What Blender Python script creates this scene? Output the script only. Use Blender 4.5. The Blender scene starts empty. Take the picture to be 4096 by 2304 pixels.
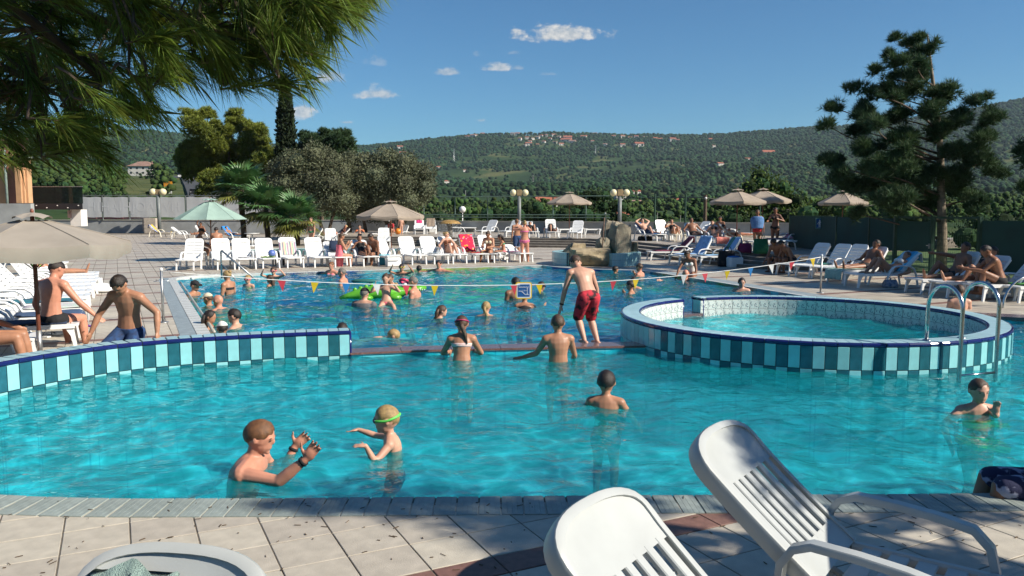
import bpy, math, random
import numpy as np
from mathutils import Vector, Matrix, Euler

SC = bpy.context.scene
COL = SC.collection
rnd = random.Random(7)
R = math.radians

# ------------------------------------------------------------------ camera
FPX, YH, HCAM = 3200.0, 843.0, 1.95          # focal length and horizon row of the 4096 px wide photograph
TILT = math.atan((1152 - YH) / FPX)
cam_d = bpy.data.cameras.new('camera')
cam = bpy.data.objects.new('camera', cam_d)
COL.objects.link(cam)
cam.location = (0, 0, HCAM)
cam.rotation_euler = (math.pi / 2 - TILT, 0, 0)
cam_d.sensor_width = 36
cam_d.lens = 36 * FPX / 4096
cam_d.clip_start = 0.05
cam_d.clip_end = 20000
SC.camera = cam

# ------------------------------------------------------------------ light and sky
SUN_EL, SUN_AZ = 35.5, 111.0                  # degrees; azimuth clockwise from +Y: the sun stands right and a little behind the viewer
sd = Vector((math.sin(R(SUN_AZ)) * math.cos(R(SUN_EL)), math.cos(R(SUN_AZ)) * math.cos(R(SUN_EL)), math.sin(R(SUN_EL))))
sun_d = bpy.data.lights.new('sun', 'SUN')
sun_d.energy = 4.7
sun_d.angle = R(0.53)
sun_d.color = (1.0, 0.92, 0.80)
sun = bpy.data.objects.new('sun', sun_d)
COL.objects.link(sun)
sun.rotation_euler = sd.to_track_quat('Z', 'Y').to_euler()
sun.location = (30, -10, 30)

world = bpy.data.worlds.new('World')
SC.world = world
world.use_nodes = True
SC.view_settings.view_transform = 'Standard'
SC.view_settings.look = 'None'
SC.view_settings.exposure = 0.72
SC.view_settings.gamma = 1.0
SC.cycles.use_denoising = True
SC.cycles.max_bounces = 10
SC.cycles.diffuse_bounces = 3
SC.cycles.glossy_bounces = 4
SC.cycles.transmission_bounces = 6
SC.cycles.transparent_max_bounces = 16
SC.cycles.sample_clamp_indirect = 6.0
SC.cycles.caustics_reflective = False
SC.cycles.use_adaptive_sampling = True
SC.cycles.adaptive_threshold = 0.02

CLOUDS = [  # pixel centre, half width, half height, strength
    (2225, 122, 215, 52, 1.0), (1990, 265, 85, 24, .75), (1785, 280, 60, 22, .6), (1500, 365, 130, 36, .75), (2070, 268, 42, 13, .35),
    (1185, 432, 95, 50, .85), (1300, 300, 90, 40, .7), (1390, 485, 42, 11, .5), (1925, 478, 34, 11, .45), (2830, 552, 80, 18, .6),
    (1510, 240, 50, 30, .22), (1905, 212, 24, 20, .18), (2190, 292, 50, 12, .2), (2060, 208, 28, 12, .22), (620, 560, 130, 14, .3), (3420, 540, 90, 8, .18)]

SKY_TINT = (.40, .74, 1.0, 1)
def build_world():
    nt = world.node_tree
    N, L = nt.nodes, nt.links
    N.clear()
    out = N.new('ShaderNodeOutputWorld')
    bg = N.new('ShaderNodeBackground')
    sky = N.new('ShaderNodeTexSky')
    sky.sky_type = 'NISHITA'
    sky.sun_disc = False
    sky.sun_elevation = R(SUN_EL)
    sky.sun_rotation = R(SUN_AZ)
    sky.altitude = 100
    sky.air_density = 1.0
    sky.dust_density = 0.0
    sky.ozone_density = 1.0
    bg.inputs['Strength'].default_value = 0.063
    tc = N.new('ShaderNodeTexCoord')
    sep = N.new('ShaderNodeSeparateXYZ')
    L.new(tc.outputs['Generated'], sep.inputs[0])
    def m(op, a, b=None, c=None):
        n = N.new('ShaderNodeMath'); n.operation = op
        for i, v in enumerate((a, b, c)):
            if v is None: continue
            if isinstance(v, (int, float)): n.inputs[i].default_value = v
            else: L.new(v, n.inputs[i])
        return n.outputs[0]
    y = m('MAXIMUM', sep.outputs[1], 0.05)
    u = m('DIVIDE', sep.outputs[0], y)
    v = m('DIVIDE', sep.outputs[2], y)
    comb = N.new('ShaderNodeCombineXYZ')
    L.new(u, comb.inputs[0]); L.new(v, comb.inputs[1])
    def noise(sc, det, sx=1, sy=1):
        mp = N.new('ShaderNodeMapping'); mp.inputs['Scale'].default_value = (sx, sy, 1)
        L.new(comb.outputs[0], mp.inputs[0])
        n = N.new('ShaderNodeTexNoise'); n.noise_dimensions = '2D'; n.inputs['Scale'].default_value = sc; n.inputs['Detail'].default_value = det
        n.inputs['Roughness'].default_value = .62
        L.new(mp.outputs[0], n.inputs['Vector'])
        return n.outputs['Fac']
    n1 = noise(34, 6, 1, 1.7)
    n2 = noise(90, 3, 1, 1.4)
    nn = m('ADD', m('MULTIPLY', n1, .75), m('MULTIPLY', n2, .25))
    tot = None
    for px, py, hw, hh, st in CLOUDS:
        uu = (px - 2048) / FPX
        vx = (1152 - py) / FPX
        vv = (-math.sin(TILT) + vx * math.cos(TILT)) / (math.cos(TILT) + vx * math.sin(TILT))
        uu = uu / (math.cos(TILT) + vx * math.sin(TILT))
        a = m('DIVIDE', m('SUBTRACT', u, uu), hw / FPX)
        b = m('DIVIDE', m('SUBTRACT', v, vv - hh / FPX * .45), hh / FPX * 1.2)
        b = m('MAXIMUM', b, m('MULTIPLY', b, -2.6))        # flat underside
        e = m('SUBTRACT', 1.0, m('SQRT', m('ADD', m('MULTIPLY', a, a), m('MULTIPLY', b, b))))
        e = m('ADD', e, m('MULTIPLY', m('SUBTRACT', nn, .52), 2.6))
        mr = N.new('ShaderNodeMapRange'); mr.interpolation_type = 'SMOOTHSTEP'
        mr.inputs['From Min'].default_value = .05; mr.inputs['From Max'].default_value = .75
        mr.inputs['To Max'].default_value = st
        L.new(e, mr.inputs['Value'])
        tot = mr.outputs[0] if tot is None else m('MAXIMUM', tot, mr.outputs[0])
    front = m('GREATER_THAN', sep.outputs[1], 0.1)
    tot = m('MULTIPLY', tot, front)
    mix = N.new('ShaderNodeMix'); mix.data_type = 'RGBA'
    L.new(tot, mix.inputs['Factor'])
    wb = N.new('ShaderNodeMix'); wb.data_type = 'RGBA'; wb.blend_type = 'MULTIPLY'; wb.inputs['Factor'].default_value = 1
    wb.inputs['B'].default_value = SKY_TINT
    L.new(sky.outputs[0], wb.inputs['A'])
    L.new(wb.outputs['Result'], mix.inputs['A'])
    shade = N.new('ShaderNodeMix'); shade.data_type = 'RGBA'
    shade.inputs['A'].default_value = (4.6, 5.1, 5.6, 1)
    shade.inputs['B'].default_value = (7.6, 7.5, 7.3, 1)
    mrn = N.new('ShaderNodeMapRange'); mrn.inputs['From Min'].default_value = .35; mrn.inputs['From Max'].default_value = .7
    L.new(n2, mrn.inputs['Value']); L.new(mrn.outputs[0], shade.inputs['Factor'])
    L.new(shade.outputs['Result'], mix.inputs['B'])
    L.new(mix.outputs['Result'], bg.inputs['Color'])
    L.new(bg.outputs[0], out.inputs['Surface'])
build_world()

# ------------------------------------------------------------------ helpers
def G(px, py, z=0.0, Y=None):
    """world point seen at a pixel of the photograph, on the level z or at the forward distance Y"""
    u, v = (px - 2048) / FPX, (1152 - py) / FPX
    d = Vector((u, math.cos(TILT) + v * math.sin(TILT), -math.sin(TILT) + v * math.cos(TILT)))
    t = Y / d.y if Y is not None else (z - HCAM) / d.z
    return Vector((0, 0, HCAM)) + d * t

def V(*a): return Vector(a)

class MB:
    """collects shapes for one mesh"""
    def __init__(s): s.v, s.f, s.mi = [], [], []
    def add(s, verts, faces, mi=0):
        o = len(s.v)
        s.v += [tuple(p) for p in verts]
        s.f += [tuple(i + o for i in f) for f in faces]
        s.mi += [mi] * len(faces)
        return s
    def box(s, c, size, rot=None, mi=0, bevel=0.0):
        sx, sy, sz = (d / 2 for d in size)
        if bevel:
            b = min(bevel, sx * .9, sy * .9, sz * .9)
            vs, idx = [], {}
            for x in (-1, 1):
                for y in (-1, 1):
                    for z in (-1, 1):
                        for k in range(3):
                            p = [x * (sx - b), y * (sy - b), z * (sz - b)]
                            p[k] = (x * sx, y * sy, z * sz)[k]
                            idx[(x, y, z, k)] = len(vs); vs.append(Vector(p))
            fs = []
            for k in range(3):
                a, c2 = [i for i in range(3) if i != k]
                for sgn in (-1, 1):
                    q = []
                    for (p, r) in ((-1, -1), (1, -1), (1, 1), (-1, 1)):
                        t = [0, 0, 0]; t[k] = sgn; t[a] = p; t[c2] = r
                        q.append(idx[(*t, k)])
                    flip = (sgn > 0) == (k == 1)
                    fs.append(tuple(q[::-1]) if flip else tuple(q))
            for k in range(3):
                a, c2 = [i for i in range(3) if i != k]
                for p in (-1, 1):
                    for r in (-1, 1):
                        t0 = [0, 0, 0]; t0[k] = -1; t0[a] = p; t0[c2] = r
                        t1 = list(t0); t1[k] = 1
                        q = (idx[(*t0, a)], idx[(*t1, a)], idx[(*t1, c2)], idx[(*t0, c2)])
                        n = (vs[q[1]] - vs[q[0]]).cross(vs[q[2]] - vs[q[0]])
                        fs.append(q if n.dot(vs[q[0]]) > 0 else q[::-1])
            for x in (-1, 1):
                for y in (-1, 1):
                    for z in (-1, 1):
                        q = (idx[(x, y, z, 0)], idx[(x, y, z, 1)], idx[(x, y, z, 2)])
                        n = (vs[q[1]] - vs[q[0]]).cross(vs[q[2]] - vs[q[0]])
                        fs.append(q if n.dot(Vector((x, y, z))) > 0 else q[::-1])
        else:
            vs = [Vector((x * sx, y * sy, z * sz)) for x in (-1, 1) for y in (-1, 1) for z in (-1, 1)]
            fs = [(0, 1, 3, 2), (4, 6, 7, 5), (0, 4, 5, 1), (2, 3, 7, 6), (0, 2, 6, 4), (1, 5, 7, 3)]
        if rot is not None:
            m = rot if isinstance(rot, Matrix) else Matrix.Rotation(rot, 3, 'Z')
            vs = [m @ p for p in vs]
        c = Vector(c)
        return s.add([p + c for p in vs], fs, mi)
    def loft(s, rings, cap=True, closed=True, mi=0):
        n = len(rings[0]); o = len(s.v)
        for r in rings: s.v += [tuple(p) for p in r]
        fs = []
        for i in range(len(rings) - 1):
            for j in range(n if closed else n - 1):
                k = (j + 1) % n
                fs.append((o + i * n + j, o + i * n + k, o + (i + 1) * n + k, o + (i + 1) * n + j))
        if cap:
            fs.append(tuple(o + j for j in range(n))[::-1])
            fs.append(tuple(o + (len(rings) - 1) * n + j for j in range(n)))
        s.f += fs; s.mi += [mi] * len(fs)
        return s
    def tube(s, pts, rad, n=8, cap=True, mi=0, flat=None):
        pts = [Vector(p) for p in pts]
        rad = [rad] * len(pts) if isinstance(rad, (int, float)) else rad
        rings, prev = [], None
        for i, p in enumerate(pts):
            t = (pts[min(i + 1, len(pts) - 1)] - pts[max(i - 1, 0)])
            t = t.normalized() if t.length > 1e-9 else Vector((0, 0, 1))
            if prev is None:
                a = Vector((0, 0, 1)) if abs(t.z) < .9 else Vector((1, 0, 0))
                u = t.cross(a).normalized()
            else:
                u = (prev - t * prev.dot(t))
                u = u.normalized() if u.length > 1e-6 else t.orthogonal().normalized()
            prev = u
            w = t.cross(u)
            fx, fy = flat if flat else (1, 1)
            rings.append([p + (u * math.cos(2 * math.pi * k / n) * fx + w * math.sin(2 * math.pi * k / n) * fy) * rad[i] for k in range(n)])
        return s.loft(rings, cap, True, mi)
    def lathe(s, prof, n=16, c=(0, 0, 0), mi=0, cap=True):
        c = Vector(c)
        return s.loft([[c + Vector((r * math.cos(2 * math.pi * k / n), r * math.sin(2 * math.pi * k / n), z)) for k in range(n)] for r, z in prof], cap, True, mi)
    def ball(s, c, r, n=12, rot=None, mi=0):
        c = Vector(c); r = (r, r, r) if isinstance(r, (int, float)) else r
        rings = []
        m = max(4, n // 2 + 1)
        for i in range(m + 1):
            a = -math.pi / 2 + math.pi * i / m
            ca, sa = max(math.cos(a), 1e-3), math.sin(a)
            ring = [Vector((r[0] * ca * math.cos(2 * math.pi * k / n), r[1] * ca * math.sin(2 * math.pi * k / n), r[2] * sa)) for k in range(n)]
            rings.append([c + (rot @ p if rot is not None else p) for p in ring])
        return s.loft(rings, True, True, mi)
    def prism(s, poly, z0, z1, mi=0):
        n = len(poly)
        vs = [(p[0], p[1], z0) for p in poly] + [(p[0], p[1], z1) for p in poly]
        fs = [tuple(range(n))[::-1], tuple(range(n, 2 * n))]
        fs += [(i, (i + 1) % n, n + (i + 1) % n, n + i) for i in range(n)]
        return s.add(vs, fs, mi)
    def xf(s, m, start=0):
        for i in range(start, len(s.v)): s.v[i] = tuple(m @ Vector(s.v[i]))
        return s
    def build(s, name, mats, parent=None, smooth=False, loc=None):
        me = bpy.data.meshes.new(name)
        me.from_pydata(s.v, [], s.f)
        mats = mats if isinstance(mats, (list, tuple)) else [mats]
        for m in mats: me.materials.append(m)
        if len(mats) > 1: me.polygons.foreach_set('material_index', s.mi)
        if smooth: me.polygons.foreach_set('use_smooth', [True] * len(me.polygons))
        me.validate()
        me.update()
        o = bpy.data.objects.new(name, me)
        COL.objects.link(o)
        if parent is not None: o.parent = parent
        if loc is not None: o.location = loc
        return o

def autosmooth(o, ang=35):
    me = o.data
    me.polygons.foreach_set('use_smooth', [True] * len(me.polygons))
    me.set_sharp_from_angle(angle=R(ang))
    return o

def tag(o, label=None, cat=None, group=None, kind=None):
    if label: o['label'] = label
    if cat: o['category'] = cat
    if group: o['group'] = group
    if kind: o['kind'] = kind
    return o

def thing(name, label, cat, loc=(0, 0, 0), rz=0.0, group=None):
    o = bpy.data.objects.new(name, None)
    o.empty_display_size = .2
    COL.objects.link(o)
    o.location = loc
    o.rotation_euler = (0, 0, rz)
    return tag(o, label, cat, group)

def copy_tree(o, parent=None):
    c = o.copy(); COL.objects.link(c)
    if parent is not None: c.parent = parent
    for ch in [x for x in o.children]: copy_tree(ch, c)
    return c

def mesh_np(name, verts, faces, mat, parent=None, smooth=False, cols=None):
    """verts (N,3), faces (M,k) numpy -> object"""
    me = bpy.data.meshes.new(name)
    nv, (nf, k) = len(verts), faces.shape
    me.vertices.add(nv); me.vertices.foreach_set('co', np.ascontiguousarray(verts, np.float32).ravel())
    me.loops.add(nf * k); me.loops.foreach_set('vertex_index', np.ascontiguousarray(faces, np.int32).ravel())
    me.polygons.add(nf); me.polygons.foreach_set('loop_start', np.arange(0, nf * k, k, dtype=np.int32))
    me.polygons.foreach_set('loop_total', np.full(nf, k, np.int32))
    if smooth: me.polygons.foreach_set('use_smooth', np.ones(nf, bool))
    me.materials.append(mat)
    me.update(calc_edges=True)
    o = bpy.data.objects.new(name, me); COL.objects.link(o)
    if parent is not None: o.parent = parent
    return o

# ------------------------------------------------------------------ materials
MATS = {}
def mat(name, col=(.5, .5, .5), rough=.6, var=.12, scale=6.0, bump=0.0, bscale=60.0, metal=0.0, spec=.5, coat=0.0,
        rand=0.0, island=0.0, col2=None, transl=0.0, detail=4.0, emit=None, contrast=None, croug=.1):
    """procedural principled material: noise-mixed colour, fine bump, per-object or per-island variation"""
    if name in MATS: return MATS[name]
    m = bpy.data.materials.new(name); m.use_nodes = True
    nt = m.node_tree; N, L = nt.nodes, nt.links
    b = N['Principled BSDF']
    out = N['Material Output']
    tc = N.new('ShaderNodeTexCoord')
    no = N.new('ShaderNodeTexNoise'); no.inputs['Scale'].default_value = scale; no.inputs['Detail'].default_value = detail
    L.new(tc.outputs['Object'], no.inputs['Vector'])
    c2 = col2 or tuple(max(0, x * (1 - var * 2)) for x in col)
    c1 = col if col2 else tuple(min(1, x * (1 + var)) for x in col)
    rp = N.new('ShaderNodeValToRGB')
    lo, hi = contrast or (.3, .7)
    rp.color_ramp.elements[0].position = lo; rp.color_ramp.elements[1].position = hi
    rp.color_ramp.elements[0].color = (*c2, 1); rp.color_ramp.elements[1].color = (*c1, 1)
    L.new(no.outputs['Fac'], rp.inputs['Fac'])
    cur = rp.outputs['Color']
    def vary(sock, amt):
        nonlocal cur
        hs = N.new('ShaderNodeHueSaturation')
        mr = N.new('ShaderNodeMapRange'); mr.inputs['To Min'].default_value = 1 - amt; mr.inputs['To Max'].default_value = 1 + amt
        L.new(sock, mr.inputs['Value']); L.new(mr.outputs[0], hs.inputs['Value'])
        mr2 = N.new('ShaderNodeMapRange'); mr2.inputs['To Min'].default_value = .5 - amt * .06; mr2.inputs['To Max'].default_value = .5 + amt * .06
        L.new(sock, mr2.inputs['Value']); L.new(mr2.outputs[0], hs.inputs['Hue'])
        L.new(cur, hs.inputs['Color']); cur = hs.outputs['Color']
    if rand: vary(N.new('ShaderNodeObjectInfo').outputs['Random'], rand)
    if island: vary(N.new('ShaderNodeNewGeometry').outputs['Random Per Island'], island)
    L.new(cur, b.inputs['Base Color'])
    b.inputs['Roughness'].default_value = rough
    b.inputs['Metallic'].default_value = metal
    b.inputs['Specular IOR Level'].default_value = spec
    b.inputs['Coat Weight'].default_value = coat
    b.inputs['Coat Roughness'].default_value = croug
    if bump:
        n2 = N.new('ShaderNodeTexNoise'); n2.inputs['Scale'].default_value = bscale; n2.inputs['Detail'].default_value = 4
        L.new(tc.outputs['Object'], n2.inputs['Vector'])
        bp = N.new('ShaderNodeBump'); bp.inputs['Strength'].default_value = min(1, bump); bp.inputs['Distance'].default_value = .01 * max(1, bump)
        L.new(n2.outputs['Fac'], bp.inputs['Height']); L.new(bp.outputs['Normal'], b.inputs['Normal'])
    if transl:
        tr = N.new('ShaderNodeBsdfTranslucent'); L.new(cur, tr.inputs['Color'])
        mx = N.new('ShaderNodeMixShader'); mx.inputs['Fac'].default_value = transl
        L.new(b.outputs[0], mx.inputs[1]); L.new(tr.outputs[0], mx.inputs[2]); L.new(mx.outputs[0], out.inputs['Surface'])
    MATS[name] = m
    return m
# ================================================================== setting: decks, pools, walls
ANG = R(26.3)
E1 = Vector((math.cos(ANG), math.sin(ANG)))
E2 = Vector((-math.sin(ANG), math.cos(ANG)))
WATER_Z = -0.072

M_tile = mat('deck_tile', (.46, .415, .34), .62, .08, 9, .25, 120, rand=.10)
M_tile_far = mat('deck_tile_joined', (.43, .385, .315), .5, .08, 3, .15, 120, island=.12)
M_stripe = mat('brown_tile', (.20, .105, .08), .6, .12, 20, .2, 120, rand=.10)
M_stripe_far = mat('brown_tile_joined', (.20, .11, .085), .6, .12, 20, island=.1)
M_grout = mat('deck_grout', (.16, .135, .105), .9, .2, 14)
M_concrete = mat('concrete', (.42, .41, .38), .85, .12, 4, .3, 60)
M_poolfloor = None
M_coping = mat('coping_stone', (.27, .31, .285), .55, .10, 14, .2, 150, rand=.10)
M_whitecope = mat('white_coping', (.56, .57, .54), .4, .06, 8, .1, 90)
M_bluestrip = mat('blue_grey_strip', (.26, .31, .33), .6, .10, 8, .2, 140)
M_lighttile = mat('aqua_glazed_tile', (.27, .60, .62), .16, .05, 7, .04, 8, rand=.08, spec=.6)
M_darktile = mat('teal_glazed_tile', (.022, .125, .165), .16, .14, 9, .04, 8, rand=.12, spec=.6)
M_captile = mat('pale_blue_cap_tile', (.30, .47, .52), .45, .06, 8, .1, 120, rand=.08)
M_navy = mat('navy_glazed_trim', (.012, .018, .12), .12, .1, 8, 0, rand=.08, spec=.6)
M_tgrout = mat('tile_grout', (.05, .07, .09), .9, .1, 20)
M_granite = mat('red_granite', (.30, .15, .12), .28, .0, 90, .15, 200, col2=(.085, .05, .05), detail=6, contrast=(.38, .62))
M_granite_top = mat('wet_granite', (.17, .12, .125), .22, .0, 70, .1, 200, col2=(.075, .05, .06), detail=6)

# ---- floor of the pools: small aqua mosaic with painted sea shapes
def make_poolfloor():
    m = bpy.data.materials.new('pool_mosaic'); m.use_nodes = True
    N, L = m.node_tree.nodes, m.node_tree.links
    b = N['Principled BSDF']
    geo = N.new('ShaderNodeNewGeometry')
    br = N.new('ShaderNodeTexBrick')
    br.offset = 0.0
    br.inputs['Scale'].default_value = 1.0
    br.inputs['Brick Width'].default_value = .30; br.inputs['Row Height'].default_value = .30
    br.inputs['Mortar Size'].default_value = .006
    br.inputs['Color1'].default_value = (.11, .53, .60, 1); br.inputs['Color2'].default_value = (.14, .58, .64, 1)
    br.inputs['Mortar'].default_value = (.055, .36, .47, 1)
    mp = N.new('ShaderNodeMapping'); mp.inputs['Rotation'].default_value = (0, 0, -ANG)
    L.new(geo.outputs['Position'], mp.inputs[0]); L.new(mp.outputs[0], br.inputs['Vector'])
    sep = N.new('ShaderNodeSeparateXYZ'); L.new(geo.outputs['Position'], sep.inputs[0])
    far = N.new('ShaderNodeMapRange'); far.inputs['From Min'].default_value = 12.2; far.inputs['From Max'].default_value = 12.6
    L.new(sep.outputs['Y'], far.inputs['Value'])
    cur = br.outputs['Color']
    for sc, off, lo, hi, col in ((.30, 0, .525, .55, (.003, .075, .30, 1)), (.27, 31, .565, .60, (.30, .44, .06, 1)), (.34, 77, .60, .63, (.02, .16, .36, 1))):
        mp2 = N.new('ShaderNodeMapping'); mp2.inputs['Location'].default_value = (off, off * .6, 0); mp2.inputs['Scale'].default_value = (.8, 1.0, 0)
        L.new(geo.outputs['Position'], mp2.inputs[0])
        n = N.new('ShaderNodeTexNoise'); n.inputs['Scale'].default_value = sc; n.inputs['Detail'].default_value = 1.5
        L.new(mp2.outputs[0], n.inputs['Vector'])
        mr = N.new('ShaderNodeMapRange'); mr.inputs['From Min'].default_value = lo; mr.inputs['From Max'].default_value = hi
        L.new(n.outputs['Fac'], mr.inputs['Value'])
        mu = N.new('ShaderNodeMath'); mu.operation = 'MULTIPLY'; L.new(mr.outputs[0], mu.inputs[0]); L.new(far.outputs[0], mu.inputs[1])
        mx = N.new('ShaderNodeMix'); mx.data_type = 'RGBA'; mx.inputs['B'].default_value = col
        L.new(mu.outputs[0], mx.inputs['Factor']); L.new(cur, mx.inputs['A']); cur = mx.outputs['Result']
    L.new(cur, b.inputs['Base Color'])
    b.inputs['Roughness'].default_value = .5
    return m
M_poolfloor = make_poolfloor()

def water_material(name, tint, rough=.03, clear=.58, lens=3.4, body=.23, bodycol=(.008, .45, .50, 1), lo=.36, hi=1.55):
    """clear water: Fresnel reflection over a slightly refracting, coloured body; a cell pattern in the see-through colour imitates caustic light"""
    m = bpy.data.materials.new(name); m.use_nodes = True
    N, L = m.node_tree.nodes, m.node_tree.links
    out = N['Material Output']; N.remove(N['Principled BSDF'])
    geo = N.new('ShaderNodeNewGeometry')
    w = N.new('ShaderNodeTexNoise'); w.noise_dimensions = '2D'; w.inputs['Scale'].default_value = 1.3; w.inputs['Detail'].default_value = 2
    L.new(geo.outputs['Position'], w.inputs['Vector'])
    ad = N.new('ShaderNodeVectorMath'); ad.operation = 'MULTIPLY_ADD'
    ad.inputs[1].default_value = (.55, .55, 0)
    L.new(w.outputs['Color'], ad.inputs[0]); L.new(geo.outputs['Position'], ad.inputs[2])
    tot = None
    for sc, gain in ((lens, 1.0), (lens * 2.3, .6)):  # cells painted into the transmitted tint in place of caustics
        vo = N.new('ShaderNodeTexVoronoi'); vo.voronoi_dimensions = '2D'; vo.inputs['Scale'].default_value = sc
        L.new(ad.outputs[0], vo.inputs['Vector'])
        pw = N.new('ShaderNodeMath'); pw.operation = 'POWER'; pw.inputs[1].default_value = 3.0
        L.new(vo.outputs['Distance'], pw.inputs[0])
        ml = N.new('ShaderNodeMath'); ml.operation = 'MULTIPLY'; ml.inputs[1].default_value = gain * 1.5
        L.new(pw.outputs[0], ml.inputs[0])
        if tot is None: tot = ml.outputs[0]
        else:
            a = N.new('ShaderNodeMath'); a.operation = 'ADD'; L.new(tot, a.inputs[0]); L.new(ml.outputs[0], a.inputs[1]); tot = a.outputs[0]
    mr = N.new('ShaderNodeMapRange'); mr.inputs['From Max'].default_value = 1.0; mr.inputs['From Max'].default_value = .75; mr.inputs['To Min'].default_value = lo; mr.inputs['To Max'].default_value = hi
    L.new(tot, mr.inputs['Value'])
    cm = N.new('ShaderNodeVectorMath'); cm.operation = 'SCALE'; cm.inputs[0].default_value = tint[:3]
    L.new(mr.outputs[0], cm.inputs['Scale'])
    rf = N.new('ShaderNodeBsdfRefraction'); rf.inputs['IOR'].default_value = 1.333; rf.inputs['Roughness'].default_value = 0.0
    rf.inputs['Color'].default_value = tint
    gl = N.new('ShaderNodeBsdfGlossy'); gl.inputs['Roughness'].default_value = rough
    ior = N.new('ShaderNodeMapRange'); ior.inputs['To Min'].default_value = 1.333; ior.inputs['To Max'].default_value = 1 / 1.333
    L.new(geo.outputs['Backfacing'], ior.inputs['Value'])
    fr = N.new('ShaderNodeFresnel'); L.new(ior.outputs[0], fr.inputs['IOR'])
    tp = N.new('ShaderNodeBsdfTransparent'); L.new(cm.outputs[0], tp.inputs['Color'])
    m1 = N.new('ShaderNodeMixShader'); m1.inputs['Fac'].default_value = clear
    L.new(rf.outputs[0], m1.inputs[1]); L.new(tp.outputs[0], m1.inputs[2])
    df = N.new('ShaderNodeBsdfDiffuse'); df.inputs['Color'].default_value = bodycol
    nb = N.new('ShaderNodeTexNoise'); nb.noise_dimensions = '2D'; nb.inputs['Scale'].default_value = 7; nb.inputs['Detail'].default_value = 3
    mpn = N.new('ShaderNodeMapping'); mpn.inputs['Scale'].default_value = (.75, 1.3, 1)
    L.new(ad.outputs[0], mpn.inputs[0]); L.new(mpn.outputs[0], nb.inputs['Vector'])
    bp = N.new('ShaderNodeBump'); bp.inputs['Strength'].default_value = .55; bp.inputs['Distance'].default_value = .035
    L.new(nb.outputs['Fac'], bp.inputs['Height'])
    for q in (rf, gl, df, fr): L.new(bp.outputs['Normal'], q.inputs['Normal'])
    mb_ = N.new('ShaderNodeMixShader'); mb_.inputs['Fac'].default_value = body
    L.new(m1.outputs[0], mb_.inputs[1]); L.new(df.outputs[0], mb_.inputs[2])
    m2 = N.new('ShaderNodeMixShader')
    L.new(fr.outputs[0], m2.inputs['Fac']); L.new(mb_.outputs[0], m2.inputs[1]); L.new(gl.outputs[0], m2.inputs[2])
    L.new(m2.outputs[0], out.inputs['Surface'])
    return m
M_water = water_material('pool_water', (.50, .95, .99, 1))
M_water_main = water_material('main_pool_water', (.40, .95, 1.0, 1), body=.15, bodycol=(.003, .36, .52, 1), lo=.55, hi=1.5, lens=1.8)

# ---- outlines (metres)
def smooth(pts, per=8, closed=False):
    """Catmull-Rom through 2-D points"""
    P = [Vector(p) for p in pts]; n = len(P); out = []
    for i in range(n if closed else n - 1):
        if closed: p0, p1, p2, p3 = P[(i - 1) % n], P[i], P[(i + 1) % n], P[(i + 2) % n]
        else: p0, p1, p2, p3 = P[max(i - 1, 0)], P[i], P[i + 1], P[min(i + 2, n - 1)]
        for k in range(per):
            t = k / per
            out.append(.5 * ((2 * p1) + (p2 - p0) * t + (2 * p0 - 5 * p1 + 4 * p2 - p3) * t * t + (3 * p1 - p0 - 3 * p2 + p3) * t ** 3))
    if not closed: out.append(P[-1])
    return out

WALLPATH = smooth([(-4.75, 5.75), (-5.55, 6.6), (-5.8, 7.7), (-5.61, 8.61), (-5.21, 9.4), (-4.63, 10.03), (-3.51, 10.57), (-2.24, 10.94)], 10)
NEAR = smooth([(-5.7, 6.35), (-5.0, 5.78), (-4.2, 5.49), (-3.52, 5.345), (-2.98, 5.29), (-2.46, 5.27), (-1.44, 5.28), (0.78, 5.33), (3.54, 5.385), (6.0, 5.6), (8.2, 6.3)], 10)
LEFT = [(-4.12, 11.15), (-5.03, 13.1), (-6.45, 16.1), (-8.6, 20.65), (-9.45, 22.45)]
CORNER = smooth([(-9.45, 22.45), (-9.72, 23.15), (-9.55, 23.9), (-8.9, 24.45), (-7.6, 24.98)], 6)
FARE = [(-7.6, 24.98), (1.1, 28.62)]
FOUNT = smooth([(1.1, 28.62), (1.55, 27.75), (2.3, 26.95), (3.3, 26.45), (4.2, 26.25)], 5)
RIGHT = [(4.2, 26.25), (4.45, 25.7), (5.25, 23.14), (6.37, 19.31), (7.55, 15.5)]
EASTB = smooth([(7.55, 15.5), (9.0, 14.75), (11.2, 13.6), (12.2, 10.8), (10.8, 7.9), (8.2, 6.3)], 6)
POOL = [Vector(p) for p in (list(WALLPATH[12:]) + [])]
outline = [Vector(p) for p in NEAR[::-1]]                       # east to west along the near side
for i_, p_ in enumerate(WALLPATH):                               # behind the face of the striped wall
    if p_.y > 6.5 and p_.x < -4.05:
        d_ = (WALLPATH[min(i_ + 1, len(WALLPATH) - 1)] - WALLPATH[i_ - 1]).normalized()
        outline.append(p_ + Vector((-d_.y, d_.x)) * .15)
outline += [Vector(p) for p in LEFT]
outline += CORNER[1:] + [Vector(FARE[1])] + FOUNT[1:] + [Vector(p) for p in RIGHT[1:]] + EASTB[1:-1]
POOLPOLY = outline

def inside(p, poly):
    x, y = p[0], p[1]; c = False; n = len(poly)
    j = n - 1
    for i in range(n):
        a, b = poly[i], poly[j]
        if (a[1] > y) != (b[1] > y) and x < (b[0] - a[0]) * (y - a[1]) / (b[1] - a[1]) + a[0]: c = not c
        j = i
    return c

def seg_near(p, poly):
    best = (1e9, None, None)
    n = len(poly)
    for i in range(n):
        a, b = poly[i], poly[(i + 1) % n]
        d = b - a; L2 = d.length_squared
        if L2 < 1e-9: continue
        t = max(0, min(1, (p - a).dot(d) / L2)); q = a + d * t
        dd = (p - q).length
        if dd < best[0]: best = (dd, q, d.normalized())
    return best

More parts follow.
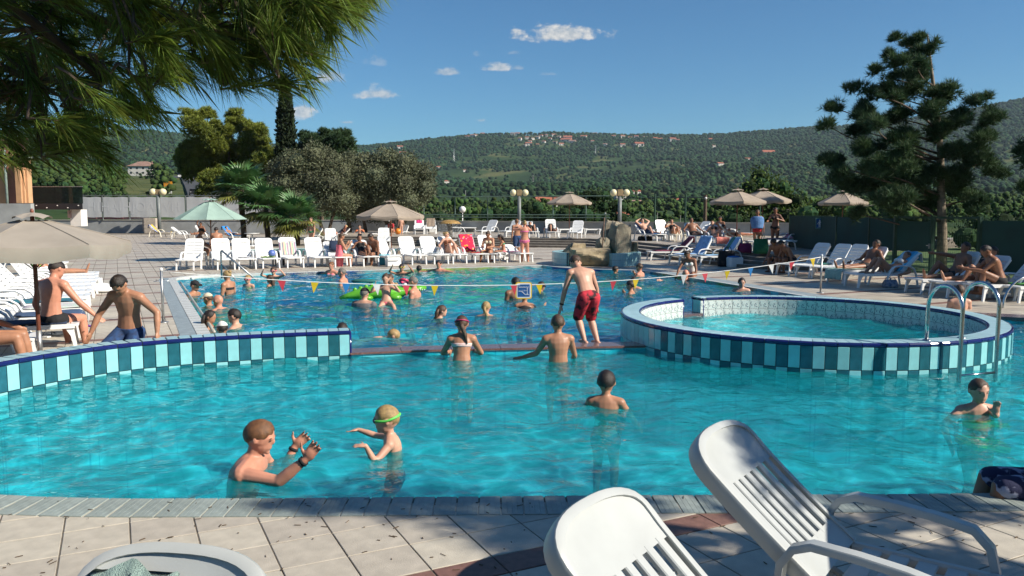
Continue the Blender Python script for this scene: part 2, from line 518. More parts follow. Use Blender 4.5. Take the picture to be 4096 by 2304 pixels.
def clip(poly, q, n):
    """keep the part of a convex polygon where (p-q).n > 0"""
    out = []
    for i in range(len(poly)):
        a, b = poly[i], poly[(i + 1) % len(poly)]
        da, db = (a - q).dot(n), (b - q).dot(n)
        if da >= 0: out.append(a)
        if (da >= 0) != (db >= 0): out.append(a + (b - a) * (da / (da - db)))
    return out

from mathutils.geometry import tessellate_polygon
def slab(name, outer, holes, z0, z1, m, m_side=None, kind='structure'):
    """solid plate with holes; the inner sides take m_side"""
    loops = [[Vector((*p[:2], 0)) for p in lp] for lp in [outer] + holes]
    tris = tessellate_polygon(loops)
    flat = [p for lp in loops for p in lp]
    mb = MB()
    top = [(p.x, p.y, z1) for p in flat]
    fs = []
    for t in tris:
        a, b, c = (flat[i] for i in t)
        fs.append(tuple(t) if (b - a).cross(c - a).z > 0 else tuple(t)[::-1])
    mb.add(top, fs, 0)
    for lp in loops:
        n = len(lp)
        vs = [(p.x, p.y, z0) for p in lp] + [(p.x, p.y, z1) for p in lp]
        mb.add(vs, [(i, (i + 1) % n, n + (i + 1) % n, n + i) for i in range(n)], 1 if lp is not loops[0] else 0)
    o = mb.build(name, [m, m_side or m])
    tag(o, kind=kind)
    return o

# deck slab with the pool cut out, pool floor, water
deck = slab('pool_deck', [(-40, .2), (30, .2), (30, 75), (-40, 75)], [POOLPOLY], -1.5, -.0055, M_grout, M_poolfloor)
fl = MB(); fl.add([(-11, 4, -1.22), (14, 4, -1.22), (14, 30, -1.22), (-11, 30, -1.22)], [(0, 1, 2, 3)])
tag(fl.build('pool_floor', M_poolfloor), kind='structure')

_w = random.Random(3)
WAVES = []
for i in range(46):
    lam = .10 * (9.0 ** _w.random())
    k = 2 * math.pi / lam
    th = _w.uniform(0, 2 * math.pi)
    WAVES.append((k * math.cos(th) * .8, k * math.sin(th) * 1.25, .030 * _w.uniform(.5, 1.2) / k * (lam / .5) ** .25, _w.uniform(0, 6.28)))
def wave_z(x, y):
    z = np.zeros_like(x)
    wx = x + .12 * np.sin(1.7 * y + .6 * x); wy = y + .10 * np.sin(2.1 * x - .8 * y)
    for kx, ky, a, ph in WAVES: z += a * np.sin(kx * wx + ky * wy + ph)
    return z
def water_sheet(name, x0, x1, y0, y1, step, z, material, mask=None, amp=1.0):
    xs = np.arange(x0, x1 + step * .5, step); ys = np.arange(y0, y1 + step * .5, step)
    X, Y = np.meshgrid(xs, ys)
    Z = z + amp * wave_z(X, Y)
    nx, ny = len(xs), len(ys)
    idx = np.arange(nx * ny).reshape(ny, nx)
    F = np.stack([idx[:-1, :-1], idx[:-1, 1:], idx[1:, 1:], idx[1:, :-1]], -1).reshape(-1, 4)
    verts = np.stack([X, Y, Z], -1).reshape(-1, 3)
    if mask is not None:
        c = verts[F].mean(1)
        F = F[mask(c[:, 0], c[:, 1])]
        used = np.unique(F); rm = np.full(len(verts), -1); rm[used] = np.arange(len(used))
        verts, F = verts[used], rm[F]
    o = mesh_np(name, verts, F, material, smooth=True)
    tag(o, kind='structure')
    return o
RC, RO, RI = Vector((4.61, 12.62)), 2.86, 2.53          # whirlpool ring: centre, outer and inner radius
out_ring = lambda x, y: (x - RC.x) ** 2 + (y - RC.y) ** 2 > (RO - .16) ** 2
W_near = water_sheet('pool_water', -6.2, 12.4, 5.0, 11.15, .04, WATER_Z, M_water, out_ring)
W_main = water_sheet('pool_water', -9.8, 12.4, 11.15, 29.0, .07, WATER_Z, M_water_main, out_ring, 1.6)
for o in (W_near, W_main): pass
# ================================================================== tiles on the decks
TS, PER, STR = .3667, 2.42, .22            # tile, stripe period, stripe width along E2
def tilecell(i, j):
    """cell i along E1, j along E2: polygon corners in metres and whether it is a brown stripe piece"""
    blk, r = divmod(j, 7)
    b0 = 3.85 - STR / 2 + blk * PER
    lo = b0 if r == 0 else b0 + STR + (r - 1) * TS
    hi = b0 + STR if r == 0 else lo + TS
    a = i * TS
    return a, a + TS, lo, hi, r == 0
def to_xy(a, b): return E1 * a + E2 * b

KEEP = [Vector(p) for p in POOLPOLY]
TERR_FRONT = [(-11.6, 53.0), (-10.9, 48.2), (-10.3, 47.3), (4.2, 43.25), (5.35, 41.2), (6.05, 38.6), (8.79, 28.35), (9.5, 27.3), (12.4, 26.9)]
TERRACE = [Vector(p) for p in TERR_FRONT] + [Vector(p) for p in ((12.2, 34), (26, 44), (-8, 60.5), (-12.2, 62.3))]
KID = [Vector(p) for p in smooth([(-13.2, 36.5), (-9, 35.0), (-4.6, 36.0), (-3.6, 38.6), (-6, 40.6), (-11, 41.2), (-13.8, 39.2)], 6, True)]
near_tiles = []
joined, joined_s = MB(), MB()
BBX0, BBX1, BBY0, BBY1 = -40, 20, 2.0, 74
GAP = .0045
for i in range(-50, 130):
    for j in range(-30, 230):
        a0, a1, b0, b1, brown = tilecell(i, j)
        c = to_xy((a0 + a1) / 2, (b0 + b1) / 2)
        if c.y < 2.0 or c.y > 66 or abs(c.x) > c.y * .72 + 1.5 or c.x < -36: continue
        if c.y > 8 and c.y < 12 and c.x > 12: continue
        far = c.y > 24
        if inside(c, TERRACE): continue
        dd, q, d = seg_near(c, KEEP) if c.y < 31 else (9, None, None)
        g = GAP if c.y < 20 else GAP * 1.6
        poly = [to_xy(x, y) for x, y in ((a0 + g, b0 + g), (a1 - g, b0 + g), (a1 - g, b1 - g), (a0 + g, b1 - g))]
        if dd < .36:
            n = Vector((-d.y, d.x))
            ins = inside(c, KEEP)
            # outside is on the left when the outline runs clockwise; find it by a probe
            if inside(q + n * .03, KEEP): n = -n
            poly = clip(poly, q + n * .10, n)
            if len(poly) < 3: continue
        elif inside(c, KEEP): continue
        if inside(c, KID): continue
        dist = c.length
        near_tiles.append((dist, poly, brown))
near_tiles.sort(key=lambda t: t[0])
cnt = {False: 0, True: 0}
vis = 0
for dist, poly, brown in near_tiles:
    c = sum((p for p in poly), Vector((0, 0))) / len(poly)
    seen = c.y > 2.9 and abs(c.x) < (c.y + .3) * .68
    if seen and cnt[brown] < (290 if not brown else 200) and c.y < 20:
        cnt[brown] += 1
        dz = rnd.uniform(-.0012, .0012)
        mb = MB()
        P = [p - c for p in poly]
        inn = [p * (1 - .004 / max(p.length, .02)) for p in P]
        n = len(P)
        vs = [(p.x, p.y, -.02) for p in P] + [(p.x, p.y, -.002 + dz) for p in P] + [(p.x, p.y, dz) for p in inn]
        fs = [(k, (k + 1) % n, n + (k + 1) % n, n + k) for k in range(n)] + [(n + k, n + (k + 1) % n, 2 * n + (k + 1) % n, 2 * n + k) for k in range(n)]
        fs.append(tuple(range(2 * n, 3 * n)))
        mb.add(vs, fs)
        mb.build('stripe_tile' if brown else 'deck_tile', M_stripe if brown else M_tile, deck, loc=(c.x, c.y, 0))
    else:
        t = joined_s if brown else joined
        n = len(poly); dz = rnd.uniform(-.001, .001)
        t.add([(p.x, p.y, -.02) for p in poly] + [(p.x, p.y, dz) for p in poly], [tuple(range(n, 2 * n))] + [(k, (k + 1) % n, n + (k + 1) % n, n + k) for k in range(n)])
tag(joined.build('deck_tiles_beyond', M_tile_far, deck), kind='stuff')
tag(joined_s.build('stripe_tiles_beyond', M_stripe_far, deck), kind='stuff')

# ---- a path with arc length: used by walls, copings and strips
class Path:
    def __init__(s, pts):
        s.p = [Vector(q) for q in pts]; s.s = [0.0]
        for a, b in zip(s.p, s.p[1:]): s.s.append(s.s[-1] + (b - a).length)
        s.len = s.s[-1]
    def at(s, t):
        t = max(0, min(s.len - 1e-6, t))
        import bisect
        i = max(0, min(len(s.p) - 2, bisect.bisect_right(s.s, t) - 1))
        a, b = s.p[i], s.p[i + 1]; L = s.s[i + 1] - s.s[i]
        d = (b - a).normalized()
        return a + (b - a) * ((t - s.s[i]) / L), d
def strip(path, off0, off1, z0, z1, name, m, parent=None, kind=None, step=.3):
    """solid band along a path between two offsets to its left"""
    rings = []
    n = max(2, int(path.len / step) + 1)
    for k in range(n + 1):
        p, d = path.at(path.len * k / n)
        nn = Vector((-d.y, d.x))
        a, b = p + nn * off0, p + nn * off1
        rings.append([(a.x, a.y, z0), (b.x, b.y, z0), (b.x, b.y, z1), (a.x, a.y, z1)])
    mb = MB().loft(rings)
    o = mb.build(name, m, parent)
    return o
def put(me, name, parent, p, ang, z, m=None):
    o = bpy.data.objects.new(name, me); COL.objects.link(o)
    o.parent = parent; o.location = (p.x, p.y, z); o.rotation_euler = (0, 0, ang)
    return o
def mesh_of(mb, name, m):
    o = mb.build(name, m); me = o.data
    bpy.data.objects.remove(o)
    return me

# ---- grooved coping stones along the near edge of the near pool
near_path = Path(NEAR)
cop = tag(bpy.data.objects.new('near_coping', None), kind='structure'); COL.objects.link(cop)
CW, CD = .1475, .325
prof = []
for k in range(4):
    x0, x1 = -CW / 2 + .005 + k * (CW - .010) / 4, -CW / 2 + .005 + (k + 1) * (CW - .010) / 4
    prof += [(x0 + .0011, .006), (x1 - .0011, .006), (x1, .0045)] if k < 3 else [(x0 + .0011, .006), (x1 - .002, .006)]
prof = [(-CW / 2 + .005, -.05)] + prof + [(CW / 2 - .005, .003), (CW / 2 - .005, -.05)]
cmb = MB().loft([[(x, 0, z) for x, z in prof], [(x, -CD, z) for x, z in prof]])
me_cope = mesh_of(cmb, 'coping_stone', M_coping)
n = int(near_path.len / CW)
for k in range(n):
    p, d = near_path.at((k + .5) * CW)
    put(me_cope, 'coping_stone', cop, p, math.atan2(d.y, d.x), rnd.uniform(-.001, .001))
cgap = strip(near_path, -CD, -.006, -.06, -.002, 'coping_bed', M_grout, cop)

# ---- white coping and blue-grey strip round the main pool
edge_path = Path([Vector(p) for p in LEFT] + CORNER[1:] + [Vector(FARE[1])])
tag(strip(edge_path, .0, .20, -.10, .008, 'white_coping', M_whitecope), kind='structure')
left_path = Path([Vector(p) for p in LEFT] + CORNER[1:8])
tag(strip(left_path, .21, .45, -.03, .005, 'blue_strip', M_bluestrip), kind='structure')
right_path = Path([Vector(p) for p in FOUNT] + [Vector(p) for p in RIGHT[1:]])
tag(strip(right_path, .0, .10, -.10, .008, 'white_coping', M_whitecope), kind='structure')
tag(strip(right_path, .11, .55, -.03, .005, 'blue_strip', M_bluestrip), kind='structure')
# joints across the white coping
jm = MB()
for k in range(int(edge_path.len / .33)):
    p, d = edge_path.at(k * .33); nn = Vector((-d.y, d.x))
    c = p + nn * .1
    jm.box((c.x, c.y, .0085), (.008, .20, .002), math.atan2(d.y, d.x))
tag(jm.build('coping_joints', M_grout), kind='structure')
# steel grab rail along the left edge
rail = thing('grab_rail', 'long slim steel grab rail along the white pool edge', 'rail')
rp = [(p + Vector((.10, .05)), 0) for p in (Vector(LEFT[1]), Vector(LEFT[2]), Vector(LEFT[3]))]
pts = [Path([Vector(q) for q in LEFT]).at(1.7 + 9.9 * k / 12)[0] for k in range(13)]
M_steel = mat('polished_steel', (.55, .56, .56), .18, .05, 8, metal=1.0)
M_steel_matt = mat('galvanised_steel', (.42, .43, .43), .4, .15, 14, metal=.85)
MB().tube([(p.x + .055, p.y + .03, .012) for p in pts], .028, 8).build('tube', mat('rail_beige', (.42, .40, .33), .35, .1), rail, True)

# ================================================================== striped pool walls
TW, TH = .1455, .292
TOPZ = .30
def face_meshes(w=TW):
    b = MB().box((0, 0, 0), (w - .008, .014, TH - .008), bevel=.003)
    return mesh_of(b, 'facade_tile', None)
def two(me, ma, mb_):
    a = me.copy(); a.materials.clear(); a.materials.append(ma)
    b = me.copy(); b.materials.clear(); b.materials.append(mb_)
    return a, b
fm = face_meshes()
F_light, F_dark = two(fm, M_lighttile, M_darktile)
cap_me = mesh_of(MB().box((0, 0, 0), (TW - .012, .265, .016), bevel=.003), 'cap_tile', M_captile)
def trim_mesh(L):
    prof = [(0, -.028), (.020, -.026), (.029, -.012), (.029, .008), (.020, .022), (0, .027)]
    return mesh_of(MB().loft([[(-L / 2 + .005, y, z) for y, z in prof], [(L / 2 - .005, y, z) for y, z in prof]]), 'trim_tile', M_navy)
trim_me = trim_mesh(2 * TW)
# left striped wall; its face looks to the right of the path direction
wp = Path(WALLPATH)
WW = .30
lw = tag(bpy.data.objects.new('striped_pool_wall', None), 'low curved pool wall faced with alternating aqua and teal tiles', 'wall'); COL.objects.link(lw)
strip(wp, .016, WW, -.36, TOPZ - .012, 'wall_core', M_tgrout, lw, step=.12)
strip(wp, .004, WW, -1.3, -.362, 'wall_foot', M_poolfloor, lw, step=.12)
n = int(wp.len / TW)
for k in range(n):
    p, d = wp.at(wp.len - (k + .5) * TW)
    nn = Vector((-d.y, d.x)); ang = math.atan2(d.y, d.x)
    if p.y < 8.2 and k % 1 == 0 and p.x > -5.0: continue
    for row in range(2):
        lit = (k + row) % 2 == (0 if k < 1e9 else 1)
        put(F_light if lit else F_dark, 'facade_tile', lw, p + nn * .008, ang, TOPZ - .052 - TH * (.5 + row))
    q = p + nn * (.03 + .1325)
    put(cap_me, 'cap_tile', lw, q, ang, TOPZ - .006 + rnd.uniform(-.001, .001))
for k in range(n // 2):
    p, d = wp.at(wp.len - (2 * k + 1) * TW)
    nn = Vector((-d.y, d.x))
    put(trim_me, 'trim_tile', lw, p + nn * .029, math.atan2(d.y, d.x) + math.pi, TOPZ - .026)
    p2 = p + nn * (WW - .003)
    if k < 1: pass
# its end face beside the ledge
p, d = wp.at(wp.len)
nn = Vector((-d.y, d.x)); ang = math.atan2(d.y, d.x)
for kk, mm in ((0, F_light), (1, F_dark)):
    put(mm, 'end_tile', lw, p + d * .008 + nn * (.04 + TW * (kk + .5)), ang + math.pi / 2, TOPZ - .052 - TH * .5)
MB().tube([(p.x + d.x * .004 + nn.x * .012, p.y + d.y * .004 + nn.y * .012, -.3), (p.x + d.x * .004 + nn.x * .012, p.y + d.y * .004 + nn.y * .012, TOPZ - .02)], .018, 8).build('corner_trim', M_navy, lw, True)
MB().tube([(p.x + d.x * .002 + nn.x * t, p.y + d.y * .002 + nn.y * t, TOPZ - .02) for t in (.01, WW)], .018, 8).build('end_trim', M_navy, lw, True)

# ---- red granite ledge between the two pools
ledge_path = Path(smooth([(-2.24, 10.94), (-1.1, 11.2), (.4, 11.38), (1.95, 11.55)], 10))
lg = tag(bpy.data.objects.new('granite_ledge', None), 'flat wet red granite ledge dividing the two pools at water level', 'ledge'); COL.objects.link(lg)
strip(ledge_path, .0, .34, -1.25, WATER_Z + .035, 'ledge_body', M_poolfloor, lg, step=.2)
nl = 6
for k in range(nl):
    a = ledge_path.len * k / nl; b = ledge_path.len * (k + 1) / nl - .006
    sub = Path([ledge_path.at(a + (b - a) * t / 5)[0] for t in range(6)])
    o = strip(sub, -.02, .34, WATER_Z + .036, WATER_Z + .066 + rnd.uniform(-.001, .001), 'granite_slab', [M_granite_top, M_granite], lg, step=.15)
    for f in o.data.polygons: f.material_index = 0 if abs(f.normal.z) > .7 else 1
tag(strip(Path([Vector((7.35, 15.9)), Vector((9.2, 15.0)), Vector((11.5, 13.9))]), -.45, .05, -.06, .012, 'ledge_slab', M_granite_top), kind='structure')

# ---- whirlpool ring
def P2(a, r): return RC + Vector((math.cos(a), math.sin(a))) * r
ring = tag(bpy.data.objects.new('whirlpool_ring', None), 'raised round whirlpool basin with striped tile outside and patterned white tile inside', 'whirlpool'); COL.objects.link(ring)
GAP0, GAP1 = R(113.5), R(124.5)             # opening in the back of the ring
def arc(a0, a1, r, n): return [P2(a0 + (a1 - a0) * k / n, r) for k in range(n + 1)]
core = Path(arc(GAP1, GAP0 + 2 * math.pi, RO, 120))
strip(core, .016, RO - RI - .012, -.36, TOPZ + .02 - .012, 'wall_core', M_tgrout, ring, step=.12)
strip(core, .004, RO - RI - .012, -1.25, -.362, 'wall_foot', M_poolfloor, ring, step=.12)
RT = TOPZ + .02
M_pattern = None
def pattern_tile_mat():
    m = bpy.data.materials.new('patterned_white_tile'); m.use_nodes = True
    N, L = m.node_tree.nodes, m.node_tree.links; b = N['Principled BSDF']
    tc = N.new('ShaderNodeTexCoord')
    cur = None
    for sc, thr, hi in ((26, .60, .62), (60, .70, .72)):
        no = N.new('ShaderNodeTexNoise'); no.inputs['Scale'].default_value = sc; no.inputs['Detail'].default_value = 1.0; no.inputs['Distortion'].default_value = 1.5
        L.new(tc.outputs['Object'], no.inputs['Vector'])
        mr = N.new('ShaderNodeMapRange'); mr.inputs['From Min'].default_value = thr; mr.inputs['From Max'].default_value = hi
        L.new(no.outputs['Fac'], mr.inputs['Value'])
        if cur is None: cur = mr.outputs[0]
        else:
            mx = N.new('ShaderNodeMath'); mx.operation = 'MAXIMUM'; L.new(cur, mx.inputs[0]); L.new(mr.outputs[0], mx.inputs[1]); cur = mx.outputs[0]
    mx = N.new('ShaderNodeMix'); mx.data_type = 'RGBA'
    mx.inputs['A'].default_value = (.62, .65, .62, 1); mx.inputs['B'].default_value = (.012, .05, .10, 1)
    L.new(cur, mx.inputs['Factor']); L.new(mx.outputs['Result'], b.inputs['Base Color'])
    b.inputs['Roughness'].default_value = .15
    return m
M_pattern = pattern_tile_mat()
# outer faces
dth = TW / RO
nt_ = int(2 * math.pi / dth)
for k in range(nt_):
    a = GAP1 + (k + .5) * dth
    if a > GAP0 + 2 * math.pi: break
    deg = math.degrees(a) % 360
    p = P2(a, RO - .008); ang = a + math.pi / 2
    if deg < 150 and deg > 30: continue                 # back, never reached by light or view from the near side
    for row in range(2):
        lit = (k + row) % 2 == 0
        if deg < 206: lit = True
        put(F_light if lit else F_dark, 'facade_tile', ring, p, ang, RT - .052 - TH * (.5 + row))
for k in range(int(2 * math.pi / dth)):
    a = GAP1 + (k + .5) * dth
    if a > GAP0 + 2 * math.pi: break
    put(cap_me, 'cap_tile', ring, P2(a, (RO + RI) / 2), a + math.pi / 2, RT - .006 + rnd.uniform(-.001, .001))
for k in range(int(math.pi / dth)):
    a = GAP1 + (2 * k + 1) * dth
    if a > GAP0 + 2 * math.pi: break
    put(trim_me, 'trim_tile', ring, P2(a, RO - .029), a - math.pi / 2, RT - .026)
tin = trim_mesh(.26)
dti = .26 / RI
for k in range(int(2 * math.pi / dti)):
    a = GAP1 + (k + .5) * dti
    if a > GAP0 + 2 * math.pi: break
    put(tin, 'inner_trim_tile', ring, P2(a, RI + .029), a + math.pi / 2, RT - .026)
IT = .172
mos = mesh_of(MB().box((0, 0, 0), (IT - .005, .012, IT - .005), bevel=.003), 'patterned_tile', M_pattern)
dtm = IT / RI
for k in range(int(2 * math.pi / dtm)):
    a = GAP1 + (k + .5) * dtm
    if a > GAP0 + 2 * math.pi: break
    deg = math.degrees(a) % 360
    if 215 < deg < 320: continue
    for row in range(2):
        put(mos, 'patterned_tile', ring, P2(a, RI + .006), a + math.pi / 2, RT - .052 - IT * (.5 + row))
# end faces at the opening
for a, s in ((GAP1, 1), (GAP0, -1)):
    t = Vector((-math.sin(a), math.cos(a))) * s
    for kk in range(2):
        q = P2(a, RI + .03 + TW * (kk + .5)) - t * .006
        put(F_light, 'end_tile', ring, q, a, RT - .052 - TH * .5)
    for r in (RI + .012, RO - .012):
        q = P2(a, r)
        MB().tube([(q.x, q.y, -.2), (q.x, q.y, RT - .02)], .018, 8).build('corner_trim', M_navy, ring, True)
    q0, q1 = P2(a, RI), P2(a, RO)
    MB().tube([(q0.x, q0.y, RT - .02), (q1.x, q1.y, RT - .02)], .018, 8).build('end_trim', M_navy, ring, True)
sill = strip(Path(arc(GAP0, GAP1, RO, 8)), -.03, RO - RI, -1.2, .03, 'sill_slab', M_granite_top, ring, step=.1)
# inner basin: bench, floor, its own water
MB().lathe([(RI + .01, -.02), (RI + .01, -.38), (1.95, -.38), (1.95, -.75), (.02, -.75)], 72, (RC.x, RC.y, 0), cap=False).build('basin', mat('pale_basin_tile', (.33, .66, .68), .4, .06, 6), ring, True)
tag(water_sheet('whirlpool_water', RC.x - RI - .1, RC.x + RI + .1, RC.y - RI - .1, RC.y + RI + .1, .04, -.015, M_water,
            lambda x, y: (x - RC.x) ** 2 + (y - RC.y) ** 2 < (RI + .02) ** 2, 1.5), kind='structure')

# ---- pool ladder rails over the ring
lad = thing('pool_ladder', 'pair of polished steel hoop rails with a rung on the whirlpool rim', 'ladder', (0, 0, 0))
def hoop(pin, pout, ztop, zin, zout):
    r = (Vector(pout) - Vector(pin)).length / 2
    c = (Vector(pin) + Vector(pout)) / 2; u = (Vector(pout) - Vector(pin)).normalized()
    pts = [(pin[0], pin[1], zin), (pin[0], pin[1], zin + (ztop - r - zin) * .5)]
    for k in range(13):
        a = math.pi - math.pi * k / 12
        q = c + u * (r * math.cos(a)); pts.append((q.x, q.y, ztop - r + r * math.sin(a)))
    pts += [(pout[0], pout[1], (ztop - r + zout) / 2), (pout[0], pout[1], zout)]
    return MB().tube(pts, .024, 10)
hA = G(3706, 1362, RT); hB = G(3846, 1352, RT)
dirA = (Vector((hA.x, hA.y)) - RC).normalized()
tA = Vector((hA.x, hA.y)); tB = Vector((hB.x, hB.y))
oA = tA + dirA * .56; oB = tB + dirA * .56
ztop = RT + .72
hoop(tA, oA, ztop, RT, -.8).build('hoop_rail', M_steel, lad, True)
hoop(tB, oB, ztop + .02, RT, -.8).build('hoop_rail', M_steel, lad, True)
for zz in (-.02, -.3, -.58): MB().tube([(oA.x, oA.y, zz), (oB.x, oB.y, zz)], .016, 8).build('rung', M_steel, lad, True)
for q in (tA, tB): MB().lathe([(.055, 0), (.055, .008), (.03, .018)], 16, (q.x, q.y, RT)).build('flange', M_steel, lad, True)
# second rail at the far right pool edge
h2 = thing('hand_rail', 'bent steel hand rail on the deck beside the whirlpool', 'rail')
a2 = G(4012, 1232); b2 = G(4200, 1225)
hoop((a2.x, a2.y), (b2.x, b2.y), .62, 0, .0).build('hoop_rail', M_steel, h2, True)

# ================================================================== upper terrace, steps, back walls
TZ = .45
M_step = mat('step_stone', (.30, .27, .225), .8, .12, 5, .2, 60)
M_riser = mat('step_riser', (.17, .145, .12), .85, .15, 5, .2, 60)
front = [Vector(p) for p in TERR_FRONT]
fp = Path(front)
st = tag(bpy.data.objects.new('terrace_steps', None), kind='structure'); COL.objects.link(st)
for k in range(3):
    z1 = TZ * (3 - k) / 4
    off = .42 * (k + 1)
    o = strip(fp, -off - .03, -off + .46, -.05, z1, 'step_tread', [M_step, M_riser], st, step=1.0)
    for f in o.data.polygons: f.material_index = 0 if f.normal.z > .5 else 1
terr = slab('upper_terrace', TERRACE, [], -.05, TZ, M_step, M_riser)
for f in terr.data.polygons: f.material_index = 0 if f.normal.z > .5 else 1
# terrace tiles, joined: too far to pick apart
tj = MB()
for i in range(-40, 130):
    for j in range(60, 230):
        a0, a1, b0, b1, brown = tilecell(i, j)
        c = to_xy((a0 + a1) / 2, (b0 + b1) / 2)
        if c.y < 26 or c.x > 24 or not inside(c, TERRACE): continue
        dd, q, d = seg_near(c, TERRACE)
        if dd < .3: continue
        g = .006
        tj.add([(*to_xy(x, y), TZ + .004) for x, y in ((a0 + g, b0 + g), (a1 - g, b0 + g), (a1 - g, b1 - g), (a0 + g, b1 - g))], [(0, 1, 2, 3)], 1 if brown else 0)
tag(tj.build('terrace_tiles', [M_tile_far, M_stripe_far], terr), kind='stuff')
# children's pool
kp = MB(); kp.add([(p.x, p.y, .012) for p in KID], [tuple(range(len(KID)))])
M_kid = mat('shallow_pool_water', (.10, .42, .45), .05, .15, 1.5, .3, 6, spec=.6)
tag(kp.build('paddling_pool', M_kid), kind='structure')
tag(strip(Path(KID + [KID[0]]), -.3, 0, -.02, .03, 'paddling_pool_rim', M_whitecope), kind='structure')

# low grey wall behind the upper terrace
M_greywall = mat('grey_render', (.33, .345, .34), .85, .10, 1.6, .15, 30)
M_wallcap = mat('wall_cap', (.40, .385, .34), .8, .1, 3)
def low_wall(name, label, a, b, z0, h, t=.25, m=None):
    w = tag(bpy.data.objects.new(name, None), label, 'wall'); COL.objects.link(w)
    pth = Path([Vector(a), Vector(b)])
    strip(pth, 0, t, z0, z0 + h, 'wall_panel', m or M_greywall, w, step=50)
    strip(pth, -.05, t + .05, z0 + h + .002, z0 + h + .07, 'wall_cap', M_wallcap, w, step=50)
    return w
BW = low_wall('low_wall', 'low grey rendered wall behind the upper terrace loungers', (22.0, 45.6), (-12.4, 61.1), TZ, .72)
LWALL = low_wall('low_wall', 'long grey rendered wall below the banner fence', (-13.5, 69.4), (-44, 71.2), -.02, 1.12)
LWALL2 = low_wall('low_wall', 'shaded grey wall behind the olive trees', (-12.6, 62.9), (-13.4, 69.2), -.02, 1.12)
pil = thing('wall_pillar', 'squat beige stone block pillar in front of the grey wall', 'pillar', (*G(610, 935)[:2], 0))
pil.location = (-31.4, 69.7, 0)
for k in range(3): MB().box((0, 0, .22 + k * .44), (1.15, .6, .43), bevel=.01).build('stone_block', mat('beige_block', (.46, .40, .33), .85, .1, 6, .2, 50), pil)
# ================================================================== terrain, woods, trees
NR = np.random.RandomState(11)
SKYL = np.array([(-2500, 700), (-600, 640), (0, 624), (105, 612), (250, 604), (400, 594), (600, 580), (720, 582), (1100, 602), (1400, 600), (1500, 592), (1600, 578), (1750, 560),
        (1850, 548), (1950, 541), (2060, 537), (2200, 535), (2350, 541), (2500, 549), (2650, 554), (2800, 559), (3000, 556), (3200, 553), (3400, 556),
        (3600, 550), (3800, 541), (4096, 523), (4800, 500), (7000, 520)], float)
DL = np.array([0, 74, 80, 120, 200, 350, 800, 1500, 2600, 3600]); ZL = np.array([-1.7, -1.7, -.2, 1.4, 5.5, 15.5, 38, 95, 0, 0])
DR = np.array([0, 74, 80, 150, 300, 600, 1000, 1600, 2600, 3600]); ZR = np.array([-1.7, -1.7, -.6, 0.2, 1.2, 10, 30, 82, 0, 0])
def vnoise(x, y, seed=0):
    """smooth value noise"""
    r = np.random.RandomState(seed); T = r.rand(64, 64)
    xi, yi = np.floor(x).astype(int), np.floor(y).astype(int); fx, fy = x - xi, y - yi
    fx = fx * fx * (3 - 2 * fx); fy = fy * fy * (3 - 2 * fy)
    g = lambda a, b: T[a % 64, b % 64]
    return (g(xi, yi) * (1 - fx) + g(xi + 1, yi) * fx) * (1 - fy) + (g(xi, yi + 1) * (1 - fx) + g(xi + 1, yi + 1) * fx) * fy
def fbm(x, y, seed=0, o=4):
    s, a, t = 0, 1, 0
    for k in range(o): s = s + a * vnoise(x * 2 ** k, y * 2 ** k, seed + k); t += a; a *= .5
    return s / t
def ground_z(x, y):
    x, y = np.asarray(x, float), np.asarray(y, float)
    d = np.hypot(x, y)
    px = 2048 + FPX * np.clip(np.where(y > .35 * np.abs(x), x / np.maximum(y, 1e-6), np.sign(x) * 2.5), -2.5, 2.5)
    zs = HCAM + (843 - np.interp(px, SKYL[:, 0], SKYL[:, 1])) / FPX * 2600 * np.cos(np.arctan((px - 2048) / FPX)) ** -1 * .985
    wl = np.clip((1500 - px) / 700, 0, 1); wl = wl * wl * (3 - 2 * wl)
    zl = np.interp(d, DL[:8], ZL[:8]); zr = np.interp(d, DR[:8], ZR[:8])
    z = zl * wl + zr * (1 - wl)
    e = np.where(wl > .5, 1500, 1600)
    t = np.clip((d - e) / (2600 - e), 0, 1)
    zf = z + (zs - z) * np.where(t < 1, t, 1)
    zf = zf - np.clip(d - 2620, 0, None) * .10
    amp = np.clip((d - 300) / 1400, 0, 1) * 46 * np.clip((2600 - d) / 700, 0, 1)
    zf = zf + amp * (fbm(x / 420 + 9, y / 420 + 5, 3) - .5) * 2
    zf = zf + np.clip((d - 120) / 600, 0, 1) * 5 * (fbm(x / 60 + 3, y / 60, 8, 2) - .5)
    return zf
def gz(x, y): return float(ground_z(np.array([x]), np.array([y]))[0])

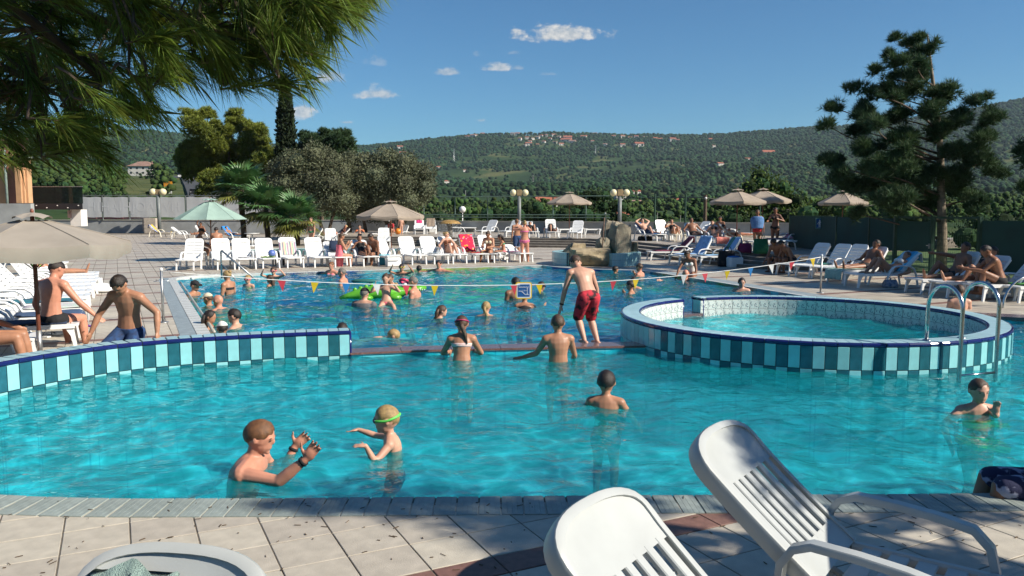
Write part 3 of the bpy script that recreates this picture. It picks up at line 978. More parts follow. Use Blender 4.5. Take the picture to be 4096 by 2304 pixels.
def terrain_mat():
    m = bpy.data.materials.new('hillside_ground'); m.use_nodes = True
    N, L = m.node_tree.nodes, m.node_tree.links; b = N['Principled BSDF']
    geo = N.new('ShaderNodeNewGeometry')
    n1 = N.new('ShaderNodeTexNoise'); n1.inputs['Scale'].default_value = .012; n1.inputs['Detail'].default_value = 5
    n2 = N.new('ShaderNodeTexNoise'); n2.inputs['Scale'].default_value = .25; n2.inputs['Detail'].default_value = 5
    for n in (n1, n2): L.new(geo.outputs['Position'], n.inputs['Vector'])
    r1 = N.new('ShaderNodeValToRGB')
    e = r1.color_ramp.elements
    e[0].position = .36; e[0].color = (.028, .055, .020, 1); e[1].position = .66; e[1].color = (.13, .135, .055, 1)
    x = e.new(.52); x.color = (.045, .08, .026, 1)
    L.new(n1.outputs['Fac'], r1.inputs['Fac'])
    mx = N.new('ShaderNodeMix'); mx.data_type = 'RGBA'; mx.blend_type = 'MULTIPLY'; mx.inputs['Factor'].default_value = .7
    r2 = N.new('ShaderNodeValToRGB'); r2.color_ramp.elements[0].position = .35; r2.color_ramp.elements[0].color = (.45, .5, .4, 1); r2.color_ramp.elements[1].position = .65
    L.new(n2.outputs['Fac'], r2.inputs['Fac'])
    L.new(r1.outputs['Color'], mx.inputs['A']); L.new(r2.outputs['Color'], mx.inputs['B'])
    L.new(mx.outputs['Result'], b.inputs['Base Color']); b.inputs['Roughness'].default_value = .95
    b.inputs['Specular IOR Level'].default_value = .1
    return m
def build_terrain():
    az = np.concatenate([np.radians(np.linspace(-46, 46, 240)), np.radians(np.linspace(50, 310, 66))])
    ds = np.concatenate([[3, 40, 74], np.geomspace(76, 3600, 90)])
    A, D = np.meshgrid(az, ds)
    X, Y = D * np.sin(A), D * np.cos(A)
    Z = ground_z(X, Y)
    n, m_ = len(az), len(ds)
    idx = np.arange(n * m_).reshape(m_, n)
    nx = np.roll(idx, -1, 1)
    F = np.stack([idx[:-1], nx[:-1], nx[1:], idx[1:]], -1).reshape(-1, 4)[:, ::-1]
    return tag(mesh_np('ground', np.stack([X, Y, Z], -1).reshape(-1, 3), F, terrain_mat(), smooth=True), kind='structure')
build_terrain()

# ---- far woods: one mass of small crowns on the hillsides
def blob_base(nr, nseg):
    vs = [(0, 0, -.75)]; fs = []
    for i in range(1, nr):
        a = -math.pi / 2 + math.pi * i / nr
        for k in range(nseg): vs.append((math.cos(a) * math.cos(2 * math.pi * (k + .5 * i) / nseg), math.cos(a) * math.sin(2 * math.pi * (k + .5 * i) / nseg), math.sin(a) * .85))
    vs.append((0, 0, .9)); top = len(vs) - 1
    for k in range(nseg):
        k2 = (k + 1) % nseg
        fs.append((0, 1 + k2, 1 + k)); fs.append((top, top - nseg + k, top - nseg + k2))
        for i in range(nr - 2):
            a, b, c, d = 1 + i * nseg + k, 1 + i * nseg + k2, 1 + (i + 1) * nseg + k2, 1 + (i + 1) * nseg + k
            fs += [(a, b, c), (a, c, d)]
    return np.array(vs), np.array(fs)
def blobs(name, P, S, material, nr=3, nseg=6, jit=.28, hs=1.0, parent=None):
    bv, bf = blob_base(nr, nseg)
    n = len(P)
    V_ = bv[None] * (1 + NR.uniform(-jit, jit, (n, len(bv), 1))) * S[:, None, None]
    V_[:, :, 2] *= hs
    th = NR.uniform(0, 6.28, n); c, s = np.cos(th)[:, None], np.sin(th)[:, None]
    X = V_[:, :, 0] * c - V_[:, :, 1] * s; Y = V_[:, :, 0] * s + V_[:, :, 1] * c
    V_ = np.stack([X, Y, V_[:, :, 2]], -1) + P[:, None, :]
    F = (bf[None] + (np.arange(n) * len(bv))[:, None, None]).reshape(-1, 3)
    return mesh_np(name, V_.reshape(-1, 3), F, material, parent)
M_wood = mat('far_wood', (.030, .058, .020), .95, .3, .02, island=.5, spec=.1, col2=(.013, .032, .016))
M_wood2 = mat('near_wood', (.060, .095, .026), .95, .3, .05, island=.4, spec=.1, col2=(.028, .055, .018))
def woods():
    n = 52000
    az = np.arctan((NR.uniform(-500, 4600, n) - 2048) / FPX)
    d = 420 + (2680 - 420) * NR.rand(n) ** .62
    x, y = d * np.sin(az), d * np.cos(az)
    fld = fbm(x / 260 + 40, y / 150 + 7, 21, 3)
    keep = (fld < np.interp(d, [420, 900, 1500, 2600], [.50, .56, .66, .70])) | (NR.rand(n) < .16)
    px = 2048 + FPX * np.tan(az)
    vill = (np.abs(px - 2150) < 130) & (d > 2150) & (d < 2560)
    keep &= ~(vill & (NR.rand(n) < .8))
    keep &= ~((px < 1100) & (d < 520)) & ~((px > 500) & (px < 650) & (d < 780))
    x, y, d = x[keep], y[keep], d[keep]
    s = NR.uniform(2.4, 5.2, len(x)) * np.interp(d, [420, 900, 2600], [.62, .8, 1.12])
    P = np.stack([x, y, ground_z(x, y) + s * .55], -1)
    tag(blobs('hillside_woods', P, s, M_wood, 3, 6, .32), kind='stuff')
    # nearer scrub and orchards below the hills
    n = 5200
    az = np.arctan((NR.uniform(-300, 4500, n) - 2048) / FPX)
    d = 110 + (450 - 110) * NR.rand(n) ** .8
    x, y = d * np.sin(az), d * np.cos(az); px = 2048 + FPX * np.tan(az)
    fld = fbm(x / 60 + 4, y / 50 + 2, 31, 3)
    keep = fld < np.where(px < 1200, .60, .48)
    keep &= ~((px > 675) & (px < 840) & (d < 470)) & ~((px > 500) & (px < 655) & (d > 135))
    x, y, d = x[keep], y[keep], d[keep]
    s = NR.uniform(.8, 2.1, len(x)) * np.interp(d, [110, 450], [.8, 1.7])
    P = np.stack([x, y, ground_z(x, y) + s * .6], -1)
    k3 = 13
    P = (P[:, None, :] + NR.normal(0, .60, (len(P), k3, 3)) * s[:, None, None]).reshape(-1, 3); s = np.repeat(s, k3) * NR.uniform(.2, .48, len(s) * k3)
    tag(blobs('valley_scrub', P, s, M_wood2, 3, 6, .38), kind='stuff')
woods()

# ---- foliage builders ---------------------------------------------------
def rand_dirs(n):
    v = NR.normal(size=(n, 3)); return v / np.linalg.norm(v, axis=1, keepdims=True)
def leaves(P, size, aspect=.45, updir=None, droop=0.0, jitter=.4):
    """quads at points P with random orientation"""
    n = len(P)
    d = rand_dirs(n)
    if updir is not None: d = d + np.asarray(updir)[None] * 1.0
    d[:, 2] -= droop
    d /= np.linalg.norm(d, axis=1, keepdims=True)
    r = rand_dirs(n); w = np.cross(d, r); w /= np.linalg.norm(w, axis=1, keepdims=True) + 1e-9
    L = size * NR.uniform(1 - jitter, 1 + jitter, (n, 1))
    a = P; tip = P + d * L; mid = P + d * L * .5
    Q = np.stack([a, mid + w * L * aspect * .5, tip, mid - w * L * aspect * .5], 1)
    return Q.reshape(-1, 3), np.arange(4 * n).reshape(n, 4)
def tufts(P, D, nn, length, width, spread=.9, jitter=.25):
    """needle tufts: nn thin triangles fanning out of each point about direction D"""
    n = len(P)
    d = D[:, None, :] + rand_dirs(n * nn).reshape(n, nn, 3) * spread
    d /= np.linalg.norm(d, axis=2, keepdims=True)
    r = rand_dirs(n * nn).reshape(n, nn, 3); w = np.cross(d, r); w /= np.linalg.norm(w, axis=2, keepdims=True) + 1e-9
    L = length * NR.uniform(1 - jitter, 1 + jitter, (n, nn, 1))
    b = np.repeat(P[:, None, :], nn, 1)
    T = np.stack([b + w * width, b - w * width, b + d * L], 2).reshape(-1, 3)
    return T, np.arange(len(T)).reshape(-1, 3)
def in_ellipsoid(n, c, r, shell=.0):
    v = rand_dirs(n) * (NR.uniform(shell, 1, (n, 1)) ** .45)
    return v * np.asarray(r)[None] + np.asarray(c)[None], v
def limb(mb, a, b, r0, r1, bend=.12, n=7, k=5):
    a, b = Vector(a), Vector(b); L = (b - a).length
    off = Vector((rnd.uniform(-1, 1), rnd.uniform(-1, 1), rnd.uniform(-.3, .6))) * L * bend
    pts = [a.lerp(b, t / k) + off * math.sin(math.pi * t / k) for t in range(k + 1)]
    mb.tube(pts, [r0 + (r1 - r0) * t / k for t in range(k + 1)], n)
    return pts
M_bark = mat('pine_bark', (.15, .105, .07), .95, .25, 9, .9, 22, col2=(.06, .045, .035))
M_bark_pale = mat('pale_bark', (.30, .25, .18), .95, .2, 8, .9, 20, col2=(.14, .11, .08))
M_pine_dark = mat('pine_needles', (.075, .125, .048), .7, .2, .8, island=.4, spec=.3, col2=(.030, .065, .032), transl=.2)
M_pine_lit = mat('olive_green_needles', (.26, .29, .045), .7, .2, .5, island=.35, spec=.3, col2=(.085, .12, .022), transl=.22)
M_olive = mat('olive_leaves', (.135, .145, .080), .65, .2, .4, island=.4, spec=.3, col2=(.07, .085, .05), transl=.12)
M_cypress = mat('cypress_scales', (.034, .050, .022), .9, .25, 1.2, island=.4, spec=.15, col2=(.014, .024, .013))
M_bush = mat('bush_leaves', (.055, .10, .024), .7, .25, .5, island=.45, spec=.3, col2=(.022, .05, .014), transl=.15)
M_bamboo = mat('bamboo_leaves', (.115, .17, .030), .7, .25, .5, island=.4, spec=.3, col2=(.035, .07, .016), transl=.2)

def fill(clumps):
    out = list(clumps)
    for (x, y, z, r) in clumps:
        for _ in range(2): out.append((x + rnd.uniform(-.8, .8) * r, y + rnd.uniform(-1.2, 1.2) * r, z + rnd.uniform(-.9, .5) * r, r * rnd.uniform(.55, .85)))
    return out
def conifer_clumps(name, label, base, height, clumps, needles, trunk_r=.16, tuft_n=12, tuft_len=.16, tuft_w=.006, per=26, group=None, trunk_to=.93, bark=None, spread=.8, lean=(0, 0), filled=False):
    """pine: clumps = [(dx, dy, z, radius)] round the trunk, each fed by a limb"""
    t = thing(name, label, 'tree', base, 0, group)
    mb = MB()
    tp = [Vector((lean[0] * (k / 8) ** 2 + .03 * height * .1 * math.sin(k * 1.7), lean[1] * (k / 8) ** 2, height * trunk_to * k / 8)) for k in range(9)]
    mb.tube(tp, [trunk_r * (1 - .85 * k / 8) for k in range(9)], 10)
    mb.build('trunk', bark or M_bark, t, True)
    lm = MB(); VV, FF, o = [], [], 0
    nl_ = len(clumps) // 3 if filled else len(clumps)
    for ci, (dx, dy, z, r) in enumerate(clumps):
        zz = max(.1, min(height * trunk_to * .97, z - .35 * math.hypot(dx, dy)))
        k = zz / (height * trunk_to)
        a = Vector((lean[0] * k * k, lean[1] * k * k, zz))
        if ci < nl_ and ci % (2 if filled else 1) == 0 and math.hypot(dx - a.x, dy - a.y) > .15: limb(lm, a, (dx, dy, z - r * .2), .045 * (1.2 - k) + .012, .012, .1, 5)
        n = int(per * (r / .5) ** 2)
        ns_ = 6; Pl, vl = [], []
        for _ in range(ns_):
            oc = rand_dirs(1)[0] * r * NR.uniform(.2, .75); rr_ = r * NR.uniform(.45, .8)
            a_, b_ = in_ellipsoid(max(3, n // ns_), (dx + oc[0], dy + oc[1], z + oc[2] * .7), (rr_, rr_, rr_ * .7), .05); Pl.append(a_); vl.append(b_)
        P, v = np.concatenate(Pl), np.concatenate(vl)
        D = v * .8 + np.array([0, 0, .55]); D /= np.linalg.norm(D, axis=1, keepdims=True) + 1e-9
        T, F = tufts(P, D, tuft_n, tuft_len, tuft_w, spread)
        VV.append(T); FF.append(F + o); o += len(T)
    if lm.v: lm.build('limbs', M_bark, t, True)
    if VV: mesh_np('crown', np.concatenate(VV), np.concatenate(FF), needles, t)
    return t

# tall pine by the fence: clumps read off the photograph (pixel, radius in px) at its distance
PB = G(3762, 1092)
def clumps_from(px_list, base, depth=1.0):
    out = []
    sc = FPX / base[1]
    for (px, py, rp) in px_list:
        q = G(px, py, Y=base[1])
        out.append((q.x - base[0], rnd.uniform(-depth, depth), q.z - base[2], rp / sc))
    return out
pine_px = [(3665, 125, 26), (3640, 170, 30), (3700, 150, 26), (3725, 205, 34), (3670, 220, 40), (3590, 205, 28), (3740, 270, 40), (3690, 300, 44), (3620, 270, 34), (3520, 280, 36),
    (3560, 320, 40), (3470, 300, 24), (3640, 360, 48), (3720, 380, 46), (3580, 390, 44), (3500, 370, 40), (3440, 390, 30), (3390, 370, 30), (3370, 420, 34), (3420, 450, 44), (3360, 480, 30),
    (3800, 350, 26), (3770, 400, 30), (3700, 450, 54), (3620, 460, 54), (3540, 470, 50), (3480, 500, 44), (3790, 470, 40), (3850, 420, 36), (3880, 470, 36), (3830, 500, 40), (3910, 500, 30),
    (3740, 530, 54), (3660, 550, 58), (3580, 560, 56), (3500, 580, 50), (3430, 520, 40), (3440, 600, 40), (3830, 560, 44), (3900, 580, 36), (3780, 610, 54), (3700, 640, 58), (3610, 640, 58),
    (3530, 650, 54), (3450, 670, 46), (3380, 640, 36), (3330, 640, 34), (3360, 690, 40), (3850, 650, 48), (3900, 690, 40), (3790, 700, 52), (3700, 720, 56), (3600, 720, 56), (3500, 730, 52), (3420, 740, 46),
    (3830, 760, 48), (3740, 790, 46), (3640, 790, 48), (3540, 790, 50), (3450, 800, 44), (3890, 790, 40), (3570, 840, 36), (3480, 850, 30), (3850, 820, 36)]
conifer_clumps('pine_tree', 'tall dark green pine rising beside the green mesh fence', (PB.x, PB.y, 0), 7.9, fill(clumps_from(pine_px, PB, 1.3)), M_pine_dark, .17, 11, .21, .011, 230, filled=True, bark=M_bark_pale, lean=(-.75, .1))
# pines out of the frame to the right whose shade lies on the right deck, and the one behind the viewer that dapples the near deck
def plain_clumps(h, r, n, z0=.3):
    out = []
    for k in range(n):
        z = h * (z0 + (1 - z0) * (k + .5) / n); w = r * (1 - (z / h - z0) / (1 - z0) * .75)
        a = k * 2.4; rr = w * rnd.uniform(.35, 1)
        out.append((math.cos(a) * rr, math.sin(a) * rr, z, rnd.uniform(.35, .6)))
    return out
for (x, y, h, r, lab) in ((18.4, 25.4, 8.6, 2.2, 'pine tree whose branch tip shows beside the hillside, past the tall pine'), (21.8, 30.0, 10.5, 3.0, 'pine tree beyond the fence shading the loungers'), (17.2, 17.4, 7.5, 2.6, 'pine tree beside the deck shading the end of the lounger row')):
    conifer_clumps('pine_tree', lab, (x, y, -.02), h, plain_clumps(h, r, 46, .25), M_pine_dark, .16, 10, .22, .016, 130)
near_shade = plain_clumps(6.6, 2.1, 13, .5)
conifer_clumps('pine_tree', 'pine tree beside the near deck dappling the two slatted loungers with shade', (7.5, 2.3, -.02), 6.6, near_shade, M_pine_dark, .16, 10, .2, .012, 150)

# left group: rounded sunlit pine, cypress, dark pine behind
B1 = V((930 - 2048) / FPX * 82, 82.0, -.1)
lp = [(790, 470, 38), (830, 455, 30), (800, 520, 50), (860, 520, 46), (940, 460, 34), (960, 500, 50), (1000, 520, 46), (900, 560, 60), (1010, 560, 50), (830, 590, 60), (760, 600, 50), (720, 610, 34), (950, 610, 66), (1030, 620, 56),
    (880, 650, 66), (800, 660, 60), (740, 650, 44), (1060, 660, 54), (980, 680, 64), (900, 720, 60), (840, 720, 54), (1090, 640, 40), (1120, 640, 44), (1050, 720, 60), (960, 750, 60), (870, 770, 56), (1130, 690, 50), (1180, 640, 40), (1190, 700, 44), (930, 810, 50), (830, 820, 44), (1030, 800, 50), (860, 850, 40), (960, 870, 44)]
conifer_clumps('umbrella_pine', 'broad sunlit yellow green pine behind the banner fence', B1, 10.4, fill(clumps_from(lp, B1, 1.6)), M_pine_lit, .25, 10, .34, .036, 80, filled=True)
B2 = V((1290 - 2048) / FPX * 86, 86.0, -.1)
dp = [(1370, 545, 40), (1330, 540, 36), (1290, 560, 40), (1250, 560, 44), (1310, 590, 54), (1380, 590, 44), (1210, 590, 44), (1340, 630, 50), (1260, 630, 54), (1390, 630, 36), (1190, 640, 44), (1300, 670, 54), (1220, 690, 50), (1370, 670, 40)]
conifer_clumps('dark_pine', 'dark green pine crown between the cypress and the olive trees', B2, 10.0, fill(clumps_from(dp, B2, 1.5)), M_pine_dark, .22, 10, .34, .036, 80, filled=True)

def cypress(name, label, base, h, r, m, n=5200, size=.34, group=None):
    t = thing(name, label, 'tree', base, 0, group)
    MB().tube([(0, 0, 0), (0, 0, h * .5), (0, 0, h * .95)], [.16, .1, .02], 8).build('trunk', M_bark, t, True)
    z = NR.rand(n) ** .9
    prof = r * np.interp(z, [0, .06, .35, .7, .92, 1], [.55, .95, 1.0, .72, .38, .08])
    a = NR.uniform(0, 6.283, n)
    bump_ = .82 + .3 * vnoise(a * 3.2, z * h * 1.5, 5)
    rr = prof * bump_ * NR.uniform(.72, 1.0, n)
    P = np.stack([rr * np.cos(a), rr * np.sin(a), z * h], -1)
    Q, F = leaves(P, size, .5, (0, 0, 1.1))
    mesh_np('crown', Q, F, m, t)
    MB().lathe([(r * .3, .3), (r * .72, h * .1), (r * .75, h * .4), (r * .5, h * .72), (r * .22, h * .93), (.03, h * .98)], 12).build('inner_crown', m, t, True)
    return t
CY = V((1156 - 2048) / FPX * 79, 79.0, -.1)
cypress('cypress_tree', 'tall slim dark cypress column above the olive trees', CY, 14.9, 1.15, M_cypress, 7000, .38)

def broadleaf(name, label, base, clumps, m, trunk, leaf=.1, per=240, cat='tree', group=None, aspect=.4, bark=None, tr=.14, core=True, dark=None):
    """clumps [(x,y,z,rx,rz)] local; trunk list of (a,b,r0,r1)"""
    t = thing(name, label, cat, base, 0, group)
    mb = MB()
    for a, b, r0, r1 in trunk: limb(mb, a, b, r0, r1, .1, 7)
    if trunk: mb.build('trunk', bark or M_bark, t, True)
    VV, FF, o = [], [], 0
    cm = MB()
    for x, y, z, rx, rz in clumps:
        n = int(per * rx * rz)
        P, v = in_ellipsoid(n, (x, y, z), (rx, rx, rz), .45)
        P = P + v * (fbm(P[:, :1] * 1.8 + 5, P[:, 2:] * 1.8 + P[:, 1:2], 3, 2) - .5) * rx * .7
        Q, F = leaves(P, leaf, aspect, None, -.2)
        VV.append(Q); FF.append(F + o); o += len(Q)
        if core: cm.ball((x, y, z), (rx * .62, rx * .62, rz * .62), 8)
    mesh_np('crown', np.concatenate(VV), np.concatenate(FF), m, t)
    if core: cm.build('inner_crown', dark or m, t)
    return t
def clump_px(lst, base):
    out = []; sc = FPX / base[1]
    for px, py, rx, rz in lst:
        q = G(px, py, Y=base[1]); out.append((q.x - base[0], rnd.uniform(-1, 1) * rx / sc * .5, q.z - base[2], rx / sc, rz / sc))
    return out
O1 = V(-12.6, 53.5, 0.0)
ol1 = [(1130, 680, 70, 60), (1200, 650, 70, 60), (1260, 620, 60, 50), (1310, 660, 80, 70), (1240, 720, 90, 70), (1150, 740, 80, 60), (1330, 740, 90, 70), (1200, 800, 90, 60), (1290, 810, 90, 60), (1360, 690, 70, 70), (1370, 800, 80, 60), (1130, 800, 60, 50)]
broadleaf('olive_tree', 'grey green olive tree behind the three fan palms', O1, clump_px(ol1, O1), M_olive,
          [((0, 0, 0), (-.6, 0, 2.4), .16, .08), ((.3, 0, 0), (1.0, .2, 2.6), .14, .07)], .16, 1500)
O2 = V(-8.3, 55.5, 0.3)
ol2 = [(1470, 650, 70, 50), (1550, 640, 70, 50), (1620, 660, 70, 55), (1690, 700, 60, 60), (1420, 700, 80, 65), (1510, 710, 90, 70), (1610, 730, 90, 70), (1700, 760, 55, 60), (1440, 780, 90, 65), (1540, 790, 90, 65), (1640, 800, 80, 55), (1480, 850, 70, 45), (1590, 850, 70, 45), (1410, 850, 60, 45), (1400, 640, 50, 45)]
broadleaf('olive_tree', 'wide grey green olive tree above the brown parasol and dark railing', O2, clump_px(ol2, O2), M_olive,
          [((0, 0, -.2), (-.9, 0, 2.2), .17, .08), ((.2, 0, -.2), (.9, .2, 2.4), .15, .07), ((-1.8, .2, -.2), (-2.2, 0, 2.2), .15, .07), ((-2.9, -.2, -.2), (-3.4, 0, 2.2), .18, .08)], .16, 1500)

# bushes, hedges and small trees behind the railing
def bush(px, py_top, py_bot, wpx, Y, label, m=None, cat='bush', group=None, leaf=.16, per=200):
    b = G(px, py_bot, Y=Y); sc = FPX / Y
    h = (py_bot - py_top) / sc; w = wpx / sc / 2
    base = V(b.x, Y, min(b.z, .3))
    h += b.z - base.z
    cl = []
    k = max(3, int(w * 2.2))
    for i in range(k):
        x = (i + .5) / k * 2 - 1
        top = h * (1 - .35 * x * x) * rnd.uniform(.82, 1.0)
        rx = w / k * 1.5 + .25
        for z in np.arange(rx * .6, top, rx * 1.1):
            cl.append((x * w * .85, rnd.uniform(-.5, .5), min(z, top - rx * .5), rx, rx * .85))
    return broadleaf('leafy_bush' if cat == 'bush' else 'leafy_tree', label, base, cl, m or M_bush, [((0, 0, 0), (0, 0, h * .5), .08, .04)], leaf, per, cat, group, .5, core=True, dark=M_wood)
bush(2010, 790, 940, 190, 66, 'leafy green tree beside the lamp post with twin globes', cat='tree')
bush(2130, 800, 940, 170, 70, 'dark leafy tree between the twin globe lamp and the red roofed barn', cat='tree')
bush(2380, 735, 940, 280, 80, 'large green tree behind the pale brown parasol on the terrace', cat='tree', leaf=.2)
bush(2280, 800, 940, 200, 72, 'dark hedge tree under the terrace parasol', cat='tree', m=M_wood2)
bush(1900, 880, 950, 260, 62, 'low hedge bush behind the terrace wall near the white globe lamp')
bush(2560, 880, 950, 320, 66, 'low hedge bush behind the terrace wall near the standing stones')
bush(1760, 840, 945, 150, 68, 'straw green shrub behind the white globe lamp', m=M_olive)
bush(2830, 890, 960, 240, 62, 'broad leafed shrub behind the terrace loungers')
bush(2960, 850, 985, 240, 50, 'dark green shrub under the twin parasols', m=M_bush)
bush(3060, 670, 960, 330, 56, 'tall feathery bamboo clump behind the twin parasols', m=M_bamboo, cat='tree', leaf=.24, per=150)
bush(3320, 780, 960, 300, 48, 'pale green shrubs beyond the mesh fence', m=M_bamboo)
bush(3960, 830, 1000, 330, 40, 'dark bushes beyond the end of the fence', m=M_bush)
for (px, top, bot, w, Y, lab) in ((200, 700, 830, 260, 130, 'rounded green trees on the slope above the glass balcony'), (420, 745, 850, 300, 110, 'scrub bushes above the banner fence'), (860, 770, 860, 150, 100, 'bushes beside the road behind the mint parasol'),
        (640, 630, 790, 130, 300, 'green tree beside the white villa'), (560, 690, 740, 60, 320, 'dark red leaved tree below the white villa')):
    bush(px, top, bot, w, Y, lab, m=M_bush, cat='tree' if Y > 105 else 'bush', leaf=.3 if Y < 200 else .8, per=60 if Y < 200 else 14)

# ---- fan palms
M_palm = mat('palm_leaf', (.10, .19, .055), .45, .2, 1.5, island=.3, spec=.5, col2=(.05, .115, .04), transl=.2)
M_palm_y = mat('palm_leaf_old', (.16, .16, .035), .5, .2, 1.5, island=.3, transl=.15)
M_fibre = mat('palm_trunk_fibre', (.075, .058, .042), .95, .3, 14, 1.0, 30)
def fan_palm(label, base, h, fr, nf, seed):
    r = random.Random(seed)
    t = thing('fan_palm', label, 'palm', base, 0, 'fan palms by the deck')
    pts = [(.05 * math.sin(k), .04 * math.cos(k * 1.3), h * k / 6) for k in range(7)]
    MB().tube(pts, [.17, .16, .155, .16, .17, .18, .13], 12).build('trunk', M_fibre, t, True)
    for i in range(nf):
        a = i * 2.399 + r.uniform(-.2, .2); el = 1.25 - 1.9 * (i / nf) + r.uniform(-.1, .1)
        pl = r.uniform(.55, .8) * fr * .55
        d = Vector((math.cos(a) * math.cos(el), math.sin(a) * math.cos(el), math.sin(el)))
        o = Vector((0, 0, h - .05)); tip = o + d * pl + Vector((0, 0, -.08 * pl))
        mb = MB()
        mb.tube([o, o.lerp(tip, .5) + Vector((0, 0, .03)), tip], [.018, .012, .009], 5)
        side = d.cross(Vector((0, 0, 1)))
        side = side.normalized() if side.length > .05 else Vector((1, 0, 0))
        nrm = side.cross(d).normalized()
        R_ = fr * r.uniform(.5, .62)
        for k in range(26):
            th = -2.05 + 4.1 * k / 25
            dd = d * math.cos(th) + side * math.sin(th)
            w = d * -math.sin(th) + side * math.cos(th)
            Lk = R_ * (1 - .12 * abs(th)) * r.uniform(.92, 1.05)
            m1 = tip + dd * Lk * .55 + nrm * .03
            e = tip + dd * Lk + Vector((0, 0, -.16 * Lk * r.uniform(.5, 1.6)))
            wd = Lk * .05
            mb.add([tip + w * .004, tip - w * .004, m1 - w * wd, m1 + w * wd, e], [(0, 1, 2, 3), (3, 2, 4)])
        mb.build('fan_leaf', M_palm if i < nf * .72 else M_palm_y, t)
    return t
fan_palm('tallest fan palm, beside the mint parasol', V(-15.6, 46.5, 0), 3.2, 2.3, 26, 1)
fan_palm('middle sized fan palm between two others', V(-13.9, 45.5, 0), 2.1, 2.3, 26, 2)
fan_palm('shortest fan palm nearest the steps', V(-12.1, 45.0, 0), 1.55, 2.1, 24, 3)

# ---- overhanging pine boughs close to the viewer
M_needle = mat('long_needles', (.21, .28, .040), .5, .2, 2.0, island=.4, spec=.4, col2=(.09, .15, .03), transl=.38)
def overhang():
    t = thing('overhanging_pine', 'overhanging pine boughs with long drooping needles reaching over the deck', 'tree', (-3.4, 1.6, 0))
    o = Vector((-3.4, 1.6, 0))
    tb = MB(); tb.tube([(0, 0, 0), (.05, 0, 1.5), (0, .1, 3.2), (-.05, .1, 5.2)], [.22, .19, .15, .08], 12)
    tb.build('trunk', M_bark, t, True)
    lower = [(-150, 720), (0, 700), (150, 660), (300, 660), (450, 590), (560, 480), (700, 400), (830, 380), (950, 330), (1100, 300), (1230, 300), (1330, 190), (1420, 90), (1500, 10), (1540, -80)]
    lx, ly = zip(*lower)
    lm = MB(); VV, FF, off = [], [], 0
    mains = []
    for (px, py, Y) in ((150, 330, 3.0), (420, 330, 3.2), (700, 200, 3.4), (980, 160, 3.3), (1250, 60, 3.4), (500, 60, 3.9), (200, 120, 3.8), (880, 20, 4.0), (1120, -60, 3.6)):
        e = G(px, py, Y=Y) - o
        s = Vector((0, .1, rnd.uniform(2.9, 3.6)))
        mains.append(limb(lm, s, e, .045, .012, .08, 6, 8))
    n = 0
    r = random.Random(5)
    tips = []
    while n < 400:
        px = r.uniform(-150, 1500); top = np.interp(px, lx, ly)
        py = r.uniform(-330, top - 90)
        Y = r.uniform(2.7, 4.4)
        p = G(px, py, Y=Y) - o
        tips.append(p); n += 1
    for (px, py, Y) in ((430, 480, 3.0), (500, 430, 2.9), (330, 500, 2.9), (100, 480, 3.0), (180, 520, 3.1), (40, 500, 2.9), (380, 590, 3.0), (420, 640, 3.0), (300, 600, 2.9), (240, 560, 3.0), (60, 590, 2.95), (150, 590, 3.0), (560, 450, 3.0), (620, 430, 2.9), (1180, 250, 3.1), (1060, 220, 3.0), (1130, 170, 3.2), (1300, 110, 3.2), (1390, 40, 3.2), (850, 260, 3.0), (760, 300, 3.1), (920, 300, 3.2), (1000, 260, 3.0), (1090, 280, 3.1), (1210, 290, 3.0), (1250, 220, 3.0), (1320, 160, 3.1), (1200, 120, 3.0), (1270, 60, 3.1), (1050, 120, 3.0), (1150, 40, 3.0), (980, 60, 3.0), (1420, 20, 3.1), (1350, -20, 3.0), (1060, 330, 3.0), (1160, 330, 3.05)):
        tips.append(G(px, py, Y=Y) - o)
    for _ in range(130): tips.append(G(r.uniform(-1300, -150), r.uniform(-330, 560), Y=r.uniform(2.7, 4.2)) - o)
    for _ in range(150): tips.append(Vector((r.uniform(-1.0, .1), r.uniform(2.1, 2.9), r.uniform(3.15, 3.9))) - o)  # unseen tips above the view, added to shade the left-hand boughs
    for p in tips:
        # feed the tip from the closest main limb
        best = min((q for mlist in mains for q in mlist), key=lambda q: (q - p).length + abs(q.x - p.x) * .0)
        right = min(1, max(0, (p.x + 1.4) / 1.6))
        d = Vector((r.uniform(-.35, .55) + .35 * right, r.uniform(-.4, .3), r.uniform(-1.0, -.15) + .35 * right)).normalized()
        base = p - d * .16
        if (best - base).length < 1.2: lm.tube([best, best.lerp(base, .6) + Vector((0, 0, .04)), base, p], [.008, .006, .005, .003], 4)
        nn = 105
        tt = NR.rand(nn)[:, None] ** .8
        P = np.array(base)[None] + np.array(d)[None] * (.17 * tt)
        dirs = np.array(d)[None] * 1.0 + rand_dirs(nn) * NR.uniform(.35, .75, (nn, 1)); dirs[:, 2] -= .12
        dirs /= np.linalg.norm(dirs, axis=1, keepdims=True)
        w = np.cross(dirs, rand_dirs(nn)); w /= np.linalg.norm(w, axis=1, keepdims=True) + 1e-9
        L = NR.uniform(.10, .175, (nn, 1))
        mid = P + dirs * L * .55; tip = P + dirs * L; tip[:, 2] -= .12 * L[:, 0]
        W = w * .0011
        Q = np.stack([P - W, P + W, mid + W, tip, mid - W], 1).reshape(-1, 3)
        VV.append(Q); FF.append(np.arange(nn * 5).reshape(nn, 5) + off); off += nn * 5
    lm.build('twigs', M_bark, t)
    mesh_np('needles', np.concatenate(VV), np.concatenate(FF), M_needle, t)
    for (px, py, Y) in ((895, 312, 3.0), (905, 300, 3.05), (130, 395, 3.2)):
        c = G(px, py, Y=Y) - o
        MB().ball(c, (.024, .024, .032), 10).build('cone', mat('pine_cone', (.05, .032, .022), .9, .3, 60, 1, 90), t)
overhang()
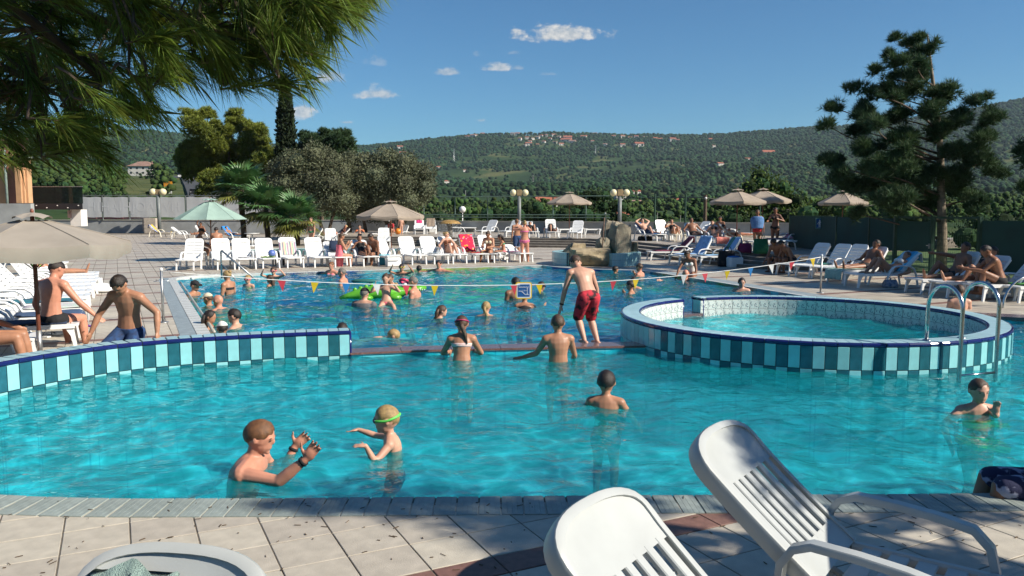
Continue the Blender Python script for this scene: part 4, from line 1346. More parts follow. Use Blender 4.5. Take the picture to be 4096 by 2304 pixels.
# ================================================================== loungers, parasols, furniture, fountain, fences, houses
M_plastic = mat('white_plastic', (.78, .79, .78), .32, .03, 3, .03, 200, spec=.5, rand=.03)
M_plastic_old = mat('cream_plastic', (.72, .68, .56), .4, .05, 4, .03, 200, rand=.05)
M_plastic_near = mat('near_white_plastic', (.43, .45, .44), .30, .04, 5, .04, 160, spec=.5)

def panel(L, W, slots, vertical=False, round_top=0.0, t=.028, rail=.055, head=.16, slot=.018, foot=.06):
    """slotted moulded panel in the XY plane: x 0..L, y -W/2..W/2"""
    mb = MB(); z = t / 2
    if round_top:
        r = round_top; pts = [(L - head, -W / 2), (L - r, -W / 2)]
        for k in range(7):
            a = -math.pi / 2 + math.pi / 2 * k / 6; pts.append((L - r + r * math.cos(a), -W / 2 + r + r * math.sin(a)))
        for k in range(7):
            a = math.pi / 2 * k / 6; pts.append((L - r + r * math.cos(a), W / 2 - r + r * math.sin(a)))
        pts.append((L - head, W / 2))
        mb.prism(pts, 0, t)
    else: mb.box((L - head / 2, 0, z), (head, W, t))
    mb.box((foot / 2, 0, z), (foot, W, t))
    a, b = foot, L - head
    for s in (-1, 1):
        mb.box(((a + b) / 2, s * (W / 2 - rail / 2), z), (b - a + .002, rail, t))
        mb.box((L * .5 - head * .25, s * (W / 2 - .012), z - t * .9), (L - head * .5, .02, t * 1.6))
    iw = W - 2 * rail
    if vertical:
        w = (iw - (slots + 1) * slot) / slots
        for k in range(slots): mb.box(((a + b) / 2, -iw / 2 + slot + w / 2 + k * (w + slot), z), (b - a + .002, w, t * .8))
    else:
        w = (b - a - (slots + 1) * slot) / slots
        for k in range(slots): mb.box((a + slot + w / 2 + k * (w + slot), 0, z), (w, iw + .002, t * .8))
        mb.box(((a + b) / 2, 0, z - .012), (b - a, .03, t * .5))
    return mb
LW_ = .62
def make_lounger(ang, vertical=False, material=None, seat_slots=8):
    """proto: origin on the ground under the hinge, foot end towards +X"""
    m = material or M_plastic
    t = thing('sun_lounger', 'x', 'sun lounger')
    seat = panel(1.25, LW_, seat_slots if not vertical else 6, vertical, .05, head=.10)
    seat.xf(Matrix.Translation((0, 0, .325)))
    seat.build('seat', m, t)
    b = panel(.74, LW_ - .02, 5 if not vertical else 7, vertical, .11)
    b.xf(Matrix.Translation((-.01, 0, .335)) @ Matrix.Rotation(math.pi, 4, 'Z') @ Matrix.Rotation(-R(ang), 4, 'Y'))
    b.build('backrest', m, t)
    for s in (-1, 1):
        y = s * (LW_ / 2 + .02)
        if ang > 8:
            pts = [(-.50, y * 1.02, 0), (-.44, y, .30), (-.36, y, .46), (-.24, y, .53), (.0, y, .545), (.2, y, .53), (.30, y, .46), (.38, y, .3), (.46, y * 1.02, 0)]
        else:
            pts = [(-.62, y, 0), (-.56, y, .26), (-.46, y, .33), (-.2, y, .335), (.0, y, .335), (.2, y, .335), (.30, y, .30), (.38, y, .2), (.46, y, 0)]
        MB().tube(pts, .030, 6, flat=(1.25, .75)).build('armrest', m, t)
        MB().loft([[(x0 - hw, y0 - .022, z), (x0 + hw, y0 - .022, z), (x0 + hw, y0 + .022, z), (x0 - hw, y0 + .022, z)] for x0, y0, z, hw in ((1.20, s * (LW_ / 2 - .04), 0, .022), (1.17, s * (LW_ / 2 - .045), .18, .028), (1.12, s * (LW_ / 2 - .05), .325, .06))]).build('leg', m, t)
    return t
PROTO = {}
def lounger(foot, fdir, label, ang=55, vertical=False, old=False, group=None, z=0.0, at_hinge=False):
    """place a lounger by the ground point of its foot end and the direction its foot end looks"""
    key = (ang, vertical, old)
    fd = Vector(fdir[:2]).normalized()
    if key not in PROTO: PROTO[key] = make_lounger(ang, vertical, M_plastic_old if old else None); o = PROTO[key]
    else: o = copy_tree(PROTO[key])
    h = Vector((foot[0], foot[1])) - (fd * 1.15 if not at_hinge else fd * 0)
    o.location = (h.x, h.y, z); o.rotation_euler = (0, 0, math.atan2(fd.y, fd.x))
    for k in ('group',):
        if k in o: del o[k]
    tag(o, label, 'sun lounger', group)
    LOUNGERS.append((h, fd, ang, z))
    return h, fd
LOUNGERS = []
NE2 = -E2; 
# ---- row along the far pool edge, foot ends towards the water
FARROW = [(742, 1082, 62), (905, 1079, 62), (990, 1077, 60), (1085, 1075, 60), (1182, 1071, 62), (1290, 1069, 60), (1371, 1068, 40), (1484, 1065, 45), (1572, 1063, 40), (1676, 1058, 58), (1764, 1056, 58), (1838, 1054, 55), (1925, 1052, 60), (2001, 1050, 62), (2103, 1049, 20)]
ROWLAB = {0: 'white lounger standing alone at the head of the far poolside row', 4: 'white lounger with a striped towel over its back', 6: 'low white lounger carrying the woman in the pink towel', 7: 'white lounger in parasol shade with two people', 8: 'low white lounger behind the cool boxes', 11: 'white lounger with a blonde woman sitting up', 12: 'white lounger draped with the red patterned towel', 13: 'white lounger carrying a woman and a girl', 14: 'nearly flat white lounger beside the woman in the pink bikini', 3: 'white lounger with a blue ball and towel on its seat'}
FARPOS = []
for k, (px, py, ang) in enumerate(FARROW):
    g = G(px, py)
    fd = NE2 if k else Vector((.16, -1))
    lab = ROWLAB.get(k)
    FARPOS.append(lounger(g, fd, lab or 'empty white plastic lounger in the row along the far pool edge', ang, group=None if lab else 'loungers along the far pool edge'))
# ---- left row, foot ends to the right
LEFTROW = []
s0, s1 = Vector(G(385, 1142)[:2]), Vector(G(285, 1382)[:2])
for k in range(11):
    p = s0.lerp(s1, k / 10) + E1 * rnd.uniform(-.08, .08)
    lab = {0: 'white side row lounger carrying the person with the bright green bag', 7: 'white side row lounger with the teal and navy towel', 8: 'white side row lounger with the pale flowered towel and sitting man',
           9: 'white side row lounger with the dark blue towel', 10: 'white side row lounger with the navy towel beside the striped wall'}.get(k)
    LEFTROW.append(lounger(p, E1, lab or 'empty white slatted lounger in the side row near the beige parasol', 50 if k % 3 else 58, group=None if lab else 'loungers in the side row by the beige parasol'))
lounger(G(262, 1092), E1, 'white lounger beyond the side row beside the beige bins', 60)
lounger(G(120, 1450), E1, 'white lounger at the wall end of the side row', 45)
# ---- upper terrace and lawn side
def terr(px, py, fd, ang, lab, vertical=False, old=False, z=None, grp=None):
    return lounger(G(px, py, TZ if z is None else z), fd, lab, ang, vertical, old, grp, TZ if z is None else z)
DN = Vector((.12, -1))
T_A = terr(1678, 938, DN, 50, 'white lounger with a pink cloth and clothes on it')
T_B = terr(1725, 936, DN, 55, 'white lounger with a brown towel beside a white bin')
T_C = terr(1900, 929, (1, .1), 0, 'flat white lounger seen side on by the mushroom fountain')
T_D = terr(1913, 946, (-.55, -.8), 55, 'empty white lounger on the terrace next to the mushroom fountain')
T_E = terr(2010, 948, (-.5, -.8), 55, 'empty white lounger on the terrace behind the couple at the steps')
T_E2 = terr(2060, 940, (-.5, -.8), 40, 'partly lowered white lounger behind the couple at the steps')
T_F = terr(2136, 951, DN, 30, 'white lounger with a sunbather in dark clothes beside the lamp post')
T_G = terr(2218, 952, DN, 66, 'upright white lounger with a dark dressed sunbather')
T_H = terr(2290, 954, (-.3, -1), 55, 'empty white lounger under the terrace parasol')
T_H2 = terr(2235, 938, (-1, -.3), 0, 'flat white lounger behind the terrace parasol pole')
T_I = terr(2340, 938, (-1, -.2), 0, 'flat white lounger seen side on left of the standing stones')
T_I2 = terr(2395, 938, (-1, -.2), 0, 'flat white lounger half hidden by the standing stones')
T_J = terr(2642, 965, (.5, -.85), 42, 'white lounger with a blue towel and a young man resting')
T_K = terr(2698, 961, (.35, -.9), 66, 'upright bluish white lounger standing empty on the terrace')
T_L = terr(2719, 966, (.1, -1), 42, 'cream lounger carrying a woman in a dark bikini', old=True)
T_M = terr(2752, 946, (-.8, -.6), 45, 'empty white lounger behind the sunbathers, turned aside')
T_N = terr(2805, 973, DN, 50, 'white lounger with a man in sunglasses in the shade')
T_O = terr(2888, 984, (.05, -1), 45, 'white lounger with a salmon towel hanging over its foot')
T_P = terr(3035, 975, (1, -.25), 40, 'lounger with a reddish sunbather beside the parasol pole', old=True)
T_P2 = terr(3010, 958, (1, -.15), 40, 'white lounger behind the person wrapped in a blue towel', vertical=True)
T_Q = terr(3068, 990, (-.9, -.4), 40, 'white lounger with towels behind the woman with the purple sarong')
T_Q2 = terr(3150, 975, (-.9, -.4), 40, 'white lounger with a blue towel at the fence end')
T_S = terr(3000, 1000, (-1, -.25), 0, 'flat white lounger beside the pink and green bags')
# beside the stone fountain, lower level
R1 = lounger(G(2600, 1040), (-1, -.12), 'white lounger with a dark red towel behind the stone fountain', 45)
R2 = lounger(G(2700, 1058), (-.85, -.5), 'lounger with a blue towel over its raised back', 58)
R3 = lounger(G(2790, 1062), (-.95, -.3), 'lounger with a blue and green towel over its back', 55)
# right row in the shade
RROW = [(3135, 1100, 55, 'shaded white lounger beside the two boys'), (3215, 1108, 55, 'empty shaded white lounger in the row before the green screen'), (3280, 1116, 58, 'empty shaded white lounger in the row before the green screen'),
    (3345, 1130, 55, 'shaded lounger with a man lying in dark trunks'), (3412, 1148, 42, 'white lounger with a tanned woman lying with raised knees'), (3660, 1172, 58, 'shaded lounger carrying a man with one raised arm'), (3760, 1186, 50, 'shaded lounger carrying a person in a black top'),
    (3900, 1200, 45, 'shaded lounger carrying a bare backed man bending forward'), (4040, 1206, 20, 'shaded lounger with a green towel at the end of the row')]
RPOS = []
for k, (px, py, ang, lab) in enumerate(RROW):
    fd = Vector((-.92, -.40)) if k < 4 else Vector((-.97, -.22))
    RPOS.append(lounger(G(px, py), fd, lab, ang, group='shaded loungers before the green screen' if lab.startswith('empty') else None))
# left background and behind the palms
L_A = lounger(G(690, 948), (1, -.1), 'cream lounger with a yellow and blue towel by the stone pillar', 45, old=True)
L_B = lounger(G(790, 955), (1, .05), 'white lounger half behind the mint parasol pole', 40)
L_C = lounger(G(880, 958), (1, .05), 'old white lounger with vertical slots under the mint parasol', 55, True)
L_D = lounger(G(985, 965), (.9, -.3), 'white lounger with a bright blue towel among the palms', 50)
L_E = lounger(G(1330, 985), (.3, -1), 'white lounger with vertical slots behind the boy with arm bands', 55, True)
L_F = lounger(G(1180, 980), (-.8, -.5), 'slotted white lounger beside the shortest palm', 55, True)
L_G = lounger(G(1290, 968), (-.9, -.3), 'white lounger with a woman in a straw hat', 42)
L_H = lounger(G(1420, 972), (-.9, -.3), 'lowered white lounger behind the boy with arm bands', 20)
L_I = lounger(G(1490, 960), (-.6, -.8), 'grey white lounger with vertical slots seen from its back', 60, True)
L_J = lounger(G(1560, 960), (-.6, -.8), 'second vertical slotted lounger beside the brown parasol', 60, True)
L_K = lounger(G(1540, 990), (.2, -1), 'upright vertical slotted chair lounger behind the shaded couple', 66, True)
L_L = lounger(G(1690, 985), (-1, .1), 'flat white lounger at the foot of the steps', 0)

# ---- near slatted loungers -----------------------------------------------
def near_lounger(label, hinge, fd, ang=41, with_arm=True, back_len=.80):
    t = thing('slatted_lounger', label, 'sun lounger', (hinge[0], hinge[1], 0), math.atan2(fd[1], fd[0]))
    W, L = .62, back_len
    mt = Matrix.Translation((0, 0, .37)) @ Matrix.Rotation(math.pi, 4, 'Z') @ Matrix.Rotation(-R(ang), 4, 'Y')
    # outline of the back, u along the length from the hinge, v across
    def half(u):
        if u < L - .17: return W / 2 * (.96 + .04 * u / L)
        s = (u - (L - .17)) / .17
        return W / 2 * max(0, 1 - s ** 2.7) ** .42 if s < 1 else 0
    us = [0, .1, .2, .35, .5, L - .22, L - .17, L - .13, L - .10, L - .07, L - .05, L - .03, L - .018, L - .009, L - .003, L - .0004]
    outl = [(u, half(u)) for u in us] + [(u, -half(u)) for u in us[::-1]]
    def dish(u, v): return .030 * (2 * abs(v) / W) ** 2.2 - .010 * math.sin(math.pi * min(1, u / L)) + .035 * max(0, (u - L + .2) / .2) ** 2
    # thick rolled rim
    rim = MB()
    prof = [(-.012, -.072), (.002, -.074), (.007, -.045), (.007, -.012), (.001, .001), (-.014, .0065), (-.036, .0055), (-.034, -.004), (-.012, -.012)]
    rings = []
    n = len(outl)
    for k in range(n):
        p = Vector(outl[k]); a, b = Vector(outl[max(k - 1, 0)]), Vector(outl[min(k + 1, n - 1)])
        d = (b - a).normalized(); nn = Vector((d.y, -d.x))
        if nn.dot(p - Vector((L * .45, 0))) < 0: nn = -nn
        rings.append([mt @ Vector((p.x + nn.x * o, p.y + nn.y * o, dish(*p) + z)) for o, z in prof])
    rim.loft(rings)
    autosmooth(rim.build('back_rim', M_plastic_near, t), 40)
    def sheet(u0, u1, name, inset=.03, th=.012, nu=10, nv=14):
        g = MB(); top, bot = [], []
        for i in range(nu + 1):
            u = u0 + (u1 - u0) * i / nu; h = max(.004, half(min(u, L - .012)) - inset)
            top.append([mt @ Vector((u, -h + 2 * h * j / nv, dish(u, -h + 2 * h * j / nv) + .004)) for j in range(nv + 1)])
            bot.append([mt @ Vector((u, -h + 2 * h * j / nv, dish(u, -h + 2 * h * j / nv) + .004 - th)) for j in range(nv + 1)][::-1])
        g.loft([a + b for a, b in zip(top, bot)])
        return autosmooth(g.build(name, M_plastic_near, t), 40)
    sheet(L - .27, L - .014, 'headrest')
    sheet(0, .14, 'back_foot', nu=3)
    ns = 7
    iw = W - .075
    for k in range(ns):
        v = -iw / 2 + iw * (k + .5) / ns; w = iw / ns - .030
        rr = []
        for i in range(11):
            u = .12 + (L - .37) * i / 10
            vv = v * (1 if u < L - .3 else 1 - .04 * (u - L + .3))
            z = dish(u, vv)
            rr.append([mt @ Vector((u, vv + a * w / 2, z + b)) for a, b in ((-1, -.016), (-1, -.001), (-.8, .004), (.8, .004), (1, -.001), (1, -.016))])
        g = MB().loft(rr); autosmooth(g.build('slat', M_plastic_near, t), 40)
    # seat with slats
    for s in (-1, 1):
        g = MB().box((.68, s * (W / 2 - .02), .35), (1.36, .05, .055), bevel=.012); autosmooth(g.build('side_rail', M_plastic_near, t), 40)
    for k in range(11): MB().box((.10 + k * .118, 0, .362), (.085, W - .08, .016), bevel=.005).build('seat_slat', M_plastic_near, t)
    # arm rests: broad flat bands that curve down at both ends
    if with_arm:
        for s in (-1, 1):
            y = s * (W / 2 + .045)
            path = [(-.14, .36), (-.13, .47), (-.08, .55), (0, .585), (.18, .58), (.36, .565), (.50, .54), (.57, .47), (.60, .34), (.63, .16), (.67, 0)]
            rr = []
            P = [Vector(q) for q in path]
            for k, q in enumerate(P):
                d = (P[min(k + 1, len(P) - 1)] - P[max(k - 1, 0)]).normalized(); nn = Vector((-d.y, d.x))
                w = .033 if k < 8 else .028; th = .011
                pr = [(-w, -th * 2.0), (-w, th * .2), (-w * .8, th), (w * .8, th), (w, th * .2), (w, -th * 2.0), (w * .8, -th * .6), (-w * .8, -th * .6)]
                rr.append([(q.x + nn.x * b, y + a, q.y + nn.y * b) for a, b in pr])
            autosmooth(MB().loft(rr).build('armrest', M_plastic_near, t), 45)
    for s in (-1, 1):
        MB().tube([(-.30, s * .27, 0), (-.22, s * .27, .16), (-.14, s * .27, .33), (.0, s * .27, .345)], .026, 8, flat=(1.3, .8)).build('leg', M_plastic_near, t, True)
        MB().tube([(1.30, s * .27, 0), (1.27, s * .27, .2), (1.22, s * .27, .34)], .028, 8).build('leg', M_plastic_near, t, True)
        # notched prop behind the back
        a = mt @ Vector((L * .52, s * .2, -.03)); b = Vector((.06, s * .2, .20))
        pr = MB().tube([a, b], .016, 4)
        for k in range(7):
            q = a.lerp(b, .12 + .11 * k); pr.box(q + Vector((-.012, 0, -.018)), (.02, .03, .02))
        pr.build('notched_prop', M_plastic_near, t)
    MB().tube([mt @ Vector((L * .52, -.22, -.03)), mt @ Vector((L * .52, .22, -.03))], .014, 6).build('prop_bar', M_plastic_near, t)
    return t
FD1 = Vector((.80, -.60))
near_lounger('large white slatted lounger with an arm rest, beside the red stripe by the pool coping', (1.45, 3.46), FD1, 40)
near_lounger('large white slatted lounger in front of the other slatted one, without visible arm rest', (.74, 2.47), FD1, 40)
NL3 = near_lounger('white lounger head with a pale green towel on it, on sunny pale tiles', (-1.12, 1.84), (-.16, -1), 40)

# ---- parasols ------------------------------------------------------------
M_beige = mat('beige_canvas', (.36, .30, .24), .9, .08, 3, .2, 160, transl=.12)
M_beige_near = mat('taupe_canvas', (.34, .30, .25), .9, .06, 3, .25, 220, transl=.10)
M_mint = mat('mint_canvas', (.33, .47, .41), .85, .06, 3, .15, 160, transl=.2)
M_polewood = mat('brown_pole', (.22, .075, .045), .45, .15, 10, spec=.5)
M_rib = mat('dark_rib', (.06, .05, .045), .6, .1, 10)
def parasol(label, base, apex, radius, drop, m, n=8, val=.13, rot=0.2, scallop=False, foot='none', pole=.022, thick=.004):
    t = thing('parasol', label, 'parasol', base, rot, None)
    zr = apex - drop
    vr = radius * .20
    sub = 6
    can = MB(); rings = []
    K = 9
    for i in range(K + 1):
        f = .12 + .88 * i / K
        ring = []
        for k in range(n * sub):
            a = 2 * math.pi * k / (n * sub); fr = (k % sub) / sub
            mid = math.sin(math.pi * fr)
            poly = math.cos(math.pi / n) / math.cos(math.pi / n - 2 * math.pi / n * fr) if not scallop else 1 - .15 * mid
            r = radius * f * poly
            z = apex - drop * (f ** 1.12) - (.045 * mid * f * radius * (.6 if not scallop else .2))
            ring.append((r * math.cos(a), r * math.sin(a), z))
        rings.append(ring)
    can.loft(rings, cap=False)
    c = can.build('canopy', m, t); autosmooth(c, 9)
    for k in range(n):
        sm = MB().tube([Vector(rings[i][k * sub]) + Vector((0, 0, .004)) for i in range(K + 1)], .007, 5); sm.build('seam', m, t)
    if val:
        vb = MB(); last = rings[-1]
        hem = [(x * .995, y * .995, z - val * (.90 + .16 * abs(math.sin(math.pi * (k % sub) / sub)) + .05 * math.sin(k * 2.1))) for k, (x, y, z) in enumerate(last)]
        vb.loft([last, [(x * 1.012, y * 1.012, z - val * .5) for x, y, z in last], hem], cap=False)
        autosmooth(vb.build('valance', m, t), 25)
    cap_ = MB(); rr = []
    for f, dz in ((.02, .05), (.5, .02), (1.0, -.03)):
        ring = []
        for k in range(n * 4):
            a = 2 * math.pi * k / (n * 4); mid = math.sin(math.pi * (k % 4) / 4)
            ring.append((vr * f * math.cos(a), vr * f * math.sin(a), apex + dz + .02 + (.035 * mid * f)))
        rr.append(ring)
    cap_.loft(rr, cap=False); cap_.build('vent_cap', m, t, True)
    MB().ball((0, 0, apex + .085), (.022, .022, .035), 8).build('finial', M_polewood, t, True)
    pl = MB().tube([(0, 0, .0), (0, 0, apex + .05)], pole, 10); pl.build('pole', M_polewood, t, True)
    for k in range(n):
        a = 2 * math.pi * k / n
        rb = MB().tube([(0, 0, apex - .03), (radius * .5 * math.cos(a), radius * .5 * math.sin(a), apex - drop * .46 - .03), (radius * .985 * math.cos(a), radius * .985 * math.sin(a), zr - .02)], .008, 5).build('rib', M_rib, t)
        MB().tube([(radius * .5 * math.cos(a), radius * .5 * math.sin(a), apex - drop * .46 - .035), (.03 * math.cos(a), .03 * math.sin(a), apex - drop - .32)], .006, 4).build('stretcher', M_rib, t)
    if foot == 'block': MB().lathe([(.26, 0), (.26, .06), (.22, .10), (.05, .12), (.045, .30)], 16).build('base', mat('base_concrete', (.40, .39, .36), .8, .1, 8, .2), t, True)
    elif foot == 'sleeve':
        MB().lathe([(.25, 0), (.25, .05), (.05, .07)], 16).build('base', mat('base_concrete', (.40, .39, .36), .8, .1, 8, .2), t, True)
        MB().tube([(0, 0, .05), (0, 0, .45)], .034, 10).build('sleeve', M_steel_matt, t, True)
    elif foot == 'round': MB().lathe([(.24, 0), (.27, .05), (.25, .12), (.12, .2), (.04, .22), (.035, .33)], 18).build('base', mat('base_beige', (.50, .46, .38), .7, .1, 8, .2), t, True)
    return t
u1 = G(163, 1462)
parasol('near beige parasol with sagging valance over the side row loungers', (u1.x, u1.y, 0), 1.86, 1.10, .31, M_beige_near, 6, .17, .55, foot='sleeve', pole=.026)
u2 = G(848, 1043)
parasol('mint green parasol with scalloped edge near the lone lounger', (u2.x, u2.y, 0), 2.36, 1.36, .74, M_mint, 8, 0, .25, True, 'round')
u3 = G(1565, 1030)
parasol('brown parasol with a valance behind the far poolside row', (u3.x, u3.y, 0), 2.30, 1.42, .55, M_beige, 8, .16, .35, foot='block')
u4 = G(2277, 935, TZ)
parasol('pale brown parasol on the upper terrace between the lamp posts', (u4.x, u4.y, TZ), 2.66, 1.48, .62, M_beige, 8, .13, .1)
u5 = G(2945, 987, TZ)
parasol('beige parasol in front of its twin by the bamboo', (u5.x, u5.y, TZ), 2.34, 1.20, .45, M_beige, 6, .13, .45)
u6 = G(3046, 978, TZ)
parasol('beige parasol half hidden by its twin by the bamboo', (u6.x, u6.y, TZ), 2.42, 1.22, .45, M_beige, 6, .13, .85)
parasol('beige parasol beyond the green fence behind the pine branches', (*G(3368, 900, Y=38)[:2], 0), 2.84, 1.15, .5, M_beige, 6, .12, .4)
parasol('parasol beside the near deck that shades the paving between the slatted loungers', (4.15, 2.75, 0), 2.25, 1.0, .45, M_beige, 8, .1, .4)

# ---- umbrella foot waiting on the deck
ub = thing('weighted_stand', 'white plastic water filled parasol foot standing empty on the deck', 'parasol foot', (*G(402, 1168)[:2], 0))
MB().lathe([(.10, 0), (.28, .02), (.30, .08), (.27, .17), (.12, .21), (.055, .22), (.055, .34), (.03, .34)], 20).build('body', M_plastic, ub, True)

# ---- rope with pennants and the depth sign ---------------------------------
RL, RR_ = Vector((-6.11, 13.9, .90)), Vector((7.35, 18.96, .86))
def rope_at(t): 
    p = RL.lerp(RR_, t); p.z -= .44 * 4 * t * (1 - t)
    return p
for q, lab in ((RL, 'steel pole carrying the pennant rope beside the blue grey pool border'), (RR_, 'steel pole carrying the pennant rope on the deck behind the whirlpool')):
    o = thing('rope_pole', lab, 'pole', (q.x, q.y, 0))
    MB().tube([(0, 0, 0), (0, 0, q.z + .02)], .022, 10).build('post', M_steel_matt, o, True)
    MB().lathe([(.09, 0), (.09, .012), (.03, .02)], 14).build('flange', M_steel_matt, o, True)
    MB().ball((0, 0, q.z + .03), (.03, .03, .035), 8).build('cap', M_plastic, o, True)
M_rope = mat('white_rope', (.75, .75, .72), .8, .05, 30)
tag(MB().tube([rope_at(k / 40) for k in range(41)], .0075, 6).build('pennant_rope', M_rope, None, True), 'thin white rope strung across the main pool', 'rope')
PCOL = {'red': (.62, .06, .09), 'yellow': (.72, .55, .02), 'blue': (.03, .26, .62), 'white': (.75, .77, .76)}
seen_p = {}
for px, c in ((1123, 'red'), (1256, 'yellow'), (1382, 'blue'), (1504, 'white'), (1622, 'red'), (1738, 'yellow'), (2055, 'red'), (2157, 'yellow'), (2262, 'white'), (2455, 'red'), (2545, 'yellow'), (2738, 'white'), (2822, 'red'), (2912, 'yellow'), (3005, 'blue'), (3087, 'white'), (3170, 'red'), (3252, 'yellow')):
    u = (px - 2048) / FPX; t = (u * RL.y - RL.x) / ((RR_.x - RL.x) - u * (RR_.y - RL.y))
    p = rope_at(t); d = (rope_at(t + .004) - rope_at(t - .004)).normalized()
    w, h = .075, .21
    f = Vector((-d.y, d.x, 0)) * .002
    tl, tr, bt = p - d * w, p + d * w, p + Vector((.03 * rnd.uniform(-1, 1), rnd.uniform(-.03, .03), -h))
    mb = MB(); mb.add([tl + f, tr + f, bt + f, tl - f, tr - f, bt - f], [(0, 1, 2), (5, 4, 3), (0, 3, 4, 1), (1, 4, 5, 2), (2, 5, 3, 0)])
    tag(mb.build('pennant', mat('pennant_' + c, PCOL[c], .6, .08, 6, transl=.35)), c + ' triangular pennant hanging from the rope over the pool', 'pennant', c + ' pennants on the rope')
M_blue = mat('sign_blue', (.015, .10, .30), .4, .05, 5)
M_yel = mat('sign_yellow', (.75, .50, .04), .4, .05, 5)
M_sw = mat('sign_white', (.80, .80, .78), .45, .03, 5)
TEXTS = []
def rrect(w, h, r, n=5):
    out = []
    for cx, cy, a0 in ((w / 2 - r, h / 2 - r, 0), (-w / 2 + r, h / 2 - r, 90), (-w / 2 + r, -h / 2 + r, 180), (w / 2 - r, -h / 2 + r, 270)):
        for k in range(n + 1): a = R(a0 + 90 * k / n); out.append((cx + r * math.cos(a), cy + r * math.sin(a)))
    return out
def text(body, size, loc, m, parent, name='lettering', rot=(math.pi / 2, 0, 0), mirror=False, ext=.001):
    c = bpy.data.curves.new(name, 'FONT'); c.body = body; c.size = size; c.align_x = 'CENTER'; c.align_y = 'CENTER'; c.extrude = ext
    o = bpy.data.objects.new(name, c); COL.objects.link(o); o.parent = parent; o.location = loc; o.rotation_euler = rot
    if mirror: o.scale = (-1, 1, 1)
    c.materials.append(m)
    TEXTS.append(o)
    return o
sp = rope_at(.4717)
sg = thing('depth_sign', 'square blue and yellow water depth sign hanging from the pennant rope', 'sign', (sp.x, sp.y - .02, sp.z - .17 + .055), R(4))
def plate(w, h, r, y0, y1, m, name, parent):
    mb = MB().prism(rrect(w, h, r), y0, y1); mb.xf(Matrix.Rotation(math.pi / 2, 4, 'X')); return mb.build(name, m, parent)
plate(.335, .345, .05, -.004, .004, M_yel, 'border_plate', sg)
plate(.29, .30, .035, .0045, .007, M_sw, 'white_line', sg)
plate(.245, .255, .008, .0075, .010, M_blue, 'blue_field', sg)
wv = MB().tube([(-.105 + .21 * k / 24, -.0125, .078 - .012 * abs(math.sin(k * math.pi / 6))) for k in range(25)], .0045, 4); wv.build('wave_mark', M_sw, sg)
MB().tube([(-.11, -.0125, -.012), (-.045, -.0125, -.012), (.03, -.0125, -.085), (.11, -.0125, -.085)], .0045, 4).build('slope_mark', M_sw, sg)
ar = MB().tube([(.073, -.0125, -.07), (.073, -.0125, .05)], .0035, 4)
for z, s in ((.056, -1), (-.076, 1)): ar.add([(.073, -.0135, z), (.058, -.0135, z + s * .022), (.088, -.0135, z + s * .022)], [(0, 1, 2)])
ar.build('depth_arrow', M_sw, sg)
text('1.3 m', .042, (.018, -.0115, .0), M_sw, sg)

# ---- stone fountain ----------------------------------------------------------
M_rock = mat('sandstone_rock', (.40, .325, .205), .95, .25, 3.0, 1.0, 14, col2=(.19, .15, .095), detail=8)
M_rock2 = mat('grey_rock', (.34, .295, .215), .95, .25, 3.5, 1.0, 16, col2=(.15, .13, .10), detail=8)
FC = Vector((3.10, 29.45))
def rock(name, label, c, size, seed, m, rz=0, flat=None, cuts=7, sharp=.5, top=None):
    r = random.Random(seed)
    mb = MB(); n = 44; mb.ball((0, 0, 0), 1, n)
    vs = np.array(mb.v)
    # squarish start, then facets cut off, then ragged relief
    nm = np.linalg.norm(np.abs(vs) ** 1.0, axis=1, keepdims=True); vs = vs / (np.sum(np.abs(vs) ** 4, axis=1, keepdims=True) ** .25) * .9
    planes = [(Vector((r.gauss(0, 1), r.gauss(0, 1), r.gauss(0, .6))).normalized(), r.uniform(.62, .86)) for _ in range(cuts)]
    if top: planes.append((Vector((.05, -.1, 1)).normalized(), top))
    for nrm, dd in planes:
        nv = np.array(nrm); e = vs @ nv - dd; e = np.where(e > 0, e, 0); vs = vs - e[:, None] * nv[None] * .98
    dirn = vs / (np.linalg.norm(vs, axis=1, keepdims=True) + 1e-9)
    f1 = fbm(vs[:, :1] * 2.6 + 5 + seed, vs[:, 1:2] * 2.6 + vs[:, 2:] * 2.1, seed, 4) - .5
    f2 = np.abs(fbm(vs[:, 2:] * 5 + 3, vs[:, :1] * 5 + vs[:, 1:2] * 4 + seed, seed + 5, 3) - .5)
    vs = vs + dirn * (f1 * .30 - f2 * .22)
    vs = vs * np.array(size)[None]
    z0 = -size[2] * .75
    vs[:, 2] = np.maximum(vs[:, 2], z0)
    ca, sa = math.cos(rz), math.sin(rz)
    vs = np.stack([vs[:, 0] * ca - vs[:, 1] * sa, vs[:, 0] * sa + vs[:, 1] * ca, vs[:, 2] - z0], -1)
    mb.v = [tuple(v) for v in vs]
    o = mb.build(name, m, None, loc=c); autosmooth(o, 22)
    tag(o, label, 'rock'); return o
bs = tag(bpy.data.objects.new('fountain_basin', None), 'horseshoe fountain basin faced with pale aqua tiles at the far pool edge', 'fountain'); COL.objects.link(bs)
BR, BH = 1.62, .46
M_aqua2 = mat('pale_aqua_tile', (.36, .60, .60), .2, .05, 6, .03, 8, rand=.05)
def arcp(c, r, a0, a1, n): return [c + Vector((math.cos(a0 + (a1 - a0) * k / n), math.sin(a0 + (a1 - a0) * k / n))) * r for k in range(n + 1)]
